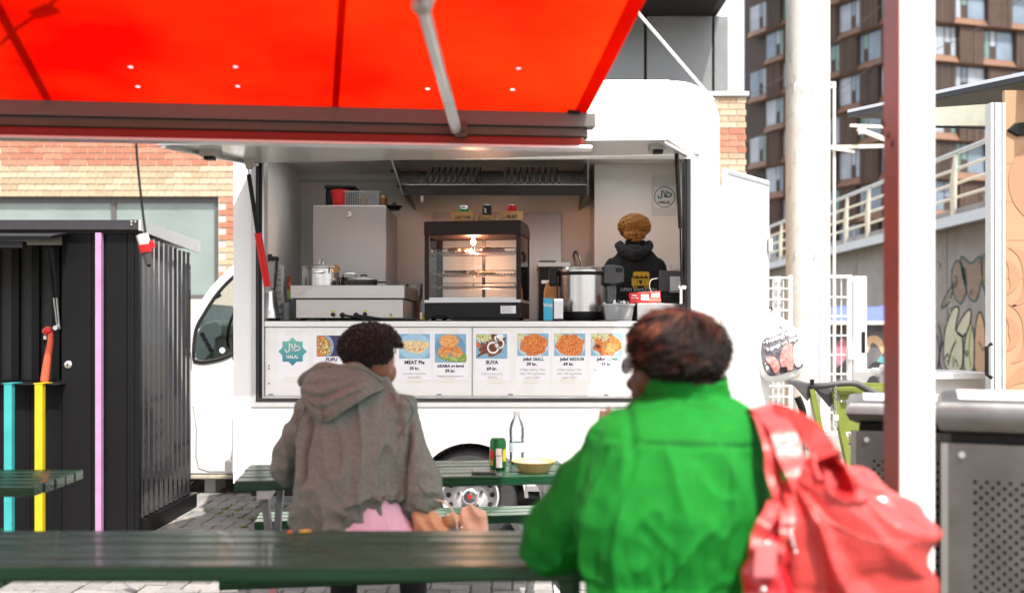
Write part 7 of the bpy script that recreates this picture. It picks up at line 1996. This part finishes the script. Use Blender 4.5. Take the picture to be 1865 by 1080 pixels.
drape_seam(ob_, ell_(1.22), .0012, m_bstitch, rb, 'stitching', closed=True)
for pts in ([(1475, 920), (1530, 960), (1600, 985), (1672, 985)], [(1560, 850), (1610, 895), (1650, 935), (1690, 962)], [(1470, 925), (1490, 990), (1500, 1060)]):
    drape_seam(ob_, pts, .0022, m_redbag, rb, 'piping'); drape_seam(ob_, [(u + 3, v + 5) for u, v in pts], .001, m_bstitch, rb, 'stitching')
for pl_ in me.polygons:
    c = pl_.center + off
    pl_.material_index = 1 if (inmouth(c) < .95 and c.y < 2.36) else 0
def ribbon(pts, w, wd, m, nm, parent, th=.004):
    pts = catmull(pts, 6); q = G(); n = len(pts); vs = []
    for i, p in enumerate(pts):
        d = (pts[min(i+1, n-1)] - pts[max(i-1, 0)]).normalized(); wv = Vector(wd); wv = (wv - d*wv.dot(d)).normalized(); nn = d.cross(wv)
        tw = .006*math.sin(i*.8)
        for a, b in ((-1, -1), (1, -1), (1, 1), (-1, 1)): vs.append(p + wv*(a*w/2) + nn*(b*th/2 + tw))
    fs = []
    for i in range(n-1):
        for k in range(4): fs.append((4*i+k, 4*i+(k+1) % 4, 4*i+4+(k+1) % 4, 4*i+4+k))
    fs += [(3, 2, 1, 0), (4*n-4, 4*n-3, 4*n-2, 4*n-1)]
    q.add(vs, fs); return q.build(nm, m, parent, smooth=50)
ribbon([P(1330, 765, 2.64), P(1362, 748, 2.54), P(1398, 748, 2.42), P(1425, 790, 2.34), P(1448, 850, 2.28), P(1470, 900, 2.25)], .060, (1, .2, .25), m_redbag, 'strap', rb)
ribbon([P(1325, 775, 2.66), P(1360, 758, 2.55), P(1388, 762, 2.40), P(1403, 820, 2.33), P(1412, 880, 2.30), P(1428, 935, 2.28)], .036, (1, .2, .1), m_redbag, 'strap', rb)
ribbon([P(1400, 752, 2.43), P(1450, 768, 2.36), P(1490, 805, 2.31), P(1505, 835, 2.28)], .055, (.6, .2, .8), m_redbag, 'strap', rb)
# small dark red purse with chain hanging from the same shoulder
pu_ = thing('red_purse', 'small glossy dark red purse with metal chain in front of the bigger bag', 'purse', tuple(P(1400, 1120, 2.2)))
g = G()
for u, v, r in ((1398, 1010, (.045, .035, .05)), (1392, 1050, (.05, .04, .06)), (1402, 1095, (.06, .045, .08)), (1380, 1080, (.035, .03, .06))): g.ball(P(u, v, 2.20), r, 14)
me = blob(g, .005, 5); displace(me, lambda p, n: .009*(ridge(p, (16, 10, 14), 6.6) - .4)); m_purse = mat('dark_red_patent', (.42, .012, .02), .2, var=.12, coat=.5); mesh_obj('body', me, m_purse, pu_)
ribbon([P(1412, 915, 2.24), P(1400, 940, 2.19), P(1385, 965, 2.17), P(1378, 1000, 2.165)], .03, (1, 0, 0), m_redbag, 'handle', pu_)
ribbon([P(1428, 925, 2.24), P(1430, 950, 2.19), P(1425, 985, 2.17), P(1418, 1005, 2.165)], .02, (1, 0, 0), m_redbag, 'handle', pu_)
g = G(); g.hexa([P(1372, 1052, 2.135), P(1412, 1052, 2.135), P(1412, 1052, 2.15), P(1372, 1052, 2.15), P(1376, 988, 2.14), P(1416, 988, 2.14), P(1416, 988, 2.155), P(1376, 988, 2.155)]); g.build('flap', mat('pink_flap', (.55, .14, .15), .4, var=.1), pu_, bevel=.004)
for k, (u, v) in enumerate(((1441, 950), (1442, 962), (1440, 972), (1445, 992), (1449, 1004), (1443, 982))):
    g = G(); g.ball(P(u, v, 2.18), .0058, 10); g.build('chain_bead', m_chrome, pu_, smooth=60)
g = G(); g.ball(P(1390, 1073, 2.13), .008, 10); g.build('clasp', m_chrome, pu_, smooth=60)

# ------------------------------------------------------------------ cook inside the trailer
kY = 7.15
ck = thing('person', 'cook in a black printed hoodie and orange patterned headwrap inside the trailer', 'person', (PX(1155, kY), kY, FLOOR))
m_khood = mat('black_fleece', (.012, .013, .016), .9, var=.2, scale=50, bump=.3, bscale=250)
rows = [(700, 1108, 1204, 7.15, .135), (620, 1106, 1206, 7.15, .130), (565, 1104, 1206, 7.15, .128), (520, 1104, 1206, 7.15, .128), (492, 1106, 1204, 7.15, .122), (474, 1112, 1200, 7.16, .108), (461, 1124, 1190, 7.17, .085), (450, 1136, 1178, 7.18, .065), (438, 1140, 1174, 7.18, .055)]
g = G(); g.loft(rows_to_rings(rows))
KL, KR = P(1114, 486, 7.16), P(1197, 486, 7.16)
for S_, E_, W_ in ((KL, P(1106, 556, 7.22), P(1125, 545, 7.48)), (KR, P(1206, 556, 7.22), P(1188, 545, 7.48))): g.limb([S_, S_.lerp(E_, .5), E_, W_], [.062, .062, .056, .042])
me = blob(g, .008, 7); displace(me, lambda p, n: .008*(ridge(p, (12, 6, 6), 1.5) - .4)); mesh_obj('hoodie', me, m_khood, ck)
g = G(); g.limb([P(1128, 447, 7.14), P(1134, 457, 7.06), P(1155, 466, 7.02), P(1176, 457, 7.06), P(1182, 447, 7.14)], [.035, .038, .042, .038, .035], 12); g.ball(P(1155, 455, 7.06), (.08, .05, .04), 14)
me = blob(g, .006, 6); displace(me, lambda p, n: .005*(ridge(p, (18, 18, 28), 4.0) - .5)); mesh_obj('hood', me, m_khood, ck)
kx = PX(1155, kY)
legs(ck, (kx - .08, kY, 1.0), (kx + .08, kY, 1.0), (kx - .09, kY + .02, FLOOR + .48), (kx + .09, kY + .02, FLOOR + .48), (kx - .09, kY, FLOOR + .09), (kx + .09, kY, FLOOR + .09), m_trouser, m_blackpl)
g = G(); kc = P(1155, 420, 7.2); g.ball(kc, (.078, .092, .10), 18); g.limb([P(1157, 450, 7.19), kc], [.052, .05], 12); g.ball(kc + Vector((0, .055, -.045)), (.058, .05, .06), 14); g.limb([kc + Vector((0, .09, -.01)), kc + Vector((0, .118, -.035))], [.013, .015], 8)
mesh_obj('head', blob(g, .006, 4), m_skin_w, ck)
for W_ in (P(1125, 545, 7.48), P(1188, 545, 7.48)):
    g = G(); hand(g, W_, Vector((0, 1, -.1)), 1); mesh_obj('hand', blob(g, .005, 2), m_skin_w, ck)
# headwrap with woven print
m_wrap = bpy.data.materials.new('orange_wrap_print'); m_wrap.use_nodes = True
nt = m_wrap.node_tree; b_ = nt.nodes['Principled BSDF']; b_.inputs['Roughness'].default_value = .8
tcw = nt.nodes.new('ShaderNodeTexCoord'); mpw = nt.nodes.new('ShaderNodeMapping'); mpw.inputs['Rotation'].default_value = (R(90), R(28), 0)
bk = nt.nodes.new('ShaderNodeTexBrick'); bk.inputs['Scale'].default_value = 14; bk.inputs['Color1'].default_value = (.60, .25, .03, 1); bk.inputs['Color2'].default_value = (.50, .19, .02, 1); bk.inputs['Mortar'].default_value = (.03, .012, .006, 1)
bk.inputs['Mortar Size'].default_value = .035; bk.inputs['Brick Width'].default_value = .42; bk.inputs['Row Height'].default_value = .14
nt.links.new(tcw.outputs['Object'], mpw.inputs[0]); nt.links.new(mpw.outputs[0], bk.inputs['Vector']); nt.links.new(bk.outputs['Color'], b_.inputs['Base Color'])
g = G(); wc = P(1155, 413, 7.19); g.ball(wc, (.122, .12, .095), 24); g.ball(P(1159, 436, 7.09), (.04, .03, .022), 12); g.ball(P(1156, 428, 7.12), (.085, .06, .045), 16)
me = blob(g, .006, 5)
def wrapf(p, n):
    q = p - wc; d = .006*(ridge(Vector((q.x*.5, q.y, q.z + .25*abs(q.x))), (10, 6, 30), 3.0) - .5)
    c = P(1159, 436, 7.08); r_ = math.hypot(p.x - c.x, p.z - c.z); a = math.atan2(p.z - c.z, p.x - c.x)
    return d + .005*math.sin(a*11)*math.exp(-(r_/.07)**2)*(n.y < 0)
displace(me, wrapf); mesh_obj('headwrap', me, m_wrap, ck)
# printed emblem and lettering on the back of the hoodie
m_kyel = mat('yellow_print', (.72, .42, .02), .6, var=.03); bx_, by_, brx, bry = PX(1155, 7.15), 7.15, 51/F*7.15, .128
def yback(x): 
    k = min(.95, abs((x - bx_)/brx)); return by_ - bry*(1 - k**2.3)**(1/2.3) - .016
def kprint(uv, m, nm, lift=0.0):
    pts = [P(u, v, 7.02) for u, v in uv]; pts = [Vector((p.x, yback(p.x) - lift, p.z)) for p in pts]; q = G(); q.prism(pts, (0, .0008, 0)); q.build(nm, m, ck)
def kx_(u): return u
kprint([(1152, 501), (1183, 501), (1181, 495), (1154, 495)], m_kyel, 'emblem')
for k in range(4):
    u = 1152 + k*8; kprint([(u + .4, 501.3), (u + 7.4, 501.3), (u + 7, 503.5), (u + 4, 504.6), (u + 1, 503.5)], m_kyel, 'emblem')
kprint([(1149, 507), (1184, 507), (1184, 508.6), (1149, 508.6)], m_kyel, 'emblem'); kprint([(1150, 509.2), (1183, 509.2), (1182, 520.5), (1150, 520.5)], m_kyel, 'emblem')
kprint([(1151, 505), (1153, 505), (1153, 507), (1151, 507)], m_kyel, 'emblem'); kprint([(1180, 505), (1182, 505), (1182, 507), (1180, 507)], m_kyel, 'emblem')
for u in (1156, 1177): kprint([(u + 4*math.cos(a*.628), 522 + 4*math.sin(a*.628)) for a in range(10)], m_kyel, 'emblem', .001)
for u in (1156, 1177): kprint([(u + 1.8*math.cos(a*.628), 522 + 1.8*math.sin(a*.628)) for a in range(10)], m_inkblack, 'emblem', .002)
kprint([(1163, 511), (1168, 510.6), (1170, 513), (1168, 516), (1166, 519), (1164.5, 515), (1162.5, 513)], m_inkblack, 'emblem', .001)
for u in (1159, 1174): kprint([(u, 511), (u + 1.2, 511), (u + 1, 518), (u + .2, 518)], m_inkblack, 'emblem', .001)
def ktext(s, h, u, v, m, xs=1.0, shear=0.0):
    o = text(s, h/F*7.02, P(u, v, 7.02), m, ck, 'print', weight=.012, xs=xs, shear=shear); of = offset_of(ck)
    for v_ in o.data.vertices: v_.co.y = yback(v_.co.x + of.x) - of.y
ktext('OPEN SHARATON', 6.4, 1163, 528, m_whiteprint, .92); ktext('Tours', 6, 1157, 537, m_kyel, .9, .2)
# ================================================================== RIGHT FOREGROUND: POST, STEEL BINS, STALL, TROLLEYS
m_postglow = mat('awning_glow_red', (.25, .020, .006), .5, var=.2, scale=4, dirt=((.10, .018, .010), 3, .5, .75))  # awning's red glow put into the colour of the post's shaded side
ps = thing('square_post', 'white square post with its left side coloured for red awning glow in the right foreground', 'post', (1.18, 2.96, 0))
g = G(); g.box(1.130, 1.232, 2.90, 3.02, 0, 3.4); g.build('shaft', m_white, ps, bevel=.003)
g = G(); g.box(1.1265, 1.1295, 2.903, 3.018, .0, 3.4); g.build('glow_side', m_postglow, ps)
for z in (1.95, 1.98, 2.02):
    g = G(); g.ball((1.126, 2.95 + (z-1.95), z), (.002, .012, .012), 8); g.build('paint_stain', mat('dark_stain', (.03, .012, .01), .7), ps)
# ---- perforated steel bins
m_bin = mat('dull_bin_steel', (.17, .17, .17), .36, metal=.9, var=.15, scale=5, rvar=.08)
def steel_bin(label, u, Y, W_, D_, zt, lip, hole_rows, hx0, pitch):
    x0, x1, y0, y1 = 0.0, W_, 0.0, D_
    t = thing('steel_bin', label, 'bin', (PX(u, Y), Y, 0), -math.atan2(u - CU, F), group='perforated steel bins', local=True)
    # rounded top rim
    g = G(); n = 8; ring = []
    prof = [(0.02, zt - lip), (-.004, zt - lip + .012), (-.018, zt - lip*.55), (-.012, zt - .022), (.0, zt - .006), (.02, zt)]
    R_ = []
    for ins, z in prof: R_.append([Vector((x0 + ins, y0 + ins, z)), Vector((x1 - ins, y0 + ins, z)), Vector((x1 - ins, y1 - ins, z)), Vector((x0 + ins, y1 - ins, z))])
    g.loft(R_); g.build('rim', m_bin, t, smooth=35)
    g = G(); g.box(x0 + .05, x1 - .05, y0 + .05, y1 - .05, zt + .001, zt + .006); g.build('lid', m_white, t, bevel=.004)  # white colour stands for sunlight on the steel top
    zb, zp = .06, zt - lip - .03
    g = G(); g.box(x0 + .035, x1 - .035, y0 + .04, y1 - .04, .0, zt - lip + .01); g.build('liner', m_blackmet, t)
    # front and left panels: sheet steel with real holes
    def panel(fn, L, name):
        us = [0, hx0]; 
        while us[-1] + pitch < L - hx0*.6: us.append(us[-1] + pitch)
        us.append(L)
        vs = [zb]; z = zp - hole_rows
        n_ = int((z - zb - .05)/pitch); vs += [z - (n_ - i)*pitch for i in range(n_+1)]; vs.append(zp)
        hs = [(i, j) for i in range(1, len(us)-2) for j in range(1, len(vs)-2) if (i + j) % 2 == 0]
        q = G(); q.sheet(us, vs, fn, hs, (pitch*.34, pitch*.40)); o = q.build(name, m_bin, t, weld=True)
        return o
    panel(lambda a, z: Vector((x0 + .02 + a, y0 + .012, z)), x1 - x0 - .04, 'front_panel')
    panel(lambda a, z: Vector((x0 + .012, y1 - .02 - a, z)), y1 - y0 - .04, 'side_panel')
    for x in (x0 + .06, x1 - .06):
        g = G(); g.cyl((x, y0 + .0125, zp - .035), (x, y0 + .002, zp - .035), .010, n=10); g.build('rivet', m_galv, t)
    g = G(); g.box(x0 + .0, x0 + .02, y0 + .0, y0 + .02, .0, zp); g.build('corner', m_steel_br, t)
    return t
steel_bin('perforated steel bin with its top coloured sunlit white at the right edge of the foreground', 1714, 3.15, .85, .6, PZ(727, 3.2), .105, .11, .07, .0165)
steel_bin('smaller-looking perforated steel bin left of the square post, behind it', 1549, 3.95, .62, .55, PZ(730, 3.98), .085, .11, .06, .0165)
# ---- market stall at the right edge
st = thing('market_stall', 'orange patterned market stall with aluminium corner at the right edge', 'stall', (3.6, 6.6, 0))
YM = 6.0
m_orange = mat('orange_panel', (.40, .235, .135), .55, var=.05, scale=3); m_orange2 = mat('terracotta_print', (.36, .195, .11), .55, var=.05, scale=3)
px0 = PX(1830, YM)
g = G(); g.box(px0, px0 + 1.6, YM, YM + .03, .2, PZ(165, YM)); opn = g.build('panel', m_orange, st)
for k in range(4):
    z = PZ(298 + k*70, YM) if k else PZ(298, YM)
    g = G(); g.box(px0 + .002, px0 + 1.59, YM - .0015, YM - .0004, z, z + .003); g.build('panel_seam', m_orange2, opn)
def motif(cx, cz, r, w, a0, a1, y=YM - .003):
    q = G(); n = 20
    vs = []
    for i in range(n+1):
        a = a0 + (a1-a0)*i/n; ww = w*math.sin(math.pi*i/n)
        for rr_ in (r, r - ww): vs.append((max(px0 + .001, cx + rr_*math.cos(a)), y, cz + rr_*math.sin(a)))
    q.add(vs, [(2*i, 2*i+1, 2*i+3, 2*i+2) for i in range(n)]); q.build('motif', m_orange2, opn)
for cz in (PZ(505, YM), PZ(608, YM)):
    motif(px0 + .02, cz, .18, .09, -1.5, 1.6); motif(px0 - .02, cz, .11, .07, -1.3, 1.5); motif(px0 + .42, cz, .20, .10, 1.6, 4.7)
motif(px0 + .30, PZ(330, YM), .28, .14, 2.2, 5.0); motif(px0 + .2, PZ(720, YM), .2, .12, .6, 3.0)
g = G()
for k in range(4):
    a = PX(1803, YM) + k*.0225; g.box(a, a + .019, YM - .012 - .004*(k % 2), YM + .06, 0, PZ(188, YM))
g.box(PX(1803, YM) + .004, PX(1803, YM) + .084, YM - .006, YM + .055, 0, PZ(188, YM) - .002); g.build('corner_post', m_alu_matt, st)
# counter flap and white ledge to the left of the post
g = G(); g.box(PX(1660, 6.3), PX(1803, 6.3) - .01, 6.25, 6.75, PZ(690, 6.3), PZ(678, 6.3)); g.build('counter', m_white, st, bevel=.005)
g = G(); g.box(PX(1660, 6.3) + .03, PX(1803, 6.3) - .03, 6.34, 6.7, 0, PZ(690, 6.3) - .0005); g.build('counter_base', m_white, st)
g = G(); a, b = P(1797, 632, 5.95), P(1797, 682, 5.95); g.tube([a + Vector((.03, 0, .02)), a, b, b + Vector((.03, 0, -.02))], .012, 8); g.build('handle', m_blackpl, st)
# roof with pale blue edge, running back beside the view
RZ_ = 2.86
e0, e1 = Vector((2.53, 7.45, 2.985)), Vector((3.16, 5.75, 2.87))
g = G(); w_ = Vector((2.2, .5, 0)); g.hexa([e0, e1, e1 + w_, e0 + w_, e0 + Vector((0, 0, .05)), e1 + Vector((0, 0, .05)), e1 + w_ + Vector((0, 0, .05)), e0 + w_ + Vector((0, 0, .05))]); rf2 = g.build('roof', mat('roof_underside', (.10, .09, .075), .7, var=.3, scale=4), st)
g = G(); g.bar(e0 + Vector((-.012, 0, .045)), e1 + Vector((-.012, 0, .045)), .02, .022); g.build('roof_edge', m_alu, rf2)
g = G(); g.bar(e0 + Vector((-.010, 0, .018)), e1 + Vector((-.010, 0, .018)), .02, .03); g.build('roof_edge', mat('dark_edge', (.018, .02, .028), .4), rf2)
g = G(); e2, e3 = P(1690, 231, 6.3), P(1850, 236, 6.1); g.bar(e2, e3, .012, .012); g.build('rod', m_blackmet, st)
g = G(); c = P(1849, 226, 5.98); g.prism([P(1836, 237, 5.98), P(1850, 224, 5.98), P(1875, 222, 5.98), P(1875, 245, 5.98), P(1855, 248, 5.98)], (0, .2, 0)); lmp = g.build('lamp', m_blackmet, st, bevel=.006)
g = G(); g.bar(P(1858, 180, 6.08), P(1858, 226, 6.08), .025, .025); g.build('lamp_arm', m_blackmet, lmp)
g = G(); g.prism([P(1690, 197, 6.35), P(1800, 190, 6.2), P(1800, 229, 6.2), P(1690, 229, 6.35)], (0, .006, 0)); g.build('clear_valance', mat('tinted_film', (.55, .55, .45), .15, alpha=.75, var=.1), st)
# ---- olive shopping trolley
t = thing('shopping_trolley', 'olive green plastic shopping trolley with black handlebar and coin chain', 'trolley', (PX(1585, 5.5), 5.6, 0))
y0, y1 = 5.45, 5.95
def tri(u, v, y=5.5): return P(u, v, y)
a, b, c_, d_ = tri(1517, 712), tri(1552, 850), tri(1690, 850), tri(1690, 712)
b2, c2_ = Vector((tri(1560, 850).x, 5.5, .45)), Vector((c_.x, 5.5, .45))
g = G(); g.bar(a, b2, .03, .05, up=(0, 1, 0)); g.bar(a, d_, .03, .04); g.bar(b2, c2_, .03, .03); g.bar(d_, c2_, .03, .05, up=(0, 1, 0)); g.build('side_frame', m_olive, t)
off_ = Vector((.02, .48, 0))
g = G(); g.bar(a + off_, b2 + off_, .03, .05, up=(0, 1, 0)); g.bar(a + off_, d_ + off_, .03, .04); g.bar(b2 + off_, c2_ + off_, .03, .03); g.bar(d_ + off_, c2_ + off_, .03, .05, up=(0, 1, 0)); g.build('side_frame', m_olive, t)
q_ = [a.lerp(b2, .10), d_.lerp(c2_, .10), d_.lerp(c2_, .37), a.lerp(b2, .37)]
g = G(); g.prism(q_, (0, .006, 0)); g.build('side_panel', m_olive, t)
for k in range(1, 12):
    g = G(); p0, p1 = a.lerp(d_, k/12), b2.lerp(c2_, k/12); g.bar(p0.lerp(p1, .38), p1, .008, .014, up=(0, 1, 0)); g.build('side_bar', m_olive, t)
for k in range(1, 9):
    g = G(); g.bar(a.lerp(b2, .38 + .62*k/9), d_.lerp(c2_, .38 + .62*k/9), .008, .012); g.build('side_bar', m_olive, t)
g = G(); g.hexa([a.lerp(b2, .08) + Vector((.03, -.004, 0)), d_.lerp(c2_, .08) + Vector((0, -.004, 0)), d_.lerp(c2_, .08) + Vector((0, .006, 0)), a.lerp(b2, .08) + Vector((.03, .006, 0)), a.lerp(b2, .03) + Vector((.03, -.004, 0)), d_.lerp(c2_, .03) + Vector((0, -.004, 0)), d_.lerp(c2_, .03) + Vector((0, .006, 0)), a.lerp(b2, .03) + Vector((.03, .006, 0))]); g.build('top_band', m_olive, t)
for s in (Vector((0, 0, 0)), off_):
    g = G(); g.prism([tri(1478, 702) + s, tri(1522, 708) + s, tri(1524, 716) + s, tri(1512, 742) + s], (0, .02, 0)); g.build('handle_arm', m_darkpl, t, bevel=.003)
g = G(); g.tube(catmull([tri(1476, 703), tri(1500, 702, 5.46), tri(1535, 698, 5.44), tri(1560, 699, 5.44), tri(1585, 712, 5.45), tri(1612, 720, 5.46), tri(1650, 722, 5.46)], 6), .018, 10); hb = g.build('handlebar', m_darkpl, t, smooth=50)
g = G(); g.cyl(tri(1476, 703), tri(1476, 703) + off_, .018, n=10); g.build('handlebar', m_darkpl, t)
g = G(); g.cyl(tri(1479, 702, 5.45), tri(1479, 694, 5.45), .012, n=8); g.ball(tri(1479, 693, 5.45), (.016, .016, .01), 8); g.build('coin_knob', m_blackpl, hb)
for k in range(11):
    p = tri(1522, 706 + k*4.6, 5.43); g = G(); a_ = 0 if k % 2 else 1
    g.tube([p + Vector((.006*math.cos(q*math.pi/4)*(1 - a_), .006*math.cos(q*math.pi/4)*a_, .0105*math.sin(q*math.pi/4))) for q in range(8)], .002, 5, closed=True); g.build('chain_link', m_galv, t)
g = G(); p = tri(1522, 759, 5.43); g.box(p.x - .013, p.x + .013, p.y - .01, p.y + .01, p.z - .02, p.z + .012); g.build('coin_lock', m_whitepl, t, bevel=.003)
g = G(); g.box(p.x - .008, p.x + .008, p.y - .006, p.y + .006, p.z - .055, p.z - .0205); g.build('coin_key', m_galv, t)
for bx_ in (b2, c2_):
    for s in (Vector((0, 0, 0)), off_):
        q_ = bx_ + s; g = G(); g.cyl((q_.x, q_.y - .02, .06), (q_.x, q_.y + .02, .06), .06, n=16); wl = g.build('castor', m_darkpl, t, smooth=40)
        g = G(); g.bar((q_.x, q_.y, .11), (q_.x, q_.y, .44), .03, .03); g.build('castor_leg', m_galv, t)
g = G(); g.box(b2.x, c2_.x, b2.y, b2.y + .48, .435, .45); g.build('basket_floor', m_olive, t)
# ---- sack truck / grey machine parts beside the trolley
t = thing('sack_truck', 'grey steel sack truck with black lever grip beside the trolley', 'sack truck', (PX(1485, 6.2), 6.2, 0))
g = G(); g.bar((PX(1485, 6.2), 6.2, .0), P(1485, 715, 6.2), .055, .04); g.build('upright', m_galv, t)
g = G(); g.box(PX(1470, 6.2), PX(1524, 6.2), 6.1, 6.3, PZ(820, 6.2), PZ(787, 6.2)); g.box(PX(1470, 6.2), PX(1524, 6.2), 6.1, 6.3, 0.06, PZ(840, 6.2)); g.build('carrier', m_alu_matt, t, bevel=.005)
g = G(); g.tube(catmull([P(1462, 800, 6.2), P(1463, 775, 6.2), P(1462, 752, 6.2), P(1456, 735, 6.2)], 5), .014, 8); g.cyl(P(1462, 800, 6.2), (PX(1462, 6.2), 6.2, 0), .014); g.build('lever', m_galv, t, smooth=50)
g = G(); g.tube(catmull([P(1463, 758, 6.19), P(1461, 745, 6.19), P(1456, 732, 6.19), P(1452, 723, 6.19)], 5), .022, 10); g.build('lever_grip', m_blackpl, t, smooth=50)
# ---- white machine with hoses right of the gate
t = thing('white_machine', 'white machine with pipe fittings standing before the painted booth', 'machine', (PX(1602, 8.5), 8.6, 0))
g = G(); g.box(PX(1590, 8.5), PX(1660, 8.5), 8.5, 9.0, 0, PZ(676, 8.5)); g.build('case', m_white, t, bevel=.02)
g = G(); g.cyl(P(1588, 680, 8.5), P(1600, 680, 8.5), .05, n=12); g.cyl(P(1604, 672, 8.48), P(1610, 672, 8.48), .04, n=12); g.build('fitting', m_whitepl, t)
g = G(); g.ball(P(1590, 705, 8.46), (.06, .05, .10), 12); g.build('hose_reel', m_darkpl, t, smooth=50)
# ---- printed plastic bag hanging on the open rear door
hb_ = thing('plastic_bag', 'white plastic bag printed with cakes hanging on the open trailer door', 'bag', tuple(P(1424, 690, 7.22)))
m_bagp = mat('white_polythene', (.78, .78, .75), .35, var=.04, scale=9, bump=.2, bscale=30)
BC, BRU, BRV = (1424.0, 647.0), 46.0, 48.0
def bagD(u, v, back=False):
    du, dv = (u - BC[0])/BRU, (v - BC[1])/BRV; k = max(0.0, 1 - abs(du)**2.6 - abs(dv)**2.6)
    y = .075*k**.45*(1 if not back else -.6) + (.010*noise.noise(Vector((u*.09, v*.09, 1))) + .006*ridge(Vector((u*.01, 0, v*.01)), (9, 9, 5), 2.0))
    return P(u, v, 7.24 - y)
def bag_ring(k, back):
    out = []
    for i in range(40):
        a = 2*math.pi*i/40; c, s = math.cos(a), math.sin(a)
        u = BRU*math.copysign(abs(c)**(2/2.6), c)*k; v = BRV*math.copysign(abs(s)**(2/2.6), s)*k
        wob = 1 + .05*noise.noise(Vector((c*2, s*2, 4)))
        out.append(bagD(BC[0] + u*wob + .10*v*-1*.5, BC[1] + v*wob + u*-.10, back))
    return out
ks = [1, .97, .9, .8, .65, .5, .3, .1]
g = G(); g.loft([bag_ring(k, True) for k in ks[::-1]] + [bag_ring(k, False) for k in ks]); g.build('body', m_bagp, hb_, smooth=60)
for pts in ([(1404, 570), (1399, 585), (1396, 605), (1394, 622)], [(1404, 570), (1416, 580), (1430, 592), (1450, 606)], [(1404, 572), (1407, 590), (1412, 606), (1416, 615)]):
    ribbon([P(u, v, 7.27 - .02*i/3) for i, (u, v) in enumerate(pts)], .055, (1, 0, .2), m_bagp, 'handle', hb_, .003)
def bprint(pts, m, lift):
    c = [(u, v) for u, v in catmull2(pts)]; n = len(c); cu_, cv_ = sum(p[0] for p in c)/n, sum(p[1] for p in c)/n
    q = G(); R_ = []
    for k in (1.0, .75, .5, .25, .04): R_.append([bagD(cu_ + (u-cu_)*k, cv_ + (v-cv_)*k) + Vector((0, -lift, 0)) for u, v in c])
    q.loft(R_, cap=False); q.build('print', m, hb_, smooth=60)
m_bpd = mat('bag_print_dark', (.13, .125, .145), .45, var=.7, scale=40); m_bpk = mat('bag_print_pink', (.62, .26, .24), .5, var=.45, scale=60); m_bpc = mat('bag_print_cream', (.70, .60, .52), .5, var=.25, scale=50)
bprint([(1388, 622), (1410, 610), (1438, 600), (1452, 612), (1456, 650), (1462, 668), (1440, 676), (1412, 684), (1398, 682), (1388, 660)], m_bpd, .004)
bprint([(1426, 632), (1440, 625), (1446, 645), (1442, 672), (1426, 672), (1420, 655)], m_bpk, .008); bprint([(1445, 630), (1458, 622), (1464, 650), (1455, 668), (1446, 660)], m_bpc, .009)
bprint([(1394, 652), (1410, 650), (1420, 668), (1412, 680), (1404, 668)], m_bpk, .008); bprint([(1420, 670), (1432, 668), (1432, 677), (1422, 677)], mat('bag_print_black', (.02, .015, .015), .5), .010)
def btext(s, h, u, v, ang):
    rot = Matrix(((1,0,0),(0,0,-1),(0,1,0))) @ Matrix.Rotation(R(ang), 3, 'Z')
    o = text(s, h/F*7.2, P(u, v, 7.15), m_whiteprint, hb_, 'print', weight=.02, rot=rot, xs=.95); of = offset_of(hb_)
    for v_ in o.data.vertices:
        p = v_.co + of; uu = CU + p.x/p.y*F; vv = CV - (p.z - CAMZ)/p.y*F; q_ = bagD(uu, vv) + Vector((0, -.012, 0)); v_.co = q_ - of
btext('Friskbagt lige', 7.2, 1418, 614, 22); btext('8 gange om dage', 6.6, 1423, 626, 22)
